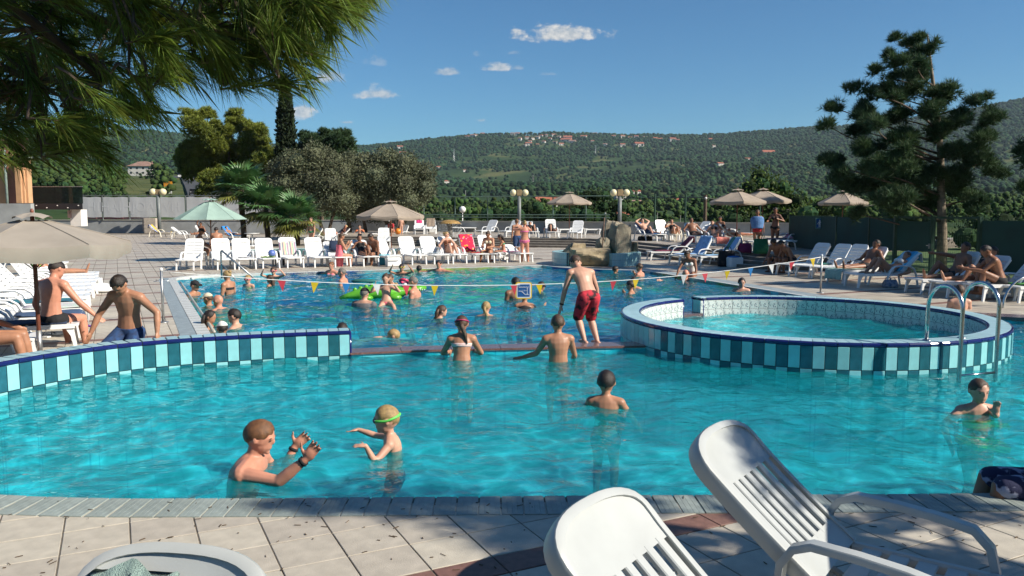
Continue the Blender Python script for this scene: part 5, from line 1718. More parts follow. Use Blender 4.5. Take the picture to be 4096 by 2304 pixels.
for a0, a1 in ((R(-76), R(140)), (R(140), R(226))):
    pth = Path(arcp(FC, BR, a0, a1, 40))
    strip(pth, .01, .30, -.02, BH - .012, 'basin_wall', M_tgrout, bs, step=.1)
    k = 0
    tme = mesh_of(MB().box((0, 0, 0), (.104, .012, BH / 2 - .006), bevel=.002), 'basin_tile', M_aqua2)
    cme = mesh_of(MB().box((0, 0, 0), (.104, .29, .014), bevel=.002), 'rim_tile', M_aqua2)
    while (k + 1) * .108 < pth.len:
        p, d = pth.at((k + .5) * .108); nn = Vector((-d.y, d.x)); ang = math.atan2(d.y, d.x)
        if p.y < FC.y + .6:
            for row in range(2): put(tme, 'basin_tile', bs, p, ang, BH * (.25 + .5 * row) - .004)
        put(cme, 'rim_tile', bs, p + nn * .15, ang, BH - .006)
        k += 1
for a in (R(-76), R(226)):
    e = FC + Vector((math.cos(a), math.sin(a))) * (BR - .15)
    for j in range(3):
        for row in range(2):
            q = FC + Vector((math.cos(a), math.sin(a))) * (BR - .05 - j * .1)
            tn = Vector((-math.sin(a), math.cos(a))) * (-1 if a < 0 else 1)
            put(tme, 'end_tile', bs, q + tn * .012, a, BH * (.25 + .5 * row) - .004)
MB().lathe([(BR - .30, .30), (.02, .30)], 40, (FC.x, FC.y, 0), cap=False).build('basin_water', M_kid, bs)
rock('boulder', 'long flat topped brown boulder lying across the fountain front', (2.78, 28.25, .02), (.84, .50, .46), 4, M_rock, .05, cuts=6, top=.52)
rock('boulder', 'broken brown rock behind the long boulder', (2.25, 28.95, .25), (.5, .4, .33), 9, M_rock, .4)
rock('standing_stone', 'tall upright grey brown stone in the fountain', (4.02, 29.35, .22), (.52, .44, .82), 15, M_rock2, .75, cuts=7, top=.8)
rock('standing_stone', 'dark pointed stone leaning behind the tall upright one', (3.72, 29.85, .22), (.42, .4, .82), 23, M_rock2, .2)
rock('boulder', 'narrow mid sized stone between the boulder and the tall stone', (3.32, 29.2, .25), (.30, .28, .46), 31, M_rock2, .9)
rock('boulder', 'small stone wedged against the tall upright stone', (4.5, 29.5, .25), (.2, .2, .34), 37, M_rock)
sh = thing('shower_post', 'slim steel shower post with a brown support beside the stones', 'shower', (*G(2410, 1000, .2)[:2], 0)); sh.location = (3.28, 28.95, .45)
MB().tube([(.10, .1, 0), (.11, .1, 1.40), (.09, .0, 1.43)], .016, 8).build('pipe', M_steel_matt, sh, True)
MB().tube([(-.05, -.2, .0), (.06, .05, 1.25)], .018, 8).build('support', mat('rusty_brown', (.16, .09, .06), .8, .2, 12), sh, True)
MB().lathe([(.03, 0), (.05, -.03)], 10, (.07, -.04, 1.42)).build('shower_head', M_steel_matt, sh, True)

# ---- mushroom fountain
mf = G(1800, 951, TZ)
mush = thing('mushroom_fountain', 'ochre mushroom shaped water fountain dripping on the terrace', 'fountain', (mf.x, mf.y, TZ))
MB().lathe([(.62, .78), (.60, .82), (.45, .93), (.2, .99), (.01, 1.0)], 24).build('cap', mat('ochre_cap', (.36, .22, .07), .5, .2, 6), mush, True)
MB().lathe([(.14, 0), (.13, .5), (.17, .8)], 14).build('stem', mat('wet_stem', (.20, .19, .17), .4, .3, 10, .4), mush, True)
dr = MB()
for k in range(260):
    a = rnd.uniform(0, 6.28); r = .62 + rnd.uniform(-.03, .05); z = rnd.random() ** 1.4
    dr.ball((r * math.cos(a), r * math.sin(a), .8 * z), (.008, .008, .022), 4)
tag(dr.build('falling_drops', mat('water_drop', (.8, .85, .86), .1, .02), mush), kind='stuff')

# ---- globe lamps
M_globe = mat('cream_globe', (.72, .66, .42), .35, .04, 4)
M_wglobe = mat('white_globe', (.80, .80, .76), .35, .03, 4)
M_lpost = mat('dark_grey_post', (.16, .18, .18), .5, .1, 10)
def twin_lamp(label, px, py, base_z, Y, gr=.235):
    q = G(px, py, Y=Y)
    t = thing('lamp_post', label, 'lamp post', (q.x, Y, base_z))
    h = q.z - base_z
    MB().tube([(0, 0, 0), (0, 0, h - .2)], .13 if Y < 60 else .15, 10).build('post', M_lpost, t, True)
    MB().box((0, 0, h), (.36, .3, .42), bevel=.02).build('head_box', mat('brass_box', (.30, .22, .12), .5, .1), t)
    for s in (-1, 1): MB().ball((s * .42, 0, h), gr, 14).build('globe', M_globe, t, True)
    return t
twin_lamp('lamp post with two cream globes left of the terrace parasol', 2077, 771, TZ, 56.6)
twin_lamp('lamp post with two cream globes rising behind the standing stones', 2480, 771, TZ, 53.0)
twin_lamp('lamp post with cream globes in front of the banner fence', 632, 768, 0, 68.6, .3)
wl = G(1850, 838, Y=60.5)
t = thing('globe_lamp', 'single white globe lamp on a thin white post behind the terrace wall', 'lamp post', (wl.x, 60.5, .0))
MB().tube([(0, 0, 0), (0, 0, wl.z - .2)], .035, 8).build('post', M_plastic, t, True); MB().ball((0, 0, wl.z), .25, 14).build('globe', M_wglobe, t, True)
wl = G(4058, 983, Y=27.5)
t = thing('globe_lamp', 'pale globe lamp standing beyond the green mesh fence', 'lamp post', (wl.x, 27.5, .0))
MB().tube([(0, 0, 0), (0, 0, wl.z - .1)], .03, 8).build('post', M_lpost, t, True); MB().ball((0, 0, wl.z), .14, 14).build('globe', M_wglobe, t, True)

# ---- green railing behind the terrace
M_green = mat('green_steel', (.10, .16, .13), .5, .1, 6)
M_dgreen = mat('dark_green_steel', (.012, .05, .028), .5, .1, 6)
rl = thing('terrace_railing', 'grey green steel railing frame behind the terrace wall', 'railing')
a, b = G(1640, 788, Y=60.5), G(2440, 788, Y=56.0)
def on(px, z):
    f = (px - 1640) / 800; Y = 60.5 + (56.0 - 60.5) * f; q = G(px, 800, Y=Y); return Vector((q.x, Y, z))
za = a.z
for px in (1695, 1820, 1950, 2080, 2212, 2344): MB().tube([on(px, 0), on(px, za)], .05, 6).build('post', M_green, rl)
for z in (za, 1.66, 1.47): MB().tube([on(1640, z), on(2440, z)], .045, 6).build('rail', M_green, rl)
for px in (2620, 2742, 3040):
    q = G(px, 820, Y=50)
    o = thing('fence_post', 'dark green steel fence post beside the terrace loungers', 'post', (q.x, 50, 0), 0, 'dark green posts behind the terrace'); MB().tube([(0, 0, 0), (0, 0, 3.0)], .06, 6).build('post', M_dgreen, o)
up = G(2822, 780, Y=62)
o = thing('utility_pole', 'dark wooden utility pole with a white insulator', 'pole', (up.x, 62, 0)); MB().tube([(0, 0, 0), (0, 0, up.z)], [.16, .13], 8).build('shaft', M_bark, o); MB().ball((0, -.15, up.z - .25), .1, 8).build('insulator', M_wglobe, o)

# ---- green screened fence on the right
M_screen = mat('green_screen_cloth', (.006, .045, .036), .75, .15, 1.5, .2, 300)
fen = thing('screen_fence', 'dark green mesh fence with screen cloth behind the right hand loungers'.replace('right hand ', 'shaded '), 'fence')
FPTS = [Vector(G(3155, 1030)[:2]), Vector(G(3340, 1058)[:2]), Vector(G(3470, 1074)[:2]), Vector(G(3575, 1086)[:2]), Vector(G(3722, 1096)[:2]), Vector(G(3910, 1106)[:2]), Vector(G(4120, 1118)[:2]), Vector(G(4500, 1140)[:2])]
FH = 1.74
for k, p in enumerate(FPTS):
    w = .11 if k in (3, 4, 5) else .06
    MB().box((p.x, p.y, FH / 2 + .02), (w, w, FH + .04)).build('post', M_dgreen, fen)
def screen(a, b, z0, z1, name='screen_cloth'):
    d = (b - a).normalized(); n_ = Vector((-d.y, d.x)) * .012
    a2, b2 = a + d * .05, b - d * .05
    mb = MB(); N_ = 10; rings = []
    for i in range(N_ + 1):
        q = a2.lerp(b2, i / N_); s = .012 * math.sin(i * 2.2)
        rings.append([(q.x + n_.x, q.y + n_.y, z0 + s), (q.x - n_.x, q.y - n_.y, z0 + s), (q.x - n_.x, q.y - n_.y, z1 + s * .6), (q.x + n_.x, q.y + n_.y, z1 + s * .6)])
    mb.loft(rings); return mb.build(name, M_screen, fen)
for k, zz in enumerate([(.05, 1.74), (.60, 1.72), (.66, 1.70), (.68, 1.62), None, (.12, 1.66), (.1, 1.66)]):
    a, b = FPTS[k], FPTS[k + 1]
    if zz: screen(a, b, *zz)
    wm = MB(); L_ = (b - a).length; d = (b - a).normalized()
    n_ = int(L_ / .055)
    for i in range(n_):
        q = a + d * (L_ * (i + .5) / n_); wm.box((q.x, q.y, (FH + .0) / 2 + .03), (.005, .005, FH))
    for z in np.arange(.08, FH + .4, .2): wm.box(((a.x + b.x) / 2, (a.y + b.y) / 2, min(z, FH + .03)), (L_, .006, .006), math.atan2(d.y, d.x))
    wm.build('wire_mesh', M_dgreen, fen)
    if k in (3, 4): MB().box(((a.x + b.x) / 2, (a.y + b.y) / 2, FH), (L_, .06, .07), math.atan2(d.y, d.x)).build('top_rail', M_dgreen, fen)
q = FPTS[3].lerp(FPTS[4], .93)
lk = MB().box((q.x, q.y - .06, .86), (.10, .04, .16)); lk.tube([(q.x - .02, q.y - .09, .88), (q.x - .14, q.y - .09, .88)], .012, 6); lk.build('gate_lock', M_steel_matt, fen)
# second taller fence line beyond with more posts
sgn = G(3278, 893, Y=29.6)
gs = thing('shower_sign', 'blue pictogram sign with a standing figure on the green screen', 'sign', (sgn.x, 29.35, sgn.z)); 
pf = Path(FPTS)
# face the sign along the fence segment
da = (FPTS[1] - FPTS[0]).normalized(); tt = ((sgn.x) - FPTS[0].x) / max(1e-6, (FPTS[1].x - FPTS[0].x))
sy = FPTS[0].y + (FPTS[1].y - FPTS[0].y) * max(0, min(1.2, tt))
u = (3278 - 2048) / FPX
dn = da.x - u * da.y
tt = (u * FPTS[0].y - FPTS[0].x) / dn
sp2 = FPTS[0] + da * tt
gs.location = (sp2.x - .05, sp2.y - .04, HCAM - (893 - 843) / FPX * sp2.y)
gs.rotation_euler = (0, 0, R(-12))
plate(.30, .42, .01, -.004, .004, mat('sign_green', (.10, .24, .20), .5, .05), 'border_plate', gs)
plate(.23, .35, .01, .0045, .008, M_blue, 'blue_field', gs)
fg = MB().ball((0, -.012, .11), (.022, .006, .026), 8); fg.box((0, -.012, .02), (.05, .006, .12)); fg.box((-.018, -.012, -.08), (.02, .006, .10)); fg.box((.018, -.012, -.08), (.02, .006, .10))
for s in (-1, 1): fg.box((s * .045, -.012, .02), (.016, .006, .12), Matrix.Rotation(s * -.45, 3, 'Y'))
fg.box((0, -.012, -.145), (.17, .006, .008))
fg.build('figure_mark', M_sw, gs)
# lawn beyond the fence
lawn_poly = [(p.x + .05, p.y + .02) for p in FPTS[1:]][::-1]
lw_ = MB().prism(lawn_poly + [(FPTS[1].x + .05, FPTS[1].y + 30), (60, 70), (60, 15)][::1], -.03, .012)
M_lawn = mat('lawn_grass', (.075, .13, .026), .95, .2, 1.4, .8, 40, col2=(.04, .08, .02))
bpy_l = lw_.build('lawn', M_lawn); tag(bpy_l, kind='structure')

# ---- banner fence on the left
M_banner = mat('grey_banner', (.50, .52, .53), .8, .04, 1.0, .1, 20, transl=.15)
M_faint = mat('faint_print', (.475, .495, .507), .8, .02, 2)
bf = thing('banner_fence', 'grey white banner panels on steel posts above the long grey wall', 'fence')
YB = 70.3
bxs = [315, 408, 515, 628, 742, 852, 965, 1080]
for k, px in enumerate(bxs):
    q = G(px, 800, Y=YB); MB().tube([(q.x, YB + .05, 1.15), (q.x, YB + .05, 3.25)], .05, 6).build('post', M_lpost, bf)
for k in range(7):
    a, b = G(bxs[k], 800, Y=YB).x + .09, G(bxs[k + 1], 800, Y=YB).x - .09
    mb = MB(); rings = []
    for i in range(9):
        x = a + (b - a) * i / 8; y = YB + .006 * math.sin(i * 1.7 + k)
        rings.append([(x, y, 1.38 + .02 * math.sin(i)), (x, y + .012, 1.38 + .02 * math.sin(i)), (x, y + .012, 3.14 + .025 * math.sin(i * 1.3)), (x, y, 3.14 + .025 * math.sin(i * 1.3))])
    mb.loft(rings); mb.build('banner_panel', M_banner, bf)
for k, s in ((0, 'THII'), (1, 'HAIH'), (2, 'JOA'), (3, 'VH')):
    x = (G(bxs[k], 800, Y=YB).x + G(bxs[k + 1], 800, Y=YB).x) / 2
    text(s, 1.15, (x, YB - .0085, 2.25), M_faint, bf, 'faint_lettering')
wire = MB().tube([(G(315, 785, Y=YB).x, YB, 3.26), (G(1080, 785, Y=YB).x, YB, 3.26)], .02, 4)
for px in range(330, 1080, 16):
    q = G(px, 800, Y=YB); wire.tube([(q.x, YB, 3.24), (q.x + .18, YB, 3.40)], .012, 4)
wire.build('barbed_wire', M_lpost, bf)
tag(MB().prism([(-37.8, 70.55), (-31.9, 70.55), (-31.9, 70.6), (-37.8, 70.6)], 1.2, 1.4).build('poster_strip', mat('photo_strip', (.62, .58, .56), .6, .3, 1.2, col2=(.40, .14, .16))), 'low strip of printed posters under the banner panels', 'poster')

# ---- left building with glass balcony
bd = thing('pink_building', 'corner of a pink and orange building with vertical fins', 'building', (0, 0, 0))
YBd = 44.0
M_pink = mat('pink_render', (.36, .17, .125), .9, .08, 2, .2, 40)
M_orange = mat('orange_render', (.55, .32, .17), .9, .08, 2, .2, 40)
def bx(px0, px1, py0, py1, Y, m, name, depth=1.0, parent=None):
    a, b = G(px0, py1, Y=Y), G(px1, py0, Y=Y)
    if depth > 2:       # its end wall runs back along the slope of the street
        k = (Y + depth) / Y
        return MB().prism([(a.x, Y), (b.x, Y), (b.x * k * 1.02, Y + depth), (a.x * k * 1.02, Y + depth)], a.z, b.z).build(name, m, parent)
    return MB().box(((a.x + b.x) / 2, Y + depth / 2, (a.z + b.z) / 2), (abs(b.x - a.x), depth, abs(b.z - a.z))).build(name, m, parent)
bx(-300, 102, 575, 890, YBd, M_pink, 'wall', 12, bd)
bx(-300, 14, 600, 890, YBd - .1, M_orange, 'wall_band', .09, bd)
bx(-300, 112, 552, 574, YBd - .12, mat('roof_edge', (.20, .13, .09), .9, .2, 5), 'roof_edge', 13, bd)
for k, px in enumerate((66, 80, 94)): bx(px, px + 11, 640, 812, YBd - .45 + .12 * k, M_orange, 'fin', .4, bd)
bx(64, 108, 622, 640, YBd - .6, mat('fin_cap', (.20, .24, .20), .8, .1), 'fin_cap', .5, bd)
q0, q1 = G(17, 600, Y=YBd - .25), G(27, 880, Y=YBd - .25)
MB().tube([(q0.x, YBd - .25, q0.z), (q0.x, YBd - .25, q1.z)], .07, 8).build('drain_pipe', mat('pipe_green', (.18, .24, .22), .6, .1), bd, True)
gw = thing('garden_wall', 'pale grey wall corner in front of the pink building', 'wall', (0, 0, 0)); bx(-300, 122, 814, 905, 40.5, M_greywall, 'wall_panel', .3, gw)
bal = thing('glass_balcony', 'projecting balcony with dark glass panels on a black base', 'balcony', (0, 0, 0))
M_dglass = bpy.data.materials.new('dark_glass'); M_dglass.use_nodes = True
_N, _L = M_dglass.node_tree.nodes, M_dglass.node_tree.links
_tp = _N.new('ShaderNodeBsdfTransparent'); _tp.inputs['Color'].default_value = (.30, .36, .34, 1)
_pb = _N['Principled BSDF']; _pb.inputs['Base Color'].default_value = (.02, .03, .03, 1); _pb.inputs['Roughness'].default_value = .05
_mx = _N.new('ShaderNodeMixShader'); _mx.inputs['Fac'].default_value = .42
_L.new(_tp.outputs[0], _mx.inputs[1]); _L.new(_pb.outputs[0], _mx.inputs[2]); _L.new(_mx.outputs[0], _N['Material Output'].inputs['Surface'])
for px0, px1 in ((112, 218), (220, 328)): bx(px0, px1, 748, 814, 46, M_dglass, 'glass_panel', .03, bal)
bx(112, 328, 745, 748, 45.98, M_steel_matt, 'hand_rail', .08, bal)
bx(118, 330, 814, 838, 46, mat('black_base', (.018, .018, .02), .5, .1), 'base_beam', 3, bal)
for k in range(5): 
    q = G(145 + k * 42, 822 + (k % 2) * 9, Y=45.97); MB().ball(q, (.05, .02, .03), 6).build('spot_fitting', M_wglobe, bal)
pw = thing('white_pillar', 'white rendered pillar under the glass balcony', 'pillar'); bx(283, 322, 838, 905, 46.5, mat('white_render', (.72, .70, .66), .8, .05, 3), 'shaft', .7, pw)
bx(271, 284, 842, 872, 46.45, mat('pillar_side', (.50, .36, .33), .8, .05, 3), 'notice_board', .3, pw)
text('P', .22, (G(277, 855, Y=46.4).x, 46.43, G(277, 853, Y=46.4).z), M_lpost, pw, 'notice_letter')
# bins and bench boxes beside the left deck
for k, (px, py, w, h, lab, mm) in enumerate(((186, 1052, 40, 38, 'beige square bin by the glass screen', (.52, .44, .32)), (222, 1020, 34, 30, 'smaller beige bin behind the other', (.52, .44, .32)))):
    q = G(px, py); sc = FPX / q.y
    o = thing('litter_bin', lab, 'bin', (q.x, q.y, 0)); MB().box((0, 0, h / sc / 2), (w / sc, .5, h / sc), bevel=.03).build('box', mat('bin_beige', mm, .7, .1, 5), o); MB().box((0, 0, h / sc + .012), (w / sc * .9, .42, .02)).build('lid', mat('bin_lid', (.30, .05, .05), .6, .1), o)
o = thing('kiosk', 'mint green kiosk cabinet behind the side row', 'cabinet', (*G(110, 1062)[:2], 0)); sc = FPX / o.location.y
MB().box((0, .5, .62), (1.2, .8, 1.24), bevel=.02).build('body', mat('mint_paint', (.32, .58, .48), .5, .05, 3), o)
for k in range(2): MB().box((-.28 + k * .5, .09, 1.02), (.3, .03, .2)).build('window', M_dgreen, o)

# ---- road, cars and traffic sign on the left slope, villa
def slope(px, py, D):
    q = G(px, py, Y=D); return q
M_road = mat('asphalt', (.055, .057, .06), .9, .15, .8)
def road():
    mb = MB(); pts = []
    for px0, px1, D in ((690, 745, 560), (700, 760, 470), (718, 790, 380), (735, 830, 300), (748, 880, 230), (760, 930, 180), (770, 980, 140)):
        u0, u1 = (px0 - 2048) / FPX * D, (px1 - 2048) / FPX * D
        z = max(gz(u0, D), gz(u1, D)) + .5
        pts.append([(u0, D, z), (u1, D, z), (u1, D, z - 1.2), (u0, D, z - 1.2)])
    mb.loft(pts); tag(mb.build('road', M_road), kind='structure')
    ln = MB(); pr = []
    for (a, b, c, d) in pts:
        for f in (.60,):
            m_ = Vector(a).lerp(Vector(b), f); pr.append((m_.x, m_.y, m_.z + .02))
    ln.tube(pr, .14, 4); tag(ln.build('road_line', M_sw), kind='structure')
    return pts
RP = road()
M_carglass = mat('car_glass', (.02, .025, .03), .1, .1)
M_tyre = mat('tyre_rubber', (.02, .02, .02), .8, .1)
def car(label, p, ang, col):
    t = thing('car', label, 'car', p, ang)
    m = mat('car_paint_%d' % int(col[0] * 100), col, .25, .03, 2, coat=.5)
    side = [(-2.0, .35), (2.05, .35), (2.1, .7), (1.9, .85), (1.0, .95), (.5, 1.42), (-1.1, 1.45), (-1.9, 1.0), (-2.05, .8)]
    mb = MB(); mb.loft([[(x, s * .84 * (1 if z < 1.1 else .82), z) for x, z in side] for s in (-1, 1)]); mb.build('body', m, t)
    MB().loft([[(x, s * .80, z) for x, z in ((.92, .97), (.52, 1.38), (-1.05, 1.40), (-1.6, 1.05))] for s in (-1, 1)]).build('windows', M_carglass, t)
    MB().box((1.0, 0, 1.17), (.02, 1.3, .42), Matrix.Rotation(R(45), 3, 'Y')).build('windscreen', M_carglass, t)
    for x in (-1.25, 1.3):
        for s in (-1, 1):
            w = MB().lathe([(.32, -.1), (.32, .1)], 12); w.xf(Matrix.Translation((x, s * .78, .32)) @ Matrix.Rotation(math.pi / 2, 4, 'X')); w.build('wheel', M_tyre, t)
    for s in (-1, 1): MB().box((2.06, s * .6, .68), (.05, .3, .14)).build('headlight', M_wglobe, t)
    return t
def onroad(i, f, g):
    a, b = RP[i], RP[i + 1]
    p = Vector(a[0]).lerp(Vector(a[1]), f); q = Vector(b[0]).lerp(Vector(b[1]), f); r = p.lerp(q, g); r.z += .02
    d = (q - p); return r, math.atan2(d.y, d.x)
for (i, f, g, c, lab) in ((1, .3, .6, (.72, .72, .70), 'white car farther up the road'), (3, .28, .6, (.74, .74, .73), 'white car coming down the road, lower one'), (5, .12, .2, (.02, .02, .022), 'black car low on the road behind the banner fence'), (0, .7, .5, (.10, .10, .11), 'dark car at the top of the road')):
    r, a = onroad(i, f, g); car(lab, r, a, c)
ts = G(672, 738, Y=190)
o = thing('road_sign', 'orange rectangular roadside price sign with dark lettering', 'sign', (ts.x, 190, gz(ts.x, 190) - .2))
zt = ts.z - o.location.z
MB().box((0, 0, zt), (2.0, .08, 1.4)).build('panel', mat('sign_orange', (.75, .30, .02), .5, .05), o); text('€', .9, (.35, -.06, zt - .25), M_rib, o, 'price_mark'); text('ROMA', .5, (-.1, -.06, zt + .4), M_rib, o, 'lettering')
for s in (-.6, .6): MB().tube([(s, 0, 0), (s, 0, zt)], .06, 6).build('post', M_lpost, o)
MB().box((0, 0, zt - 1.5), (1.7, .06, 1.2)).build('lower_panel', M_plastic, o)

M_roof = mat('red_roof', (.33, .105, .060), .9, .15, .3, island=.2)
M_roofb = mat('brown_roof', (.28, .17, .13), .9, .12, .3)
M_hwall = mat('house_wall', (.66, .63, .57), .9, .06, .2, rand=.10)
M_window = mat('dark_window', (.03, .035, .04), .2, .1)
def house(label, base, w, d, h, rz, roof='gable', wins=3, floors=2, group=None, rm=None, wm=None, chim=0, name='house', wx=0):
    t = thing(name, label, 'house', base, rz, group)
    MB().box((0, 0, h / 2 - 1.5), (w, d, h + 3)).build('wall', wm or M_hwall, t)
    rh = d * .28; e = .05 * w
    if roof == 'hip':
        rv = [(-w / 2 - e, -d / 2 - e, h), (w / 2 + e, -d / 2 - e, h), (w / 2 + e, d / 2 + e, h), (-w / 2 - e, d / 2 + e, h), (-w * .16, 0, h + rh), (w * .16, 0, h + rh)]
        fs = [(0, 1, 5, 4), (1, 2, 5), (2, 3, 4, 5), (3, 0, 4), (0, 3, 2, 1)]
    else:
        rv = [(-w / 2 - e, -d / 2 - e, h), (w / 2 + e, -d / 2 - e, h), (w / 2 + e, d / 2 + e, h), (-w / 2 - e, d / 2 + e, h), (-w / 2 - e, 0, h + rh), (w / 2 + e, 0, h + rh)]
        fs = [(0, 1, 5, 4), (2, 3, 4, 5), (1, 2, 5), (3, 0, 4), (0, 3, 2, 1)]
    r = MB().add(rv, fs).build('roof', rm or M_roof, t)
    for k in range(chim): MB().box((-w * .3 + k * w * .3, .1 * d, h + rh * .8), (.7, .7, 2.0)).build('chimney', rm or M_roof, r)
    for f in range(floors):
        for k in range(wins):
            x = -w / 2 + w * (k + .5) / wins; z = h * (f + .55) / floors
            wn = MB().box((x, -d / 2 - .02, z), (w / wins * .34, .10, h / floors * .42)).build('window', M_window, t)
    for f in range(floors):
        z = h * (f + .55) / floors
        MB().box((w / 2 + .02, 0, z), (.10, d * .2, h / floors * .42)).build('window', M_window, t)
    return t
def hit_ground(px, py, D0):
    """where the sight line through a pixel meets the terrain, else the ground at D0"""
    Ds = np.geomspace(100, 2600, 260); g1 = G(px, py, Y=1.0); dx, dz = g1.x, g1.z - HCAM
    below = np.nonzero(HCAM + dz * Ds <= ground_z(dx * Ds, Ds))[0]
    if len(below): return G(px, py, Y=float(Ds[below[0]]))
    q = G(px, py, Y=D0); q.z = gz(q.x, q.y); return q
def place_house(px, py, D, wpx, hpx, label, rz=0.2, **k):
    q = hit_ground(px, py, D); D = q.y; w = wpx / FPX * D
    return house(label, (q.x, D, q.z), w, w * .75, hpx / FPX * D, rz, **k)
v = place_house(578, 703, 330, 96, 36, 'cream villa with a hipped brown roof on the slope', .0, roof='hip', rm=M_roofb, chim=3, wins=4)
place_house(800, 722, 330, 34, 30, 'small white roadside house with red roof behind the pine', .3)
place_house(2455, 868, 300, 50, 12, 'long red roofed shed below the parasol', .1, wins=0, floors=0) if 0 else None
place_house(2490, 868, 260, 52, 10, 'red roofed open barn below the lamp with two globes', .1, wins=3, floors=1)
place_house(2185, 840, 170, 90, 34, 'red roofed house behind the trees beside the terrace parasol', .3, wins=2)
place_house(2690, 822, 420, 44, 22, 'pink house with a red roof in the valley', .1, wins=4, wm=mat('pink_wall', (.42, .22, .18), .9, .05, .3))
place_house(2530, 833, 430, 26, 12, 'white bungalow in the valley beside the brown roofed houses', .2)
place_house(2480, 800, 520, 40, 16, 'grey brown farmhouse in the valley', .2, rm=M_roofb)
place_house(2545, 818, 500, 38, 10, 'low brown roofed house in the valley', .2, rm=M_roofb)
place_house(2450, 826, 460, 30, 10, 'low tan roofed house beside the white bungalow', .1, rm=M_roofb)
place_house(2545, 778, 620, 30, 12, 'flat white house at the foot of the dark wood', .2)
place_house(1785, 735, 700, 20, 10, 'cream house with a steep red roof among the trees', .4, roof='hip')
place_house(1600, 596, 2100, 22, 9, 'white house with a red roof on the ridge above the olive trees', .2)
place_house(1610, 616, 2000, 24, 5, 'long low white building below the ridge house', .2)
place_house(1760, 640, 1850, 18, 6, 'pale house halfway up the hillside', .1)
place_house(1690, 590, 2200, 16, 6, 'tan roofed house near the ridge', .3)
place_house(1755, 676, 1300, 18, 8, 'white farmhouse on the middle slope', .3)
place_house(1858, 686, 1250, 10, 6, 'small white cottage on the middle slope', .2)
place_house(3072, 618, 1900, 46, 8, 'long white barn with a red roof on the far slope', .05)
place_house(3196, 624, 1880, 20, 6, 'small white house beside the far lane', .2)
place_house(2880, 662, 1500, 24, 8, 'white house on the dark wooded spur', .3)
place_house(2990, 642, 1700, 20, 7, 'pink house above the wooded spur', .2)
place_house(2855, 588, 2200, 12, 6, 'small white house under the skyline', .2)
place_house(2845, 562, 2400, 22, 5, 'pale house on the skyline beside the low cloud', .1)
vr = random.Random(12)
vil = [(2115, 580, 26), (2150, 584, 14), (2175, 572, 14), (2220, 574, 16), (2245, 582, 20), (2270, 556, 34), (2265, 566, 40), (2290, 572, 26), (2150, 554, 18), (2165, 548, 14), (2185, 546, 12), (2215, 545, 18), (2235, 553, 16), (2108, 556, 16), (2130, 560, 14), (2335, 552, 24), (2380, 540, 16), (2490, 584, 20), (2555, 582, 36), (2420, 583, 16), (2370, 570, 14), (2520, 556, 16), (2545, 552, 18), (2580, 556, 20), (2620, 560, 22), (2640, 562, 18), (2690, 562, 26), (2710, 566, 16), (2455, 550, 16), (2490, 550, 18), (1895, 548, 26), (1930, 541, 18), (1870, 552, 16), (2050, 540, 16), (2070, 540, 18), (2200, 560, 14), (2080, 560, 14), (2120, 570, 14), (2100, 584, 10), (2310, 562, 12)]
for k, (px, py, w) in enumerate(vil):
    D = float(np.interp(py, [540, 585], [2560, 2200]))
    place_house(px, py + 2, D, w * .95, 8.5, 'small pale house with a red roof in the hilltop village', vr.uniform(-.5, .5), group='hilltop village houses', wins=2, floors=1, rm=M_roof if vr.random() < .75 else M_roofb)
# pylons and poles on the slopes
def pylon(px, py0, py1, D, label):
    q = hit_ground(px, py1, D); D = q.y; h = (py1 - py0) / FPX * D
    t = thing('power_pylon', label, 'pylon', (q.x, D, q.z)); mb = MB(); w = h * .07
    for sx in (-1, 1):
        for sy in (-1, 1): mb.tube([(sx * w, sy * w, 0), (sx * w * .2, sy * w * .2, h)], h * .008, 4)
    for k in range(7):
        z0, z1 = h * k / 7, h * (k + 1) / 7; a, b = w * (1 - .8 * k / 7), w * (1 - .8 * (k + 1) / 7)
        mb.tube([(-a, -a, z0), (b, -b, z1)], h * .005, 4); mb.tube([(a, -a, z0), (-b, -b, z1)], h * .005, 4)
    mb.build('tower', M_steel_matt, t)
    for z in (.78, .9): MB().tube([(-h * .14, 0, h * z), (h * .14, 0, h * z)], h * .008, 4).build('cross_arm', M_steel_matt, t)
pylon(1816, 598, 652, 1500, 'lattice power pylon on the slope above the middle farmhouse'); pylon(2382, 580, 622, 1700, 'lattice power pylon below the village')
cb = MB()
p0, p1, p2 = G(1770, 735, Y=160), up + Vector((0, 0, -.2)), G(3600, 800, Y=75)
for a, b in ((p0, p1), (p1, p2)): cb.tube([a.lerp(b, k / 12) + Vector((0, 0, -1.0 * math.sin(math.pi * k / 12))) for k in range(13)], .035, 4)
tag(cb.build('power_cable', M_rib), 'dark overhead cable running to the wooden utility pole', 'cable')
for (px, y0, y1, D) in ((2132, 700, 735, 500), (2630, 850, 895, 120), (2722, 860, 890, 130), (1862, 762, 790, 200)):
    b = hit_ground(px, y1, D); D = b.y; a = G(px, y0, Y=D); o = thing('utility_pole', 'thin pale utility pole in the valley', 'pole', (a.x, D, b.z - .5), 0, 'thin valley poles'); MB().tube([(0, 0, 0), (0, 0, a.z - b.z + .5)], .012 * D / 40, 6).build('shaft', M_concrete, o)
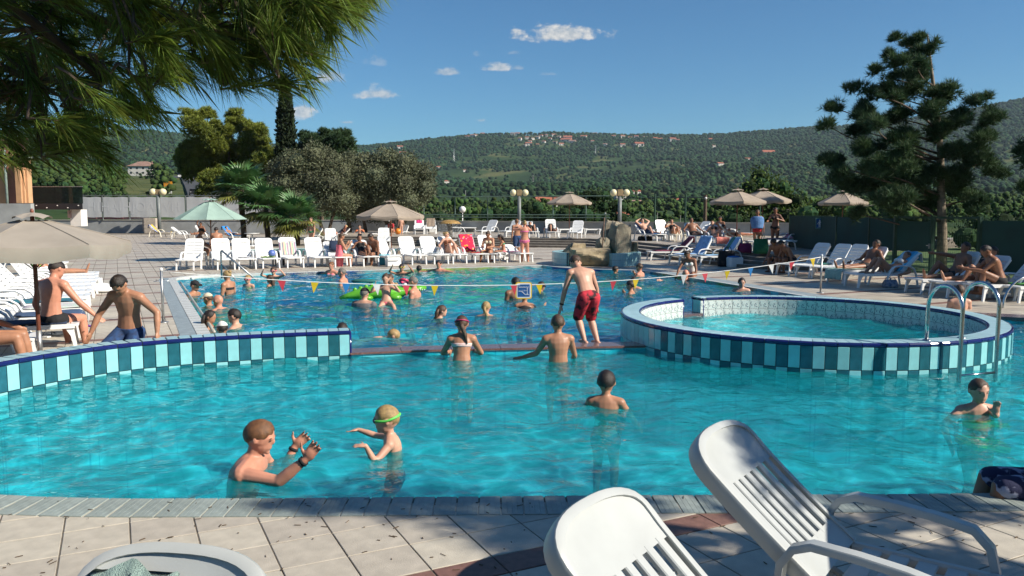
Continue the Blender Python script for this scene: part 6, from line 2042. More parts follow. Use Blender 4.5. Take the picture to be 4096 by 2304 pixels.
# ================================================================== people
def M_skin(n, c): return mat('skin_' + n, c, .47, .10, 7, .06, 90, spec=.45)
SKIN = {'fair': M_skin('fair', (.56, .31, .215)), 'tan': M_skin('tan', (.40, .195, .115)), 'red': M_skin('red', (.55, .25, .165)), 'brown': M_skin('brown', (.25, .115, .065))}
HAIRM = {'dark': mat('hair_dark', (.022, .014, .010), .5, .2, 30, .6, 160), 'brown': mat('hair_brown', (.075, .042, .024), .5, .2, 30, .6, 160), 'blond': mat('hair_blond', (.36, .24, .10), .5, .2, 30, .6, 160),
         'ginger': mat('hair_ginger', (.17, .075, .03), .5, .2, 30, .6, 160), 'grey': mat('hair_grey', (.17, .15, .13), .6, .2, 30, .6, 160)}
CLOTH = {}
def cloth(n, c, c2=None, sc=10, contrast=None): 
    if n not in CLOTH: CLOTH[n] = mat('cloth_' + n, c, .85, .1, sc, .3, 140, col2=c2, contrast=contrast)
    return CLOTH[n]
C_navy = cloth('navy', (.015, .03, .07)); C_black = cloth('black', (.012, .012, .014)); C_pink = cloth('pink', (.72, .17, .33)); C_coral = cloth('coral', (.80, .16, .20))
C_redfl = cloth('red_floral', (.52, .025, .045), (.02, .006, .008), 9, (.42, .55)); C_bluesh = cloth('blue_white_shorts', (.02, .07, .20), (.012, .02, .05), 14); C_white = cloth('white', (.75, .74, .70)); C_green = cloth('green', (.03, .32, .16))
C_dot = cloth('rose_frill', (.70, .42, .38), (.62, .55, .52), 30); C_cream = cloth('cream', (.66, .58, .42)); C_grey = cloth('grey_shirt', (.13, .13, .135)); C_red = cloth('red', (.50, .03, .04)); C_leo = cloth('leopard', (.42, .16, .08), (.03, .02, .015), 26, (.45, .55))
C_swirl = cloth('navy_swirl', (.30, .32, .45), (.012, .016, .06), 11, (.50, .56)); C_yellow = cloth('yellow', (.70, .60, .08)); C_lilac = cloth('lilac', (.34, .25, .46)); C_towelblue = cloth('towel_blue', (.10, .22, .45), (.06, .14, .30), 9); C_orange = cloth('orange_band', (.72, .22, .10))
BAKE = []          # (object, voxel size, smoothing passes)

def capsule(mb, a, b, r0, r1, n=10, sx=1.0, side=None):
    a, b = Vector(a), Vector(b); d = b - a; L = d.length
    t = d / L if L > 1e-6 else Vector((0, 0, 1))
    u = (side - t * side.dot(t)).normalized() if side is not None and (side - t * side.dot(t)).length > 1e-4 else t.orthogonal().normalized()
    w = t.cross(u); rings = []
    for k in range(3): 
        ph = math.pi / 2 * (1 - k / 3) if k else math.pi / 2 * .96
        c = a - t * (r0 * math.sin(ph)); r = r0 * math.cos(ph); rings.append((c, r))
    rings.append((a, r0)); rings.append((a.lerp(b, .5), (r0 + r1) / 2)); rings.append((b, r1))
    for k in range(1, 4):
        ph = math.pi / 2 * k / 3 if k < 3 else math.pi / 2 * .96
        rings.append((b + t * (r1 * math.sin(ph)), r1 * math.cos(ph)))
    mb.loft([[c + (u * math.cos(2 * math.pi * k / n) * sx + w * math.sin(2 * math.pi * k / n)) * r for k in range(n)] for c, r in rings])

SECT = {'m': [(-.075, .070, .058), (-.03, .094, .068), (.0, .096, .067), (.06, .088, .060), (.11, .083, .056), (.17, .094, .066), (.22, .108, .068), (.262, .110, .058), (.288, .072, .046), (.305, .040, .038)],
        'f': [(-.075, .072, .060), (-.03, .102, .074), (.0, .100, .070), (.06, .084, .057), (.11, .074, .052), (.17, .083, .058), (.22, .094, .060), (.262, .094, .050), (.288, .062, .042), (.305, .034, .034)]}
def person(label, pelvis, heading, h=1.7, sex='m', up=(0, 0, 1), head=(0, .12, 1), look=None, arms=None, legs=None, skin='fair', hair='brown', style='short', wear=(), lod=.018, fat=1.0, hh=None,
           feet=None, hands=None, eyes=False, name='person', base_z=None, twist=0.0, extra=None):
    """one continuous body grown from the joints; pelvis is a world point, directions are in the person's frame (right, forward, up)"""
    Hm = Matrix.Rotation(R(heading), 3, 'Z')
    D = lambda v: (Hm @ Vector(v)).normalized()
    pelvis = Vector(pelvis)
    bz = base_z if base_z is not None else pelvis.z - .5 * h
    t = thing(name, label, 'person', (pelvis.x, pelvis.y, bz))
    O = t.location.copy(); pel = pelvis - O
    u = D(up); right = D((math.cos(twist), math.sin(twist), 0)); right = (right - u * right.dot(u)).normalized(); fw = u.cross(right).normalized()
    rp = D((1, 0, 0)); rp = (rp - u * rp.dot(u)).normalized()
    HH = max((hh or 0) * 1.06, .142 * h, .218)
    mb = MB()
    def ring(tt, a, b, e=0.0, n=16):
        f = max(0, min(1, tt / .26)); rr = rp.lerp(right, f).normalized(); ff = u.cross(rr).normalized()
        c = pel + u * (tt * h) + ff * (.012 * h * math.sin(math.pi * max(0, tt) / .3) * -1)
        return [c + rr * ((a * h * fat + e) * math.cos(2 * math.pi * k / n)) + ff * ((b * h * fat + e) * math.sin(2 * math.pi * k / n)) for k in range(n)]
    S = SECT[sex]
    mb.loft([ring(*s) for s in S])
    neck = pel + u * (.292 * h)
    hu = D(head); lk = D(look) if look else None
    hf = lk if lk is not None else fw
    hf = (hf - hu * hf.dot(hu)).normalized(); hr = hf.cross(hu).normalized()
    hc = neck + hu * (.022 * h + .50 * HH) + hf * .012
    capsule(mb, neck - u * .03 * h, neck + hu * (.05 * h + .1 * HH), .036 * h * min(1.1, fat), .032 * h, 12)
    HRm = Matrix((hr, hf, hu)).transposed()
    mb.ball(hc + hu * .06 * HH - hf * .02 * HH, (.37 * HH, .45 * HH, .44 * HH), 14, HRm)
    mb.ball(hc - hu * .18 * HH + hf * .09 * HH, (.285 * HH, .33 * HH, .32 * HH), 12, HRm)
    mb.ball(hc - hu * .05 * HH + hf * .41 * HH, (.05 * HH, .085 * HH, .10 * HH), 8, HRm)          # nose
    mb.ball(hc + hu * .07 * HH + hf * .36 * HH, (.24 * HH, .09 * HH, .06 * HH), 8, HRm)           # brow
    mb.ball(hc - hu * .26 * HH + hf * .36 * HH, (.10 * HH, .07 * HH, .035 * HH), 8, HRm)          # lips
    mb.ball(hc - hu * .40 * HH + hf * .30 * HH, (.12 * HH, .09 * HH, .08 * HH), 8, HRm)           # chin
    for s in (-1, 1): mb.ball(hc - hu * .02 * HH + hr * s * .38 * HH - hf * .03 * HH, (.05 * HH, .085 * HH, .12 * HH), 8, HRm)
    sw = (.112 if sex == 'm' else .098) * h * (.5 + .5 * fat)
    if sex == 'f' and h > 1.45:
        for s in (-1, 1): mb.ball(pel + u * .195 * h + right * s * .043 * h + fw * .050 * h, (.045 * h, .042 * h, .042 * h), 10)
    J = {}
    arms = arms or {}
    armdef = ((.22, .05, -1), (.08, .25, -1))
    fine = lod < .012
    for s, key in ((1, 'R'), (-1, 'L')):
        ud, ld = arms.get(key, ((armdef[0][0] * s, *armdef[0][1:]), (armdef[1][0] * s, *armdef[1][1:])))[:2]
        hd = arms[key][2] if key in arms and len(arms[key]) > 2 and ud != 'to' else ld
        sh = pel + u * .250 * h + right * s * sw
        if ud == 'to':                      # reach for a world point, elbow bent towards a hint
            tgt = Vector(ld) - O; hint = D(arms[key][2]); hd = arms[key][3] if len(arms[key]) > 3 else None
            v_ = tgt - sh; Lm = min(v_.length, .326 * h); v_.normalize()
            ca = max(-1, min(1, ((.178 * h) ** 2 + Lm ** 2 - (.150 * h) ** 2) / (2 * .178 * h * Lm)))
            hn = (hint - v_ * hint.dot(v_)).normalized()
            el = sh + v_ * (.178 * h * ca) + hn * (.178 * h * math.sqrt(max(0, 1 - ca * ca))); wr = sh + v_ * Lm
            hd = hd or tuple(Hm.transposed() @ (wr - el))
        else:
            el = sh + D(ud) * .178 * h; wr = el + D(ld) * .150 * h
        capsule(mb, neck - u * .015 * h, sh, .040 * h, .042 * h * fat ** .5)
        capsule(mb, sh, el, .036 * h * fat ** .5, .025 * h); capsule(mb, el, el.lerp(wr, .4), .026 * h, .026 * h); capsule(mb, el.lerp(wr, .4), wr, .026 * h, .0165 * h)
        J['sh' + key], J['el' + key], J['wr' + key] = sh, el, wr
        dv = D(hd); pn = dv.cross(D((0, 0, 1)));
        pn = None if key not in arms else (arms[key][4] if ud == 'to' and len(arms[key]) > 4 else arms[key][3] if ud != 'to' and len(arms[key]) > 3 else None)
        pside = (D(pn) if pn else (right * s).cross(dv)); 
        pside = pside - dv * pside.dot(dv)
        pside = pside.normalized() if pside.length > 1e-3 else dv.orthogonal().normalized()     # towards the thumb
        pnorm = dv.cross(pside)
        pc = wr + dv * .05 * h
        Rm = Matrix((pside, pnorm, dv)).transposed()
        mb.ball(wr + dv * .028 * h, (.026 * h, .014 * h, .034 * h), 10, Rm)
        if fine:
            for k, (off, ln) in enumerate(((.019, .041), (.0065, .047), (-.0065, .044), (-.018, .034))):
                b0 = wr + dv * .052 * h + pside * off * h
                spread = pside * (off * 6.0)
                d1 = (dv + spread + pnorm * .10).normalized(); d2 = (dv + spread * .8 + pnorm * .42).normalized()
                m_ = b0 + d1 * ln * h * .55
                capsule(mb, b0 - dv * .012 * h, m_, .0062 * h, .0054 * h, 8); capsule(mb, m_, m_ + d2 * ln * h * .5, .0054 * h, .0043 * h, 8)
            b0 = wr + dv * .016 * h + pside * .020 * h; d1 = (dv * .55 + pside * .9).normalized()
            m_ = b0 + d1 * .028 * h
            capsule(mb, b0, m_, .0085 * h, .0066 * h, 8); capsule(mb, m_, m_ + (dv * .8 + pside * .5 + pnorm * .2).normalized() * .022 * h, .0066 * h, .005 * h, 8)
        else:
            for k, off in enumerate((.018, .006, -.006, -.017)):
                b0 = wr + dv * .05 * h + pside * off * h
                capsule(mb, b0 - dv * .01 * h, b0 + (dv + pside * off * 5 + pnorm * .2).normalized() * (.040, .046, .043, .034)[k] * h, .0065 * h, .0055 * h, 6)
            b0 = wr + dv * .018 * h + pside * .02 * h
            capsule(mb, b0, b0 + (dv * .6 + pside * .8).normalized() * .045 * h, .008 * h, .006 * h, 6)
    legs = legs or {}
    for s, key in ((1, 'R'), (-1, 'L')):
        td, sd_ = legs.get(key, legs.get('B') and tuple((v[0] * s, v[1], v[2]) for v in legs['B'][:2]) or ((.03 * s, 0, -1), (0, -.03, -1)))[:2]
        hp = pel - u * .035 * h + rp * s * .050 * h
        kn = hp + D(td) * .240 * h; an = kn + D(sd_) * .232 * h
        capsule(mb, hp, kn, .060 * h * fat ** .5, .037 * h, 12); capsule(mb, kn, kn.lerp(an, .35), .036 * h, .038 * h); capsule(mb, kn.lerp(an, .35), an, .037 * h, .0225 * h)
        mb.ball(kn.lerp(an, .3) - D((0, .02, 0)) * 0, .036 * h, 8)
        fd = (feet or {}).get(key) or (0, 1, 0) if abs(D(sd_).z) > .6 else (feet or {}).get(key) or (.15 * s, .35, .94)
        f = D(fd)
        hl = an - D(sd_) * -.012 * h - f * .022 * h
        capsule(mb, hl + D(sd_) * .012 * h, an + D(sd_) * .022 * h + f * .085 * h, .022 * h, .019 * h, 8, 1.0); capsule(mb, an + D(sd_) * .022 * h + f * .07 * h, an + D(sd_) * .024 * h + f * .118 * h, .018 * h, .012 * h, 8)
        J['hp' + key], J['kn' + key], J['an' + key] = hp, kn, an
    body = mb.build('body', SKIN[skin], t, True)
    BAKE.append((body, lod, 3 if fine else 2))
    # ---- hair or cap
    def shell(scale, hair_line, grow=1.0, back=0.0, nm='hair', m=None):
        b = MB(); n = 20; b.ball((0, 0, 0), 1, n); vs = []
        for v in b.v:
            x, y, z = v
            L = hair_line(x, y, z)
            nz = math.sin(x * 23 + z * 17 + y * 9) * math.sin(y * 21 - x * 13 + z * 5)
            k = scale * (1 + .035 * nz) if L > 0 else .86
            q = Vector((x * .37, y * .45, z * .44)) * HH * k
            vs.append(hc + hu * .06 * HH - hf * .02 * HH + HRm @ q)
        b.v = [tuple(p) for p in vs]
        return b
    hm = HAIRM[hair] if hair else None
    line_short = lambda x, y, z: z - (.22 * max(0, y) + .50 * max(0, y) ** 3 - .80 * max(0, -y) - .02 - .12 * abs(x) + .09 * math.sin(x * 11 + y * 3))
    if style in ('short', 'crop'): shell(1.115 if style == 'short' else 1.05, line_short).build('hair', hm, t, True)
    elif style == 'long' or style == 'wet':
        b = shell(1.08, lambda x, y, z: z - (.42 * max(0, y) + .5 * max(0, y) ** 3 - 1.1 * max(0, -y) - .05 - (.3 * abs(x) if style == 'wet' else .5 * abs(x))))
        back = [hc - hf * .30 * HH + hu * .15 * HH, hc - hf * .42 * HH - hu * .25 * HH, neck - fw * .055 * h - u * .02 * h, neck - fw * .075 * h - u * .10 * h]
        b.tube(back, [.30 * HH, .33 * HH, .26 * HH, .08 * HH], 12, flat=(1.25, .6) if 1 else None)
        b.build('hair', hm, t, True)
    elif style in ('bun', 'pony'):
        b = shell(1.06, line_short)
        if style == 'bun': b.ball(hc + hu * .32 * HH - hf * .42 * HH, .19 * HH, 10)
        else:
            p0 = hc - hf * .46 * HH + hu * .05 * HH
            b.tube([p0, p0 - hf * .1 * HH - hu * .2 * HH, neck - fw * .06 * h + hr * .03 * h, neck - fw * .07 * h + hr * .05 * h - u * .09 * h], [.13 * HH, .15 * HH, .13 * HH, .04 * HH], 8)
        b.build('hair', hm, t, True)
    elif style.startswith('cap'):
        cm = {'cap_black': C_black, 'cap_white': C_white, 'cap_cream': C_cream}[style]
        shell(1.04, line_short).build('hair', hm, t, True)
        b = shell(1.12, lambda x, y, z: z - .16 + .04 * y)
        bm = MB(); bm.lathe([(.52 * HH, 0), (.52 * HH, .015)], 14); bm.v = [tuple(hc + HRm @ Vector((v[0] * .78, (v[1] * .75 + .34 * HH), v[2] + .17 * HH - .25 * max(0, v[1])))) for v in bm.v]
        b.build('cap', cm, t, True); bm.build('cap_brim', cm, t)
    elif style == 'hat':
        shell(1.04, line_short).build('hair', hm, t, True)
        bm = MB(); bm.lathe([(.75 * HH, .02), (.42 * HH, .08 * HH), (.38 * HH, .3 * HH), (.05, .38 * HH)], 18); bm.v = [tuple(hc + hu * .16 * HH + HRm @ Vector(v)) for v in bm.v]
        bm.build('straw_hat', mat('straw', (.50, .37, .17), .9, .2, 40, .6, 120), t, True)
    # ---- eyes
    if eyes:
        for s in (-1, 1):
            p = hc + hu * .005 * HH + hr * s * .155 * HH + hf * .375 * HH
            MB().ball(p, (.042 * HH, .03 * HH, .020 * HH), 10, HRm).build('eye', mat('eye_dark', (.03, .022, .018), .2, .1), t, True)
            MB().ball(p + hu * .085 * HH + hf * .01 * HH, (.085 * HH, .03 * HH, .014 * HH), 8, HRm).build('eyebrow', hm or HAIRM['brown'], t, True)
    # ---- clothes
    def torso_part(t0, t1, e, n=5):
        ts = [t0 + (t1 - t0) * k / n for k in range(n + 1)]
        T_, A, B = zip(*S)
        return [ring(q, float(np.interp(q, T_, A)), float(np.interp(q, T_, B)), e) for q in ts]
    for wname, m, *rest in wear:
        c = MB(); e = .010
        if wname in ('shorts', 'long_shorts', 'trunks'):
            k = {'shorts': .55, 'long_shorts': .92, 'trunks': .18}[wname]
            c.loft(torso_part(-.078, .012 if wname != 'trunks' else -.005, e))
            for key in 'RL': capsule(c, J['hp' + key], J['hp' + key].lerp(J['kn' + key], k), .060 * h * fat ** .5 + e * 1.4, (.060 + (.037 - .060) * k) * h + e * (1.5 + k), 14)
            BAKE.append((c.build('swim_shorts', m, t, True), max(lod, .012), 2))
        elif wname == 'brief':
            c.loft(torso_part(-.082, -.012, e * .7)); 
            for key, s in (('R', 1), ('L', -1)): capsule(c, J['hp' + key] + rp * s * .01 * h, J['hp' + key].lerp(J['kn' + key], .06), .060 * h * fat ** .5 + e * .4, .055 * h + e * .3, 12)
            BAKE.append((c.build('bikini_bottom', m, t, True), max(lod, .012), 2))
        elif wname == 'band':
            c.loft(torso_part(.178, .212, e * .6, 3))
            if sex == 'f' and h > 1.45:
                for s in (-1, 1): c.ball(pel + u * .195 * h + right * s * .043 * h + fw * .052 * h, (.046 * h, .044 * h, .043 * h), 10)
            for s in (-1, 1): capsule(c, pel + u * .21 * h + right * s * .05 * h + fw * .06 * h, neck + right * s * .03 * h, .006 * h, .005 * h, 6)
            c.build('bikini_top', m, t, True)
        elif wname == 'suit':
            c.loft(torso_part(-.082, .225, e * .7, 12))
            if sex == 'f':
                for s in (-1, 1): c.ball(pel + u * .195 * h + right * s * .043 * h + fw * .052 * h, (.046 * h, .044 * h, .043 * h), 10)
            for s in (-1, 1):
                capsule(c, pel + u * .22 * h + right * s * .06 * h + fw * .05 * h, neck + right * s * .05 * h - u * .01 * h, .009 * h, .008 * h, 6); capsule(c, neck + right * s * .05 * h - u * .01 * h, pel + u * .2 * h + right * s * .05 * h - fw * .05 * h, .008 * h, .008 * h, 6)
            BAKE.append((c.build('swimsuit', m, t, True), max(lod, .014), 2))
        elif wname == 'shirt':
            c.loft(torso_part(-.06, .275, e * 1.5, 12))
            for key in 'RL': capsule(c, J['sh' + key], J['sh' + key].lerp(J['el' + key], .55), .042 * h + e, .032 * h + e, 12)
            BAKE.append((c.build('shirt', m, t, True), max(lod, .014), 2))
        elif wname == 'wrap':
            c.loft(torso_part(rest[0], rest[1], .03, 8)); BAKE.append((c.build('towel_wrap', m, t, True), max(lod, .016), 2))
        elif wname == 'cape':
            c.loft([[q + (q - (pel + u * tt * h)) * .08 for q in ring(tt, a, b, .05)] for tt, a, b in ((-.02, .115, .10), (.08, .125, .10), (.18, .13, .10), (.25, .12, .08), (.29, .07, .06))]); BAKE.append((c.build('towel_cape', m, t, True), .02, 3))
        elif wname == 'skirt':
            c.loft([ring(tt, a, b, .02) for tt, a, b in ((.02, .095, .07), (-.05, .11, .085), (-.2, .10, .08), (-.36, .09, .07))]); BAKE.append((c.build('sarong', m, t, True), .02, 2))
        elif wname == 'goggles':
            up_off = rest[0] if rest else .02
            pts = []
            for k in range(25):
                a = 2 * math.pi * k / 24
                pts.append(hc + HRm @ Vector((.405 * HH * math.cos(a), .475 * HH * math.sin(a) - .02 * HH, up_off * HH + .10 * HH * max(0, -math.sin(a)))))
            c.tube(pts, .011, 6, cap=False); c.build('goggle_strap', m, t, True)
            for s in (-1, 1): MB().ball(hc + hr * s * .16 * HH + hf * .42 * HH + hu * up_off * HH, (.12 * HH, .06 * HH, .085 * HH), 10, HRm).build('goggle_lens', mat('goggle_lens', (.02, .03, .06), .1, .1), t, True)
        elif wname == 'shades':
            for s in (-1, 1): c.ball(hc + hr * s * .16 * HH + hf * .41 * HH + hu * .01 * HH, (.13 * HH, .04 * HH, .075 * HH), 8, HRm)
            c.build('sunglasses', C_black, t, True)
        elif wname == 'bands':
            for key in 'RL': capsule(c, J['sh' + key].lerp(J['el' + key], .35), J['sh' + key].lerp(J['el' + key], .75), .062, .062, 12)
            c.build('arm_bands', m, t, True)
        elif wname == 'bracelet':
            for key in rest[0]:
                w = J['wr' + key]; d = (J['wr' + key] - J['el' + key]).normalized()
                MB().tube([w - d * .035, w - d * .012], .020 * h + .004, 10).build('wrist_band', m, t, True)
    return t, J, O

WADE = {'B': ((.06, .35, -.9), (.02, -.35, -.93))}
def wader(label, px, top, wl, heading, h=1.7, Yw=None, **k):
    """person standing in the water: head top and waterline rows of the photograph"""
    p = G(px, wl, WATER_Z) if Yw is None else G(px, wl, Y=Yw)
    ztop = G(px, top, Y=p.y).z
    HH = max((k.get('hh') or 0) * 1.06, .142 * h, .218)
    upv = Vector(k.get('up', (0, 0, 1))).normalized(); hv = Vector(k.get('head', (0, .12, 1))).normalized()
    rise = upv * .292 * h + hv * (.022 * h + 1.0 * HH)
    off = Matrix.Rotation(R(heading), 3, 'Z') @ Vector((rise.x, rise.y, 0))
    pel = (p.x - off.x, p.y - off.y, ztop - rise.z)
    k.setdefault('legs', WADE); k.setdefault('base_z', -1.2)
    k.setdefault('lod', .016)
    return person(label, pel, heading, h, **k)
A_spread = {'R': ((1, .1, -.1), (1, .05, -.05)), 'L': ((-1, .1, -.1), (-1, .05, -.05))}
A_wade = {'R': ((.55, .25, -.8), (.2, .7, -.5)), 'L': ((-.55, .25, -.8), (-.2, .7, -.5))}
A_up = {'R': ((.75, .35, .25), (-.45, .45, .75)), 'L': ((-.75, .35, .25), (.45, .45, .75))}
A_face = {'R': ((.35, .4, -.75), (-.35, .45, .9)), 'L': A_wade['L']}

# ---- near pool ----------------------------------------------------------------
wader('man with short ginger hair reaching both hands towards the child in goggles', 1052, 1684, 1885, -92, 1.80, sex='m', up=(0, .30, 1), head=(0, .22, 1), skin='red', hair='ginger', style='short', lod=.0085, eyes=True, fat=1.08,
      arms={'R': ('to', tuple(G(1222, 1838, Y=5.75)), (.3, .1, -1), (.10, .62, .78), (0, -.75, .6)), 'L': ('to', tuple(G(1178, 1786, Y=6.55)), (-.3, 0, -1), (.05, .75, .66), (.1, -.7, .6))}, wear=(('bracelet', C_black, 'RL'), ('trunks', C_navy)))
wader('small blond boy in swimming goggles holding both arms out to the man', 1548, 1622, 1800, 94, 1.12, sex='m', up=(0, .12, 1), head=(0, .10, 1), skin='fair', hair='blond', style='crop', lod=.0085, hh=.222,
      arms={'R': ('to', tuple(G(1432, 1718, Y=6.9)), (.4, 0, -.3), (0, 1, -.25), (-1, .1, .2)), 'L': ('to', tuple(G(1462, 1782, Y=6.35)), (-.3, 0, -1), (0, 1, 0), (1, .1, .3))}, wear=(('goggles', mat('goggle_green', (.12, .62, .10), .5, .1), .03), ('trunks', C_navy)))
wader('dark haired boy seen from behind standing shoulder deep in the near pool', 2424, 1484, 1622, -12, 1.35, skin='tan', hair='dark', style='short', lod=.010, hh=.225, arms=A_wade, wear=(('trunks', C_navy),))
wader('boy with cropped hair raising one hand, a green float under him', 3908, 1515, 1652, 178, 1.42, skin='fair', hair='brown', style='crop', lod=.009, hh=.225, eyes=True, head=(.03, .06, 1),
      arms={'R': ((.75, .25, -.5), (.0, .6, -.6)), 'L': ('to', tuple(G(3985, 1662, Y=7.3)), (-.5, .3, -1), (-.02, .15, 1), (1, -.3, 0))}, wear=(('trunks', C_green),))
wader('girl with braided brown hair and a frilly bikini leaning on the ledge, back turned', 1848, 1262, 1432, 2, 1.50, sex='f', up=(0, .22, 1), head=(0, .18, 1), skin='tan', hair='brown', style='pony', lod=.010, hh=.215,
      arms={'R': ((.45, .45, -.8), (-.30, .85, -.1)), 'L': ((-.45, .45, -.8), (.30, .85, -.1))}, wear=(('band', C_dot), ('brief', C_dot), ('goggles', mat('goggle_pink', (.42, .03, .10), .5, .1), .12)))
wader('slim boy with short brown hair at the ledge, back turned, one hand on the granite', 2230, 1258, 1440, 6, 1.48, skin='tan', hair='brown', style='crop', lod=.010, hh=.225, up=(0, .06, 1),
      arms={'R': ((.30, .3, -.9), (.0, .7, -.5)), 'L': ((-.45, .40, -.8), (-.75, .45, -.3))}, wear=(('shorts', C_navy),))
# the diver on the ledge
dvp = G(2378, 1366, WATER_Z + .066)
person('boy in red floral shorts crouching on the granite ledge about to jump', (dvp.x - .11, dvp.y - .02, WATER_Z + .066 + .71), 24, 1.56, up=(.02, .62, .80), head=(0, .85, .65), look=(0, .8, -.6), skin='fair', hair='brown', style='short', lod=.010, hh=.225,
       arms={'R': ((.42, .05, -.95), (.12, .12, -1)), 'L': ((-.30, .10, -1), (-.12, .22, -.95))}, legs={'R': ((.12, .40, -.9), (.02, -.52, -.86)), 'L': ((.0, .50, -.85), (.05, -.50, -.88))}, wear=(('long_shorts', C_redfl), ('bracelet', C_black, 'RL')), base_z=WATER_Z + .066)
# boy climbing behind the striped wall
bp = G(518, 1310, .22, None)
bq = G(520, 1325, Y=10.55)
person('teenage boy in navy and blue shorts stooping behind the striped wall', (bq.x, 10.55, .40), 172, 1.74, up=(-.06, .20, .98), head=(.0, .75, .7), look=(0, .75, -.65), skin='tan', hair='dark', style='short', lod=.010, hh=.225,
       arms={'R': ((.62, .12, -.85), (.25, .38, -.95)), 'L': ((-.78, .05, -.62), (-.10, .22, -1))}, legs={'R': ((.25, .78, -.50), (.0, -.45, -.85)), 'L': ((-.15, .60, -.6), (0, -.75, -.6))}, wear=(('long_shorts', C_bluesh),), base_z=0)
# sitting on the near coping at the right
cq = G(4190, 1965, 0)
person('person in navy swirl patterned shorts sitting on the near pool coping', (cq.x, cq.y - .05, .10), 84, 1.6, up=(0, -.1, 1), skin='brown', hair='dark', lod=.012, arms={'R': ((.3, -.3, -.9), (.2, -.1, -1)), 'L': ((-.3, -.2, -.9), (-.1, .3, -.9))},
       legs={'R': ((.05, 1, .06), (-.1, .25, -1)), 'L': ((-.05, 1, .06), (0, .1, -1))}, wear=(('long_shorts', C_swirl),), base_z=0)

# ---- main pool ------------------------------------------------------------------
W = wader
W('man in a black and white cap resting his arms on the pool edge rail', 782, 1122, 1184, -100, 1.72, skin='tan', hair='dark', style='cap_black', arms={'R': ((.3, -.2, -.9), (.2, -.9, -.1)), 'L': ((-.5, -.6, -.5), (-.1, -1, .1))}, up=(0, .25, 1))
W('blonde woman with wet tied hair standing waist deep by the steps rail', 910, 1082, 1174, 70, 1.68, sex='f', skin='tan', hair='blond', style='bun', wear=(('band', C_black),))
W('child with goggles and yellow swimwear beside the steps rail', 992, 1100, 1146, 170, 1.15, skin='fair', hair='blond', style='crop', hh=.21, wear=(('suit', C_yellow), ('goggles', C_coral)))
W('child adjusting red goggles with both arms raised', 1095, 1068, 1118, 180, 1.3, skin='fair', hair='brown', hh=.21, arms=A_up, wear=(('goggles', C_coral),))
W('dark haired girl with her head turned aside near the red pennant', 1080, 1099, 1144, 75, 1.3, sex='f', skin='tan', hair='brown', style='long', hh=.21)
W('fair haired woman leaning back on the far pool edge with elbows spread', 1325, 1048, 1098, 165, 1.66, sex='f', skin='red', hair='ginger', style='bun', arms={'R': ((.9, -.3, -.3), (.3, .6, -.7)), 'L': ((-.9, -.3, -.2), (-.9, -.1, -.3))}, wear=(('band', C_coral),))
W('grey haired man with glasses in profile beside the blue pennant', 1368, 1072, 1140, 85, 1.75, skin='red', hair='grey', style='crop', wear=(('shades', C_black),))
W('boy lifting a yellow diving mask with both hands', 1607, 1056, 1100, 178, 1.4, skin='tan', hair='dark', hh=.21, arms=A_up, wear=(('goggles', C_yellow, .1),))
W('dark haired boy turned away near the far edge', 1676, 1062, 1090, 10, 1.35, skin='tan', hair='dark', hh=.215, arms=A_wade)
W('smiling man with both arms stretched along the far pool edge', 1755, 1042, 1086, 170, 1.75, skin='red', hair='dark', arms=A_spread)
W('man in a black cap and grey shirt beside the green inflatable', 1460, 1152, 1222, -20, 1.72, skin='fair', hair='grey', style='cap_black', fat=1.25, wear=(('shirt', C_grey),))
W('woman with tied brown hair behind the two children on the inflatable', 1560, 1096, 1165, 175, 1.68, sex='f', skin='tan', hair='brown', style='bun')
W('smiling blond child hugging the green inflatable', 1583, 1131, 1186, 185, 1.15, skin='fair', hair='blond', style='crop', hh=.21, arms={'R': ((.5, .5, -.5), (-.3, .8, .1)), 'L': ((-.5, .5, -.5), (.3, .8, .1))})
W('sunburnt man with cropped hair standing in profile beside the inflatable', 1652, 1106, 1190, 80, 1.78, skin='red', hair='grey', style='crop', fat=1.12)
W('person in a cream cap turned to the pool edge', 832, 1173, 1222, 80, 1.66, skin='tan', hair='brown', style='cap_cream')
W('bald man stretching one arm to the pool edge rail', 872, 1179, 1235, 75, 1.76, skin='red', hair=None, style='bald', fat=1.15, arms={'R': A_wade['R'], 'L': ((-.25, .95, -.30), (.05, 1, .05))})
W('girl with long dark hair facing the dark haired man', 842, 1241, 1310, -85, 1.6, sex='f', skin='tan', hair='dark', style='long')
W('dark haired man facing the girl with long hair', 937, 1236, 1308, 88, 1.76, skin='fair', hair='dark')
W('person in a white cap leaning on the corner of the pool edge', 890, 1287, 1338, 30, 1.62, skin='tan', hair='dark', style='cap_white', arms={'R': A_wade['R'], 'L': ((-.8, .3, -.4), (-.8, .3, .1))}, wear=(('suit', C_navy),), sex='f')
W('dark haired head just above the striped wall', 1370, 1292, 1345, 0, 1.5, skin='tan', hair='dark')
W('girl with long wet hair swimming past the ledge girl', 1768, 1221, 1272, -75, 1.45, sex='f', skin='fair', hair='brown', style='wet', up=(0, .55, .8), wear=(('band', C_coral),))
W('woman with a low wet knot of hair seen from behind', 1944, 1206, 1262, -12, 1.6, sex='f', skin='fair', hair='blond', style='pony', wear=(('band', C_black),))
W('broad backed dark haired man behind the depth sign', 2062, 1110, 1192, 30, 1.78, skin='brown', hair='dark', fat=1.2)
W('tanned woman bending low in front of the depth sign', 2098, 1165, 1224, 0, 1.6, sex='f', skin='tan', hair='dark', style='bun', up=(0, .55, .8), arms={'R': ((.6, .5, -.5), (.3, .7, .4)), 'L': A_wade['L']}, wear=(('suit', C_black),))
W('child in a black diving mask beside the depth sign', 2166, 1127, 1166, -60, 1.3, skin='tan', hair='dark', hh=.21, wear=(('goggles', C_black),), arms={'R': A_wade['R'], 'L': ((-.6, .6, -.3), (-.9, .4, -.1))})
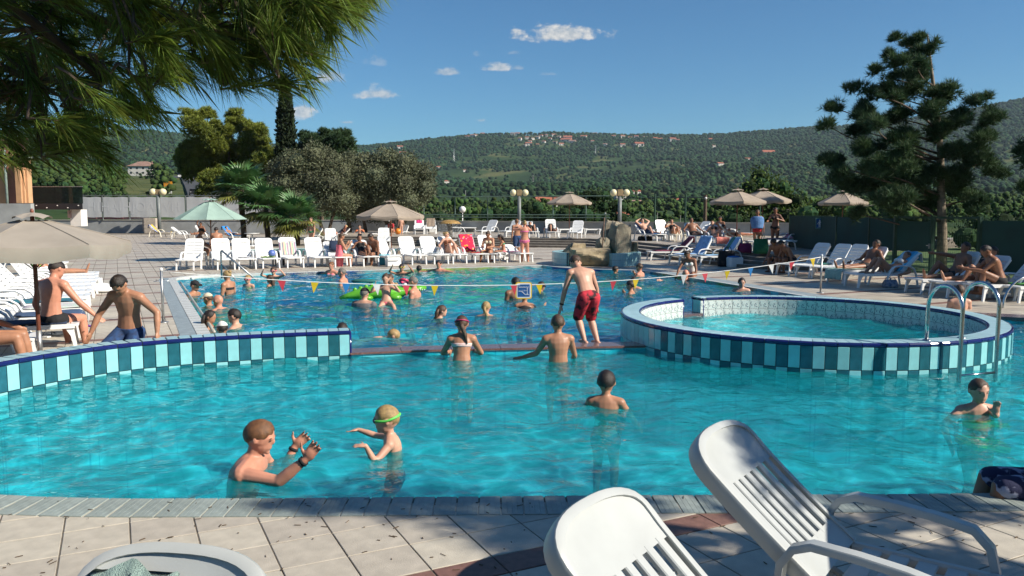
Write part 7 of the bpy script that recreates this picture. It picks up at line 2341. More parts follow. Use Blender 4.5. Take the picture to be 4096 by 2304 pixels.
W('dark haired boy in profile before the fountain', 2462, 1064, 1093, -70, 1.4, skin='tan', hair='dark', hh=.215)
W('man with cropped hair holding a hand to his face near the fountain', 2556, 1053, 1106, 60, 1.74, skin='red', hair='brown', style='crop', arms=A_face)
W('boy pinching his nose in the middle of the pool', 2520, 1123, 1176, 70, 1.42, skin='tan', hair='dark', hh=.215, arms=A_face)
W('person with dark hair half hidden behind the boy pinching his nose', 2534, 1108, 1152, 160, 1.6, sex='f', skin='fair', hair='dark', style='bun')
W('woman with slicked dark hair and a red strap near the whirlpool', 2966, 1111, 1164, 172, 1.66, sex='f', skin='fair', hair='dark', style='wet', eyes=True, wear=(('band', C_red),))
W('man at the pool edge below the seated woman', 2742, 1078, 1120, 170, 1.75, skin='red', hair=None, style='bald', arms={'R': ((.9, .1, .0), (.6, .5, .1)), 'L': ((-.9, .0, -.1), (-.9, .1, -.1))}, up=(0, -.1, 1))
W('person with dark curly hair seen from behind beyond the whirlpool rim', 3832, 1140, 1262, -8, 1.65, Yw=15.9, sex='f', skin='fair', hair='brown', style='short', base_z=-.3, legs={'B': ((.1, 1, -.1), (0, .2, -1))})
# swimmer lying flat
sw = G(1540, 1362, WATER_Z - .05)
person('blond child swimming flat with the body under the surface', (sw.x - .35, sw.y - .1, WATER_Z - .10), -78, 1.3, up=(0, .99, .10), head=(0, .75, .65), look=(0, .9, -.2), skin='fair', hair='blond', style='crop', hh=.215, lod=.014, arms={'R': ((.5, .85, 0), (.1, 1, 0)), 'L': ((-.6, .7, -.1), (-.3, .9, 0))}, legs={'B': ((.10, -1, -.05), (.08, -1, -.12))}, base_z=-.4, feet={'R': (0, -.9, -.3), 'L': (0, -.9, -.3)})
# girl sitting on the inflatable
gp = G(1545, 1200, 0.05)
person('girl in a coral bikini sitting on the inflatable with her hands at her eyes', (gp.x, gp.y, .02), 176, 1.22, sex='f', up=(.05, -.22, 1), skin='fair', hair='brown', style='bun', hh=.205, lod=.014, arms={'R': ((.75, .35, -.35), (-.5, .35, .85)), 'L': ((-.75, .35, -.35), (.5, .35, .85))}, legs={'R': ((.12, .95, -.3), (.0, .5, -.8)), 'L': ((-.5, .85, -.1), (-.3, .7, -.45))}, wear=(('brief', C_coral),), base_z=-.3)
# woman sitting on the pool edge at the right
sp_ = G(2752, 1108, 0)
person('woman with dark tied hair sitting on the pool edge and bending to the man', (sp_.x + .15, sp_.y + .25, .10), 155, 1.62, sex='f', up=(.1, .35, .93), head=(.2, .5, .85), skin='brown', hair='dark', style='pony', lod=.016, arms={'R': ((.35, .55, -.8), (.15, .6, -.8)), 'L': ((-.25, .2, -1), (0, .4, -.9))}, legs={'B': ((.08, 1, .08), (.02, .12, -1))}, wear=(('suit', C_white),), base_z=-.35)

# ---- people on loungers ------------------------------------------------------------
def recline(label, L, h=1.68, ang=None, knees=None, off=.10, **k):
    hp, fd, a, z = L if len(L) == 4 else (*L, 50, 0)
    a = R(ang if ang is not None else a)
    p = hp + fd * off
    heading = math.degrees(math.atan2(-fd.x, fd.y))
    flat = ((.06, 1, .0), (.02, 1, -.03))
    up1 = ((.05, .72, .66), (.03, .62, -.80))
    lg = {'R': flat, 'L': (( -.06, 1, 0), (-.02, 1, -.03))}
    if knees in ('both', 'R'): lg['R'] = up1
    if knees in ('both', 'L'): lg['L'] = ((-up1[0][0], *up1[0][1:]), (-up1[1][0], *up1[1][1:]))
    k.setdefault('arms', {'R': ((.5, .15, -.55), (.1, .9, -.2)), 'L': ((-.5, .15, -.55), (-.1, .9, -.2))})
    k.setdefault('lod', .018)
    return person(label, (p.x, p.y, z + .365 + .085 * h * .62), heading, h, up=(0, -math.cos(a), math.sin(a)), head=(0, -math.cos(a) * .55, 1), legs=lg, base_z=z + .0, **k)
def LG(pos, ang, z): return (pos[0], pos[1], ang, z)
A_head = {'R': ((.8, -.2, .6), (-.75, -.1, .35)), 'L': ((-.8, -.2, .6), (.75, -.1, .35))}
recline('blonde woman in a leopard swimsuit and sunglasses sitting up on a lounger', LG(FARPOS[11], 62, 0), 1.66, knees='both', sex='f', skin='fair', hair='blond', style='bun', wear=(('suit', C_leo), ('shades', C_black)), look=(-.8, .6, 0))
q = FARPOS[6]; p = q[0] + q[1] * .75
person('woman wrapped in a bright pink towel eating on a lounger', (p.x, p.y, .44), -62, 1.62, sex='f', up=(0, .10, 1), head=(0, .2, 1), skin='tan', hair='brown', style='pony', lod=.016, arms={'R': ((.1, .4, -.8), (-.1, .6, .75)), 'L': ((-.1, .4, -.8), (.1, .6, .75))}, legs={'B': ((.06, 1, -.03), (.02, -.05, -1))}, wear=(('wrap', C_coral, -.08, .2), ('skirt', C_coral)), base_z=0)
recline('shaded woman lying on her back with a dark top', LG(FARPOS[7], 45, 0), 1.65, sex='f', skin='brown', hair='dark', style='long', wear=(('suit', C_black),), knees='L')
q = FARPOS[7]; p = q[0] + q[1] * .35 + E1 * .42
person('shaded man in dark shorts sitting beside the lying woman', (p.x, p.y, .42), 150, 1.72, up=(0, .35, 1), head=(0, .6, .8), skin='brown', hair='dark', lod=.018, legs={'B': ((.1, .9, .1), (.05, .1, -1))}, wear=(('shorts', C_black),), base_z=0)
q = FARPOS[13]; p = q[0] + q[1] * .50
person('woman in a cream bikini and sunglasses bending over a phone', (p.x - .15, p.y, .44), 168, 1.66, sex='f', up=(0, .18, 1), head=(0, .5, .85), skin='tan', hair='brown', style='bun', lod=.015, arms={'R': ((.2, .4, -.8), (-.35, .7, -.05)), 'L': ((-.2, .4, -.8), (.35, .7, -.05))}, legs={'R': ((.3, .95, .03), (.1, .1, -1)), 'L': ((-.1, 1, .03), (0, .1, -1))}, wear=(('band', C_cream), ('brief', C_cream), ('shades', C_black)), base_z=0)
p = q[0] + q[1] * .62 + E1 * .28
person('girl with long dark hair sitting pressed against the woman with the phone', (p.x + .1, p.y, .42), 95, 1.35, sex='f', up=(0, .15, 1), head=(0, .4, .9), skin='tan', hair='dark', style='long', hh=.21, lod=.015, arms={'R': ((.2, .5, -.8), (-.1, .8, .1)), 'L': ((-.2, .5, -.8), (.1, .8, .1))}, legs={'B': ((.06, 1, .03), (.0, .1, -1))}, wear=(('band', C_green), ('brief', C_coral)), base_z=0)
# standing pair at the steps end
p = G(2098, 1047)
person('woman in a pink bikini standing with her hands at her hair, back turned', (p.x, p.y, .53 * 1.60), 6, 1.60, sex='f', skin='red', hair='blond', style='bun', lod=.014, fat=1.06, head=(0, .12, 1), arms={'L': ((-.85, .35, -.05), (.75, .55, .35)), 'R': ((.35, .75, -.2), (-.45, .6, .6))}, wear=(('band', C_pink), ('brief', C_pink)), base_z=0, legs={'R': ((.10, 0, -1), (.06, -.03, -1)), 'L': ((-.03, 0, -1), (-.02, 0, -1))})
p = G(2068, 1022)
person('boy in dark patterned swim shorts walking beside the woman in the pink bikini', (p.x, p.y, .53 * 1.62), 25, 1.62, skin='tan', hair='ginger', style='crop', lod=.014, legs={'R': ((.05, .15, -1), (.0, -.15, -1)), 'L': ((-.05, -.05, -1), (0, -.5, -.85))}, wear=(('long_shorts', C_bluesh),), base_z=0, arms={'L': ((-.15, .05, -1), (0, .2, -1)), 'R': ((.2, 0, -1), (.1, .2, -1))})
# behind the palms and by the steps
p = G(1440, 972)
person('small boy with orange arm bands and black shorts standing on the deck', (p.x, p.y, .55), 178, 1.05, skin='fair', hair='brown', hh=.2, lod=.018, arms={'R': ((.75, .1, -.6), (.5, .3, -.8)), 'L': ((-.75, .1, -.6), (-.5, .3, -.8))}, wear=(('shorts', C_black), ('bands', C_orange)), base_z=0)
p = G(1247, 985)
person('woman in a green bikini standing behind the shortest palm', (p.x, p.y, .53 * 1.62), 160, 1.62, sex='f', skin='fair', hair='brown', style='bun', lod=.02, wear=(('band', C_green), ('brief', C_green)), base_z=0)
p = G(1605, 938, TZ)
person('bare toddler standing on the terrace beside an orange ball, back turned', (p.x, p.y, TZ + .53 * 1.12), 10, 1.12, skin='fair', hair='blond', style='crop', hh=.2, lod=.02, base_z=TZ)
lg = LG(L_G, 42, 0)
recline('woman in a straw hat sunbathing with raised elbows', lg, 1.64, knees='R', sex='f', skin='red', hair='brown', style='hat', arms=A_head, wear=(('band', C_black), ('brief', C_black)))
p = G(1570, 945, TZ)
person('person in a red top and white cap crouching under the brown parasol', (p.x, p.y, TZ + .34), 150, 1.5, sex='f', up=(0, .35, .95), skin='tan', hair='dark', style='cap_white', lod=.022, legs={'B': ((.2, .9, .35), (.0, -.1, -1))}, wear=(('shirt', C_red),), base_z=TZ)
p = G(792, 1036)
person('tanned man with a dark cap sitting in the shade of the mint parasol', (p.x, p.y, .46), -80, 1.76, up=(0, .22, 1), head=(0, .3, .95), skin='brown', hair='dark', style='cap_black', lod=.016, arms={'R': ((.1, .45, -.8), (0, .85, -.45)), 'L': ((-.1, .45, -.8), (0, .85, -.45))}, legs={'R': ((.1, .95, -.1), (.0, .05, -1)), 'L': ((-.15, .95, -.1), (.0, .2, -1))}, wear=(('shorts', C_navy),), base_z=0)
p = G(868, 1018)
person('man in burgundy shorts sitting with his back to the row under the mint parasol', (p.x, p.y, .46), 20, 1.72, up=(0, .25, 1), head=(0, .35, .9), skin='tan', hair='dark', lod=.018, legs={'B': ((.15, .95, -.05), (.0, .1, -1))}, wear=(('shorts', cloth('burgundy', (.16, .02, .04))),), base_z=0)
p = G(800, 960)
person('dark skinned person raising one arm on a lounger behind the mint parasol', (p.x, p.y, .5), 170, 1.6, up=(0, -.4, .9), skin='brown', hair='dark', lod=.022, arms={'R': ((.3, .1, .95), (-.5, .1, .7)), 'L': ((-.5, .1, -.8), (0, .6, -.6))}, legs={'B': ((.1, 1, 0), (0, 1, -.1))}, base_z=0)
recline('sunbather lying under the bright blue towel lounger by the palms', LG(L_D, 30, 0), 1.6, skin='tan', hair='dark', wear=(('shorts', C_navy),), lod=.022)
# terrace
recline('sunbather in dark clothes with raised knee beside the lamp post', LG(T_F, 20, TZ), 1.66, knees='L', skin='tan', hair='dark', wear=(('shirt', C_black), ('shorts', C_black)), lod=.022)
recline('sunbather in black with crossed bare feet on the upright lounger', LG(T_G, 35, TZ), 1.66, knees='R', skin='tan', hair='dark', wear=(('shirt', C_black), ('shorts', C_black)), lod=.022)
recline('young man lying with both hands behind his head', LG(T_J, 48, TZ), 1.72, knees='R', skin='fair', hair='dark', arms=A_head, wear=(('shorts', C_navy),), lod=.02)
recline('woman in a dark bikini resting with bent arms and legs', LG(T_L, 48, TZ), 1.64, knees='both', sex='f', skin='tan', hair='brown', style='bun', arms={'R': ((.6, .3, -.2), (-.5, .2, .8)), 'L': ((-.7, .3, -.4), (.4, .5, -.3))}, wear=(('suit', C_black),), lod=.02)
recline('man in sunglasses lying in the parasol shade', LG(T_N, 52, TZ), 1.8, skin='brown', hair='dark', style='crop', wear=(('shorts', C_black), ('shades', C_black)), lod=.02, fat=1.15)
recline('woman in a black and white bikini lying on the salmon towel', LG(T_O, 48, TZ), 1.62, knees='L', sex='f', skin='fair', hair='ginger', style='bun', wear=(('band', C_black), ('brief', C_black)), lod=.02, look=(.5, .8, 0))
p = G(2880, 955, TZ)
person('man sitting in the shade behind the woman on the salmon towel', (p.x, p.y, TZ + .42), 150, 1.74, up=(0, .1, 1), skin='brown', hair='dark', lod=.022, legs={'B': ((.15, .95, 0), (0, .1, -1))}, wear=(('shorts', C_navy),), base_z=TZ)
recline('reddish sunbather lying behind the parasol pole', LG(T_P, 20, TZ), 1.66, skin='red', hair='dark', wear=(('brief', C_black),), sex='f', lod=.022)
p = G(3026, 992, TZ)
person('person wrapped in a blue towel standing in red shorts', (p.x, p.y, TZ + .53 * 1.56), 170, 1.56, skin='brown', hair='brown', lod=.018, wear=(('cape', C_towelblue), ('trunks', C_red)), base_z=TZ)
p = G(3098, 990, TZ)
person('woman holding a purple sarong, standing beside the person in the blue towel', (p.x, p.y, TZ + .53 * 1.66), 150, 1.66, sex='f', skin='brown', hair='dark', style='long', lod=.018, wear=(('band', C_black), ('brief', C_black)), base_z=TZ, arms={'R': ((.3, .5, -.7), (-.1, .8, .0)), 'L': ((-.6, .2, -.7), (.4, .5, .2))})
for (px, py, hd, lab, up_) in ((3075, 1088, 130, 'boy sitting hunched at the end of a shaded lounger', (0, .45, .9)), (3128, 1092, 100, 'boy in black shorts bending forward beside the hunched boy', (0, .60, .8))):
    p = G(px, py); person(lab, (p.x + .35, p.y + .15, .44), hd, 1.6, up=up_, head=(0, .7, .7), skin='brown', hair='dark', lod=.016, arms={'R': ((.1, .3, -.9), (0, .6, -.6)), 'L': ((-.3, -.2, -.9), (0, -.1, -1))}, legs={'B': ((.1, .95, .1), (.02, .0, -1))}, wear=(('shorts', C_black),), base_z=0)
recline('man in dark trunks lying on a shaded lounger with outstretched legs', LG(RPOS[3], 50, 0), 1.78, skin='brown', hair='dark', wear=(('trunks', C_black),), lod=.016)
recline('tanned woman lying with raised knees on a white lounger', LG(RPOS[4], 22, 0), 1.66, knees='both', sex='f', skin='tan', hair='brown', style='bun', wear=(('band', C_white), ('brief', C_white)), lod=.014)
recline('man with one raised knee and an arm resting on it in the shade', LG(RPOS[5], 60, 0), 1.78, knees='R', skin='brown', hair='dark', wear=(('trunks', C_black),), lod=.016, arms={'R': ((.35, .8, .15), (-.1, .9, .1)), 'L': ((-.4, .2, -.8), (0, .9, -.1))})
recline('person in a black sleeveless top lying in the shade', LG(RPOS[6], 55, 0), 1.68, knees='L', sex='f', skin='tan', hair='dark', style='short', wear=(('suit', C_black),), lod=.016)
q = RPOS[7]; p = q[0] + q[1] * .55
person('bare backed balding man sitting bent forward in the shade', (p.x, p.y, .45), 75, 1.78, up=(0, .38, .92), head=(0, .5, .85), skin='brown', hair='dark', style='crop', lod=.016, fat=1.1, arms={'R': ((.1, .6, -.6), (-.1, .8, .1)), 'L': ((-.1, .6, -.6), (.1, .8, .1))}, legs={'B': ((.15, .85, .45), (.02, .15, -1))}, wear=(('trunks', C_black),), base_z=0)
# left row
p = G(205, 1268, .44)
person('man in dark trunks sitting on a side row lounger with his back turned', (p.x, p.y, .46), -14, 1.76, up=(0, .12, 1), head=(0, .45, .9), look=(.3, .8, -.3), skin='red', hair='dark', style='crop', lod=.012, arms={'R': ((.55, .25, -.8), (.55, .35, -.65)), 'L': ((-.45, .05, -.95), (.1, .35, -.9))}, legs={'B': ((.15, 1, -.05), (.0, .1, -1))}, wear=(('trunks', C_black),), base_z=0)
p = G(-70, 1350, .42)
person('woman in a coral bikini sitting on the lounger beside the striped wall', (p.x, p.y, .46), -75, 1.66, sex='f', up=(0, -.12, 1), skin='tan', hair='dark', style='long', lod=.014, arms={'R': ((.2, .1, -1), (0, .3, -.9)), 'L': ((-.2, .3, -.9), (0, .8, -.3))}, legs={'B': ((.08, 1, .05), (.0, .2, -1))}, wear=(('band', C_coral), ('brief', C_coral), ('shades', C_black)), base_z=0)
recline('person lying on a side row lounger beside a bright green bag', LG(LEFTROW[0], 50, 0), 1.66, skin='tan', hair='dark', wear=(('shorts', C_navy),), lod=.018)

# ---- bake bodies and lettering ---------------------------------------------------------
def bake_all():
    for o, vs, it in BAKE:
        m = o.modifiers.new('r', 'REMESH'); m.mode = 'VOXEL'; m.voxel_size = vs; m.use_smooth_shade = True
        s = o.modifiers.new('s', 'SMOOTH'); s.factor = .5; s.iterations = it
    dg = bpy.context.evaluated_depsgraph_get()
    new = []
    for o, *_ in BAKE: new.append((o, bpy.data.meshes.new_from_object(o.evaluated_get(dg), depsgraph=dg)))
    tnew = [(o, bpy.data.meshes.new_from_object(o.evaluated_get(dg), depsgraph=dg)) for o in TEXTS]
    for o, me in new:
        mats = [m for m in o.data.materials]
        o.modifiers.clear(); o.data = me
        if not me.materials:
            for m in mats: me.materials.append(m)
        me.polygons.foreach_set('use_smooth', [True] * len(me.polygons))
    for o, me in tnew:
        n = bpy.data.objects.new(o.name, me); COL.objects.link(n)
        n.parent = o.parent; n.location = o.location; n.rotation_euler = o.rotation_euler; n.scale = o.scale
        if not me.materials: me.materials.append(o.data.materials[0])
        me.materials[0] = o.data.materials[0]
        me.polygons.foreach_set('material_index', [0] * len(me.polygons)); me.polygons.foreach_set('use_smooth', [False] * len(me.polygons))
        nm = o.name; bpy.data.objects.remove(o); n.name = nm.split('.')[0]
bake_all()
# ================================================================== towels, bags, floats, small things
def stripes(name, cols, per=.3, axis=1, rough=.9, dist=0.0):
    m = bpy.data.materials.new(name); m.use_nodes = True
    N, L = m.node_tree.nodes, m.node_tree.links; b = N['Principled BSDF']
    tc = N.new('ShaderNodeTexCoord'); sp = N.new('ShaderNodeSeparateXYZ'); L.new(tc.outputs['Object'], sp.inputs[0])
    a = N.new('ShaderNodeMath'); a.operation = 'DIVIDE'; a.inputs[1].default_value = per; L.new(sp.outputs[axis], a.inputs[0])
    f = N.new('ShaderNodeMath'); f.operation = 'FRACT'; L.new(a.outputs[0], f.inputs[0])
    r = N.new('ShaderNodeValToRGB'); r.color_ramp.interpolation = 'CONSTANT'
    e = r.color_ramp.elements
    while len(e) < len(cols): e.new(.5)
    for k, c in enumerate(cols): e[k].position = k / len(cols); e[k].color = (*c, 1)
    L.new(f.outputs[0], r.inputs['Fac']); L.new(r.outputs['Color'], b.inputs['Base Color'])
    b.inputs['Roughness'].default_value = rough
    return m
def spots(name, base, cols, scale=9, thr=.28):
    m = bpy.data.materials.new(name); m.use_nodes = True
    N, L = m.node_tree.nodes, m.node_tree.links; b = N['Principled BSDF']
    tc = N.new('ShaderNodeTexCoord'); v = N.new('ShaderNodeTexVoronoi'); v.inputs['Scale'].default_value = scale; L.new(tc.outputs['Object'], v.inputs['Vector'])
    mr = N.new('ShaderNodeMath'); mr.operation = 'LESS_THAN'; mr.inputs[1].default_value = thr; L.new(v.outputs['Distance'], mr.inputs[0])
    sx = N.new('ShaderNodeSeparateColor'); L.new(v.outputs['Color'], sx.inputs[0])
    r = N.new('ShaderNodeValToRGB'); r.color_ramp.interpolation = 'CONSTANT'; e = r.color_ramp.elements
    while len(e) < len(cols): e.new(.5)
    for k, c in enumerate(cols): e[k].position = k / len(cols); e[k].color = (*c, 1)
    L.new(sx.outputs[0], r.inputs['Fac'])
    mx = N.new('ShaderNodeMix'); mx.data_type = 'RGBA'; mx.inputs['A'].default_value = (*base, 1); L.new(mr.outputs[0], mx.inputs['Factor']); L.new(r.outputs['Color'], mx.inputs['B'])
    L.new(mx.outputs['Result'], b.inputs['Base Color']); b.inputs['Roughness'].default_value = .9
    return m
def towel_on(label, L_, ang, z, m, kind='back', w=.50, name='towel', dy=0.0, u0=.12, u1=.76, hang=.22, seed=1):
    """cloth laid on a lounger: L_ = (hinge, foot direction)"""
    h, fd = L_[0], L_[1]
    a = R(ang); r = random.Random(seed)
    pts = []
    if kind in ('back', 'full'):
        for k in range(9):
            u = u1 - (u1 - u0) * k / 8
            pts.append((-.01 - u * math.cos(a) + .042 * math.sin(a), .335 + u * math.sin(a) + .042 * math.cos(a)))
        top = pts[0]
        pts = [(top[0] - .07, top[1] - hang), (top[0] - .065, top[1] - hang * .4), (top[0] - .04, top[1] + .01)] + pts
    if kind == 'full': pts += [(.1 + .13 * k, .368) for k in range(8)]
    if kind == 'seat': pts = [(u0 + (u1 - u0) * k / 9, .366) for k in range(10)]
    if kind == 'foot': pts = [(.35 + .85 * k / 7, .368) for k in range(8)] + [(1.27, .33), (1.285, .20), (1.29, .10)]
    if kind == 'side': pts = [(-.30, .375), (-.1, .372), (.1, .37)]
    mb = MB(); rings = []
    NV = 12
    for k, (x, zz) in enumerate(pts):
        top, bot = [], []
        for j in range(NV + 1):
            y = dy - w / 2 + w * j / NV
            edge = max(0, abs(y) - .31)
            wz = .008 * math.sin(j * 1.3 + k * .7 + seed) + .006 * r.uniform(-1, 1) - edge * 1.6
            top.append((x + .01 * math.sin(j * 1.1 + seed), y, zz + wz + .012)); bot.append((x, y, zz + wz))
        rings.append(top + bot[::-1])
    mb.loft(rings)
    o = mb.build(name, m, None, True, (h.x, h.y, z)); o.rotation_euler = (0, 0, math.atan2(fd.y, fd.x))
    tag(o, label, 'towel')
    return o
T_str = stripes('striped_towel', [(.30, .36, .42), (.62, .55, .45), (.10, .20, .24), (.55, .30, .30), (.66, .60, .36), (.28, .42, .36), (.60, .58, .55), (.42, .22, .30)], .26, 1)
towel_on('colourful striped towel hung over a white lounger back', FARPOS[4], 62, 0, T_str, 'back', .58, u0=.05, u1=.52, hang=.0, seed=2)
towel_on('red towel with yellow and grey flip flop print over a lounger', FARPOS[12], 60, 0, spots('flipflop_towel', (.55, .015, .06), [(.75, .35, .02), (.22, .25, .32), (.66, .22, .30), (.7, .4, .05)], 8, .30), 'back', .56, u0=.02, seed=3)
towel_on('brown towel over the terrace lounger beside the bin', T_B, 55, TZ, cloth('brown_towel', (.26, .20, .15)), 'back', .56, seed=4)
towel_on('magenta cloth hung over the terrace lounger top', T_A, 50, TZ, cloth('magenta', (.62, .03, .16)), 'back', .36, u0=.45, seed=5)
towel_on('grey patterned clothes lying on the terrace lounger seat', T_A, 50, TZ, cloth('grey_pattern', (.55, .55, .56), (.06, .06, .07), 22, (.45, .55)), 'seat', .5, u0=.15, u1=.6, seed=6)
towel_on('light blue towel over the raised lounger back behind the woman at the edge', R2, 58, 0, cloth('pale_blue_towel', (.26, .42, .66)), 'full', .58, seed=7)
towel_on('blue towel over the lounger back with a green half', R3, 55, 0, stripes('blue_green_towel', [(.26, .42, .66), (.24, .40, .64), (.05, .18, .16)], .75, 1), 'full', .60, seed=8)
towel_on('dark red towel spread on the lounger behind the fountain', R1, 45, 0, cloth('wine_towel', (.16, .025, .055)), 'full', .56, seed=9)
towel_on('deep blue towel hanging beside the resting young man', T_J, 42, TZ, cloth('deep_blue_towel', (.02, .13, .32)), 'full', .62, seed=10, dy=.1)
towel_on('salmon towel hanging over the foot of a terrace lounger', T_O, 45, TZ, cloth('salmon_towel', (.66, .22, .18)), 'foot', .56, seed=11)
towel_on('yellow and blue striped towel on the lounger by the stone pillar', L_A, 45, 0, stripes('yellow_blue_towel', [(.70, .48, .03), (.70, .48, .03), (.08, .10, .28), (.55, .58, .62), (.08, .10, .28)], .62, 1), 'full', .58, seed=12)
towel_on('bright blue striped towel on the lounger among the palms', L_D, 50, 0, stripes('bright_blue_towel', [(.02, .20, .55), (.05, .30, .66), (.02, .16, .48)], .12, 1), 'full', .6, seed=13)
towel_on('green leafy towel on the last shaded lounger', RPOS[8], 20, 0, cloth('leaf_green_towel', (.08, .30, .06), (.03, .14, .03), 8), 'full', .6, seed=14)
towel_on('blue and white towel over the head of the tanned woman lounger', RPOS[4], 42, 0, stripes('sea_towel', [(.05, .32, .55), (.10, .45, .66), (.50, .62, .66), (.05, .28, .50)], .5, 1), 'back', .66, u0=.05, seed=15)
towel_on('pale green towel lying under the man on the shaded lounger', RPOS[3], 55, 0, cloth('pale_green_towel', (.34, .50, .42)), 'foot', .6, seed=16)
towel_on('dark green towel bundle on the empty shaded lounger', RPOS[1], 55, 0, cloth('bundle_green', (.03, .22, .18), (.015, .02, .03), 9), 'seat', .4, u0=.2, u1=.6, seed=17)
for k, (i, m_, kd, lab) in enumerate(((9, cloth('denim_towel', (.05, .09, .17)), 'foot', 'dark blue towel on the side row lounger nearest the striped wall'), (8, cloth('flower_towel', (.55, .45, .52), (.45, .58, .48), 9), 'foot', 'pale flowered towel under the sitting man'), (7, cloth('teal_towel', (.03, .22, .26), (.01, .03, .08), 7), 'seat', 'teal and navy towel on a side row lounger'), (10, cloth('night_towel', (.02, .035, .075)), 'seat', 'navy towel at the wall end of the side row'))):
    towel_on(lab, LEFTROW[i], 50, 0, m_, kd, .58, u0=.0, u1=1.1, seed=20 + k)
towel_on('white and grey clothes on the row lounger seat', FARPOS[2], 60, 0, cloth('crumpled_white', (.62, .62, .62), (.30, .32, .36), 14), 'seat', .36, u0=.2, u1=.6, seed=31)
towel_on('blue grey cloth on a far row lounger seat', FARPOS[10], 58, 0, cloth('bluegrey_cloth', (.24, .32, .38), (.10, .14, .18), 14), 'seat', .34, u0=.1, u1=.5, seed=32)
towel_on('red and green folded towel on the lounger with the ball', FARPOS[3], 60, 0, stripes('red_green', [(.45, .04, .05), (.22, .42, .08)], .4, 0), 'seat', .42, u0=.25, u1=.75, seed=33)
towel_on('black and white zebra towel hanging beside the woman with the phone', FARPOS[13], 62, 0, cloth('zebra', (.70, .68, .64), (.03, .03, .03), 10, (.46, .54)), 'foot', .40, seed=34, dy=.08)
towel_on('red bag cloth and melon towel on the patterned towel lounger', FARPOS[12], 60, 0, cloth('melon', (.52, .03, .05), (.42, .40, .08), 6, (.42, .5)), 'seat', .46, u0=.3, u1=.8, seed=35)
towel_on('patterned cloth with magenta edge on the flat lounger by the pink bikini', FARPOS[14], 20, 0, cloth('blue_patch', (.50, .52, .58), (.42, .04, .14), 7), 'seat', .5, u0=-.2, u1=.5, seed=36)
towel_on('blue white towel on the lounger at the fence end', T_Q2, 40, TZ, cloth('bluewhite_towel', (.45, .55, .66), (.14, .24, .42), 7), 'full', .6, seed=37)
towel_on('pink and blue towels heaped on the lounger behind the purple sarong', T_Q, 40, TZ, cloth('heap', (.62, .62, .62), (.40, .06, .18), 6), 'full', .56, seed=38)
# towel on the near lounger head
NLm = MB(); rings = []
for i in range(12):
    u = .70 - .045 * i; ring_t, ring_b = [], []
    for j in range(15):
        v = -.03 + .29 * j / 14 - .10 * (i / 11)
        fold = .018 * math.sin(j * 1.9 + i * .5) * (1 if i > 1 else .3) + .012 * math.sin(i * 1.3)
        lift = .045 - .02 * (2 * abs(v) / .62) ** 2
        ring_t.append((u - .03 * math.sin(j * .6) * (1 if i < 3 else 0), v, lift + fold + .014)); ring_b.append((u, v, lift + fold - .004))
    rings.append(ring_t + ring_b[::-1])
NLm.loft(rings); NLm.xf(Matrix.Translation((0, 0, .37)) @ Matrix.Rotation(math.pi, 4, 'Z') @ Matrix.Rotation(-R(40), 4, 'Y'))
to = NLm.build('towel', mat('mint_towel', (.36, .50, .45), .95, .15, 5, 1.0, 220), None, True, NL3.location.copy()); to.rotation_euler = NL3.rotation_euler
tag(to, 'pale green towel draped on the near lounger head', 'towel')

# ---- steps hand rail in the pool corner
sr = thing('steps_rail', 'grey steel hand rail sloping into the pool beside the steps', 'rail')
a0, a1, b1 = G(887, 1110, 0), G(887, 1002, Y=G(887, 1110).y), G(1035, 1122, WATER_Z)
MB().tube([(a0.x, a0.y, -.02), (a0.x, a0.y, a1.z - .03), (a0.x + .03, a0.y - .02, a1.z), (b1.x, b1.y, -.12)], .028, 8).build('top_rail', M_steel_matt, sr, True)
c1 = G(965, 1118, WATER_Z)
MB().tube([(a0.x, a0.y, a1.z * .52), (c1.x, c1.y - .3, -.12)], .022, 8).build('lower_rail', M_steel_matt, sr, True)

# ---- cool boxes
cb_ = G(1572, 1066); t = thing('cool_box', 'white cool box standing by the pool under the brown parasol pole', 'cool box', (cb_.x, cb_.y, 0), .3)
MB().box((0, 0, .17), (.46, .30, .34), bevel=.03).build('body', M_plastic, t); MB().box((0, 0, .365), (.48, .32, .05), bevel=.02).build('lid', M_plastic, t); MB().tube([(-.23, -.17, .3), (-.15, -.19, .24), (.15, -.19, .24), (.23, -.17, .3)], .012, 6).build('handle', M_plastic, t)
cb_ = G(1535, 1060); t = thing('cool_box', 'blue cool bag beside the white cool box', 'cool box', (cb_.x, cb_.y + .1, 0), .25)
MB().box((0, 0, .17), (.40, .30, .34), bevel=.03).build('body', cloth('cool_blue', (.02, .20, .30)), t); MB().box((0, 0, .355), (.41, .31, .03), bevel=.01).build('lid', cloth('cool_lid', (.08, .42, .52)), t)
cb_ = G(2938, 1068); t = thing('cool_box', 'white cool box with blue lid in the shade by the black bag', 'cool box', (cb_.x, cb_.y, 0), .3)
MB().box((0, 0, .17), (.5, .34, .34), bevel=.03).build('body', M_plastic, t); MB().box((-.05, 0, .36), (.3, .32, .04), bevel=.02).build('lid', cloth('lid_blue', (.03, .15, .45)), t)
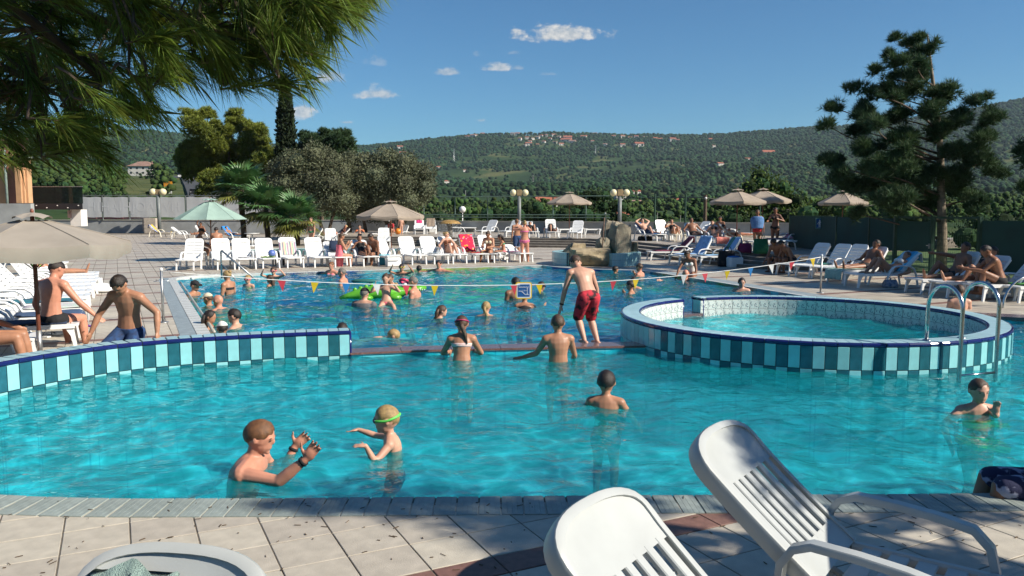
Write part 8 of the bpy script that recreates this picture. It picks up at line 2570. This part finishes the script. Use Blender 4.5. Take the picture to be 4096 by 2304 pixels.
# ---- balls and bags
def ball(label, p, r, m): 
    o = MB().ball((0, 0, 0), r, 16).build('ball', m, None, True, p); tag(o, label, 'ball'); return o
q = FARPOS[3]; pp = q[0] + q[1] * .62 + E1 * .12
ball('blue ball resting on a far row lounger', (pp.x, pp.y, .37 + .125), .125, mat('blue_ball', (.10, .16, .42), .3, .1, 6))
pp = G(1592, 938, TZ); ball('orange ball at the toddler feet on the terrace', (pp.x, pp.y, TZ + .2), .2, mat('orange_ball', (.70, .22, .02), .4, .1, 6))
def bag(label, p, size, m, rz=0.0, name='beach_bag'):
    t = thing(name, label, 'bag', p, rz)
    w, d, h = size; rings = []
    for f, sx, sy in ((0, .92, .95), (.25, 1.0, 1.0), (.6, .97, .86), (.9, .92, .55), (1, .90, .42)):
        rings.append([(w / 2 * sx * math.copysign(abs(math.cos(a)) ** .5, math.cos(a)), d / 2 * sy * math.copysign(abs(math.sin(a)) ** .5, math.sin(a)), h * f) for a in [2 * math.pi * k / 16 for k in range(16)]])
    MB().loft(rings).build('sack', m, t, True)
    for s in (-1, 1): MB().tube([(-w * .25, s * d * .25, h * .95), (-w * .15, s * d * .3, h * 1.25), (w * .15, s * d * .3, h * 1.25), (w * .25, s * d * .25, h * .95)], .012, 5).build('strap', m, t)
    return t
bag('magenta beach bag on the terrace edge', G(2978, 1010, TZ), (.50, .3, .34), cloth('magenta_bag', (.20, .015, .08)))
bag('dark green beach bag beside the standing person in the blue towel', G(3042, 1014, TZ), (.52, .32, .52), cloth('green_bag', (.015, .14, .06)))
bag('black holdall lying beside the resting young man', G(2580, 962, TZ), (.75, .35, .22), C_black, .1, 'holdall')
bag('black rucksack leaning beside the striped towel lounger', G(1120, 1062), (.34, .3, .46), C_black, .4, 'rucksack')
bag('black bag in the shade behind the blue towel lounger', G(2905, 1066), (.6, .4, .55), C_black, .2, 'holdall')
lr = LEFTROW[0]; pp = lr[0] - lr[1] * .15
bag('bright green bag on a side row lounger', (pp.x, pp.y, .40), (.36, .3, .34), cloth('lime_bag', (.16, .72, .05)), .4)
bag('dark blue bag on the lounger behind the woman in the pink towel', (FARPOS[6][0].x - .05, FARPOS[6][0].y + .15, .52), (.34, .3, .36), C_navy, .3, 'rucksack')
bag('striped cloth bag under the shaded lounger', G(3560, 1150), (.36, .3, .2), cloth('striped_bag', (.05, .10, .20), (.4, .4, .4), 12), .3)
# ---- sandals
def sandals(label, px, py, m, rz=0.0):
    p = G(px, py); t = thing('sandals', label, 'sandals', (p.x, p.y, .004), rz)
    for s in (-1, 1):
        sole = MB().prism([(s * .12 + x * .045, y * .13) for x, y in ((-.8, -1), (.8, -1), (.9, -.3), (1, .5), (.6, 1), (-.6, 1), (-1, .5), (-.9, -.3))], 0, .018); sole.build('sole', m, t)
        MB().tube([(s * .12 - .045, .02, .012), (s * .12, .06, .05), (s * .12 + .045, .02, .012)], .008, 5).build('thong', C_black, t)
    return t
sandals('pair of white flip flops with dark straps beside the rope pole', 645, 1126, M_plastic, 1.2)
sandals('purple sandals on the deck beside the side row', 325, 1310, cloth('violet_sole', (.20, .05, .38)), 1.2)
sandals('pale flip flops under the side row lounger', 195, 1345, M_plastic, 1.3)
sandals('dark flip flops under the terrace lounger', 2285, 955, C_black, .3)
# ---- inflatable crocodile
def croc():
    c = G(1525, 1192, WATER_Z); t = thing('inflatable_crocodile', 'bright green inflatable crocodile floating with children on it', 'inflatable', (c.x, c.y, WATER_Z), R(12))
    m = mat('green_vinyl', (.12, .42, .03), .25, .15, 5, .3, 30, spec=.6)
    path = [(-.95, -.05, .03), (-.75, -.03, .07), (-.4, 0, .12), (0, 0, .14), (.35, .0, .13), (.6, .02, .16), (.85, .03, .20), (1.05, .04, .22)]
    MB().tube(path, [.05, .10, .20, .24, .20, .13, .11, .06], 14, flat=(1.25, .75)).build('body', m, t, True)
    for x, s in ((-.35, -1), (-.35, 1), (.3, -1), (.3, 1)): MB().ball((x, s * .30, .04), (.16, .11, .07), 10).build('foot', m, t, True)
    for s in (-1, 1): MB().ball((.55, s * .08, .30), .05, 8).build('eye', M_wglobe, t, True)
    for k in range(7): MB().ball((-.6 + k * .13, 0, .30 - .03 * abs(k - 3)), (.05, .02, .05), 6).build('ridge', m, t, True)
    for k in range(8):
        for s in (-1, 1): MB().box((.65 + k * .05, s * .105, .19), (.02, .012, .03)).build('tooth', M_plastic, t)
croc()
k_ = G(3935, 1700, -.15)
tag(MB().prism(rrect(.50, .30, .12), -.02, .02).build('swim_float', mat('lime_float', (.16, .50, .03), .5, .1), None, False, (k_.x, k_.y, -.34)), 'green swim board under the water by the boy with cropped hair', 'float').rotation_euler = (.15, .1, .1)
f_ = G(1455, 1130, WATER_Z); tag(MB().ball((0, 0, 0), (.36, .16, .07), 14).build('air_bed', cloth('airbed_green', (.02, .12, .11)), None, True, (f_.x, f_.y, WATER_Z + .04)), 'small dark green float behind the white pennant', 'float')
f_ = G(1602, 1140, WATER_Z); o = MB().tube([(.11 * math.cos(a), 0, .11 * math.sin(a)) for a in [2 * math.pi * k / 16 for k in range(17)]], .04, 8).build('swim_ring', mat('red_ring', (.62, .04, .10), .3, .1), None, True, (f_.x + .1, f_.y, WATER_Z + .10)); o.rotation_euler = (1.1, .3, .3); tag(o, 'red swim ring held up behind the blond child', 'float')
# ---- white table, stools, bin on the terrace, drain grate
tt = thing('garden_table', 'round white plastic table between the middle palms', 'table', (*G(1010, 985)[:2], 0)); MB().lathe([(.42, .70), (.42, .73)], 20).build('top', M_plastic, tt, True); MB().lathe([(.05, 0), (.04, .7)], 8).build('column', M_plastic, tt, True); MB().lathe([(.28, 0), (.24, .04), (.06, .06)], 14).build('foot', M_plastic, tt, True)
tt = thing('plastic_stool', 'white plastic stool beside the shortest palm', 'stool', (*G(1145, 978)[:2], 0)); MB().lathe([(.18, .42), (.18, .45)], 14).build('seat', M_plastic, tt, True)
for k in range(4): MB().tube([(.13 * math.cos(k * 1.57 + .78), .13 * math.sin(k * 1.57 + .78), .42), (.19 * math.cos(k * 1.57 + .78), .19 * math.sin(k * 1.57 + .78), 0)], .018, 6).build('leg', M_plastic, tt)
tt = thing('litter_bin', 'white plastic bin behind the terrace loungers', 'bin', (*G(1728, 928, TZ)[:2], TZ)); MB().loft([[(x * s, y * s, z) for x, y in ((-.2, -.2), (.2, -.2), (.2, .2), (-.2, .2))] for s, z in ((.8, 0), (1, .6), (1.15, .62), (1.15, .72))]).build('tub', M_plastic, tt)
gq = G(2150, 1036); gr = thing('drain_grate', 'square dark drain grate in the paving near the fountain', 'grate', (gq.x, gq.y, .006), ANG)
for k in range(8): MB().box((-.16 + k * .045, 0, .004), (.018, .36, .008)).build('bar', M_rib, gr)
# ---- dry needles and bits on the near paving
lit = MB(); rl_ = random.Random(99)
for k in range(300):
    x, y = rl_.uniform(-3.4, 3.6), rl_.uniform(3.3, 5.3)
    a = rl_.uniform(0, 3.14); L_ = rl_.uniform(.008, .05)
    lit.box((x, y, .009 if y > 4.9 else .004), (L_, rl_.uniform(.002, .007), .003), a)
tag(lit.build('pine_litter', mat('dry_needle', (.10, .065, .035), .9, .3, 30)), kind='stuff')
# ================================================================== summer haze over the valley
def haze():
    o = MB().box((0, 0, 168), (7600, 7600, 342)).build('haze', None)
    o.data.materials.clear()
    m = bpy.data.materials.new('haze_air'); m.use_nodes = True
    N, L = m.node_tree.nodes, m.node_tree.links
    N.remove(N['Principled BSDF'])
    v = N.new('ShaderNodeVolumePrincipled')
    v.inputs['Color'].default_value = (.62, .80, .95, 1)
    v.inputs['Density'].default_value = HAZE
    v.inputs['Anisotropy'].default_value = .2
    L.new(v.outputs[0], N['Material Output'].inputs['Volume'])
    o.data.materials.append(m)
    tag(o, kind='stuff')
HAZE = .00007
haze()
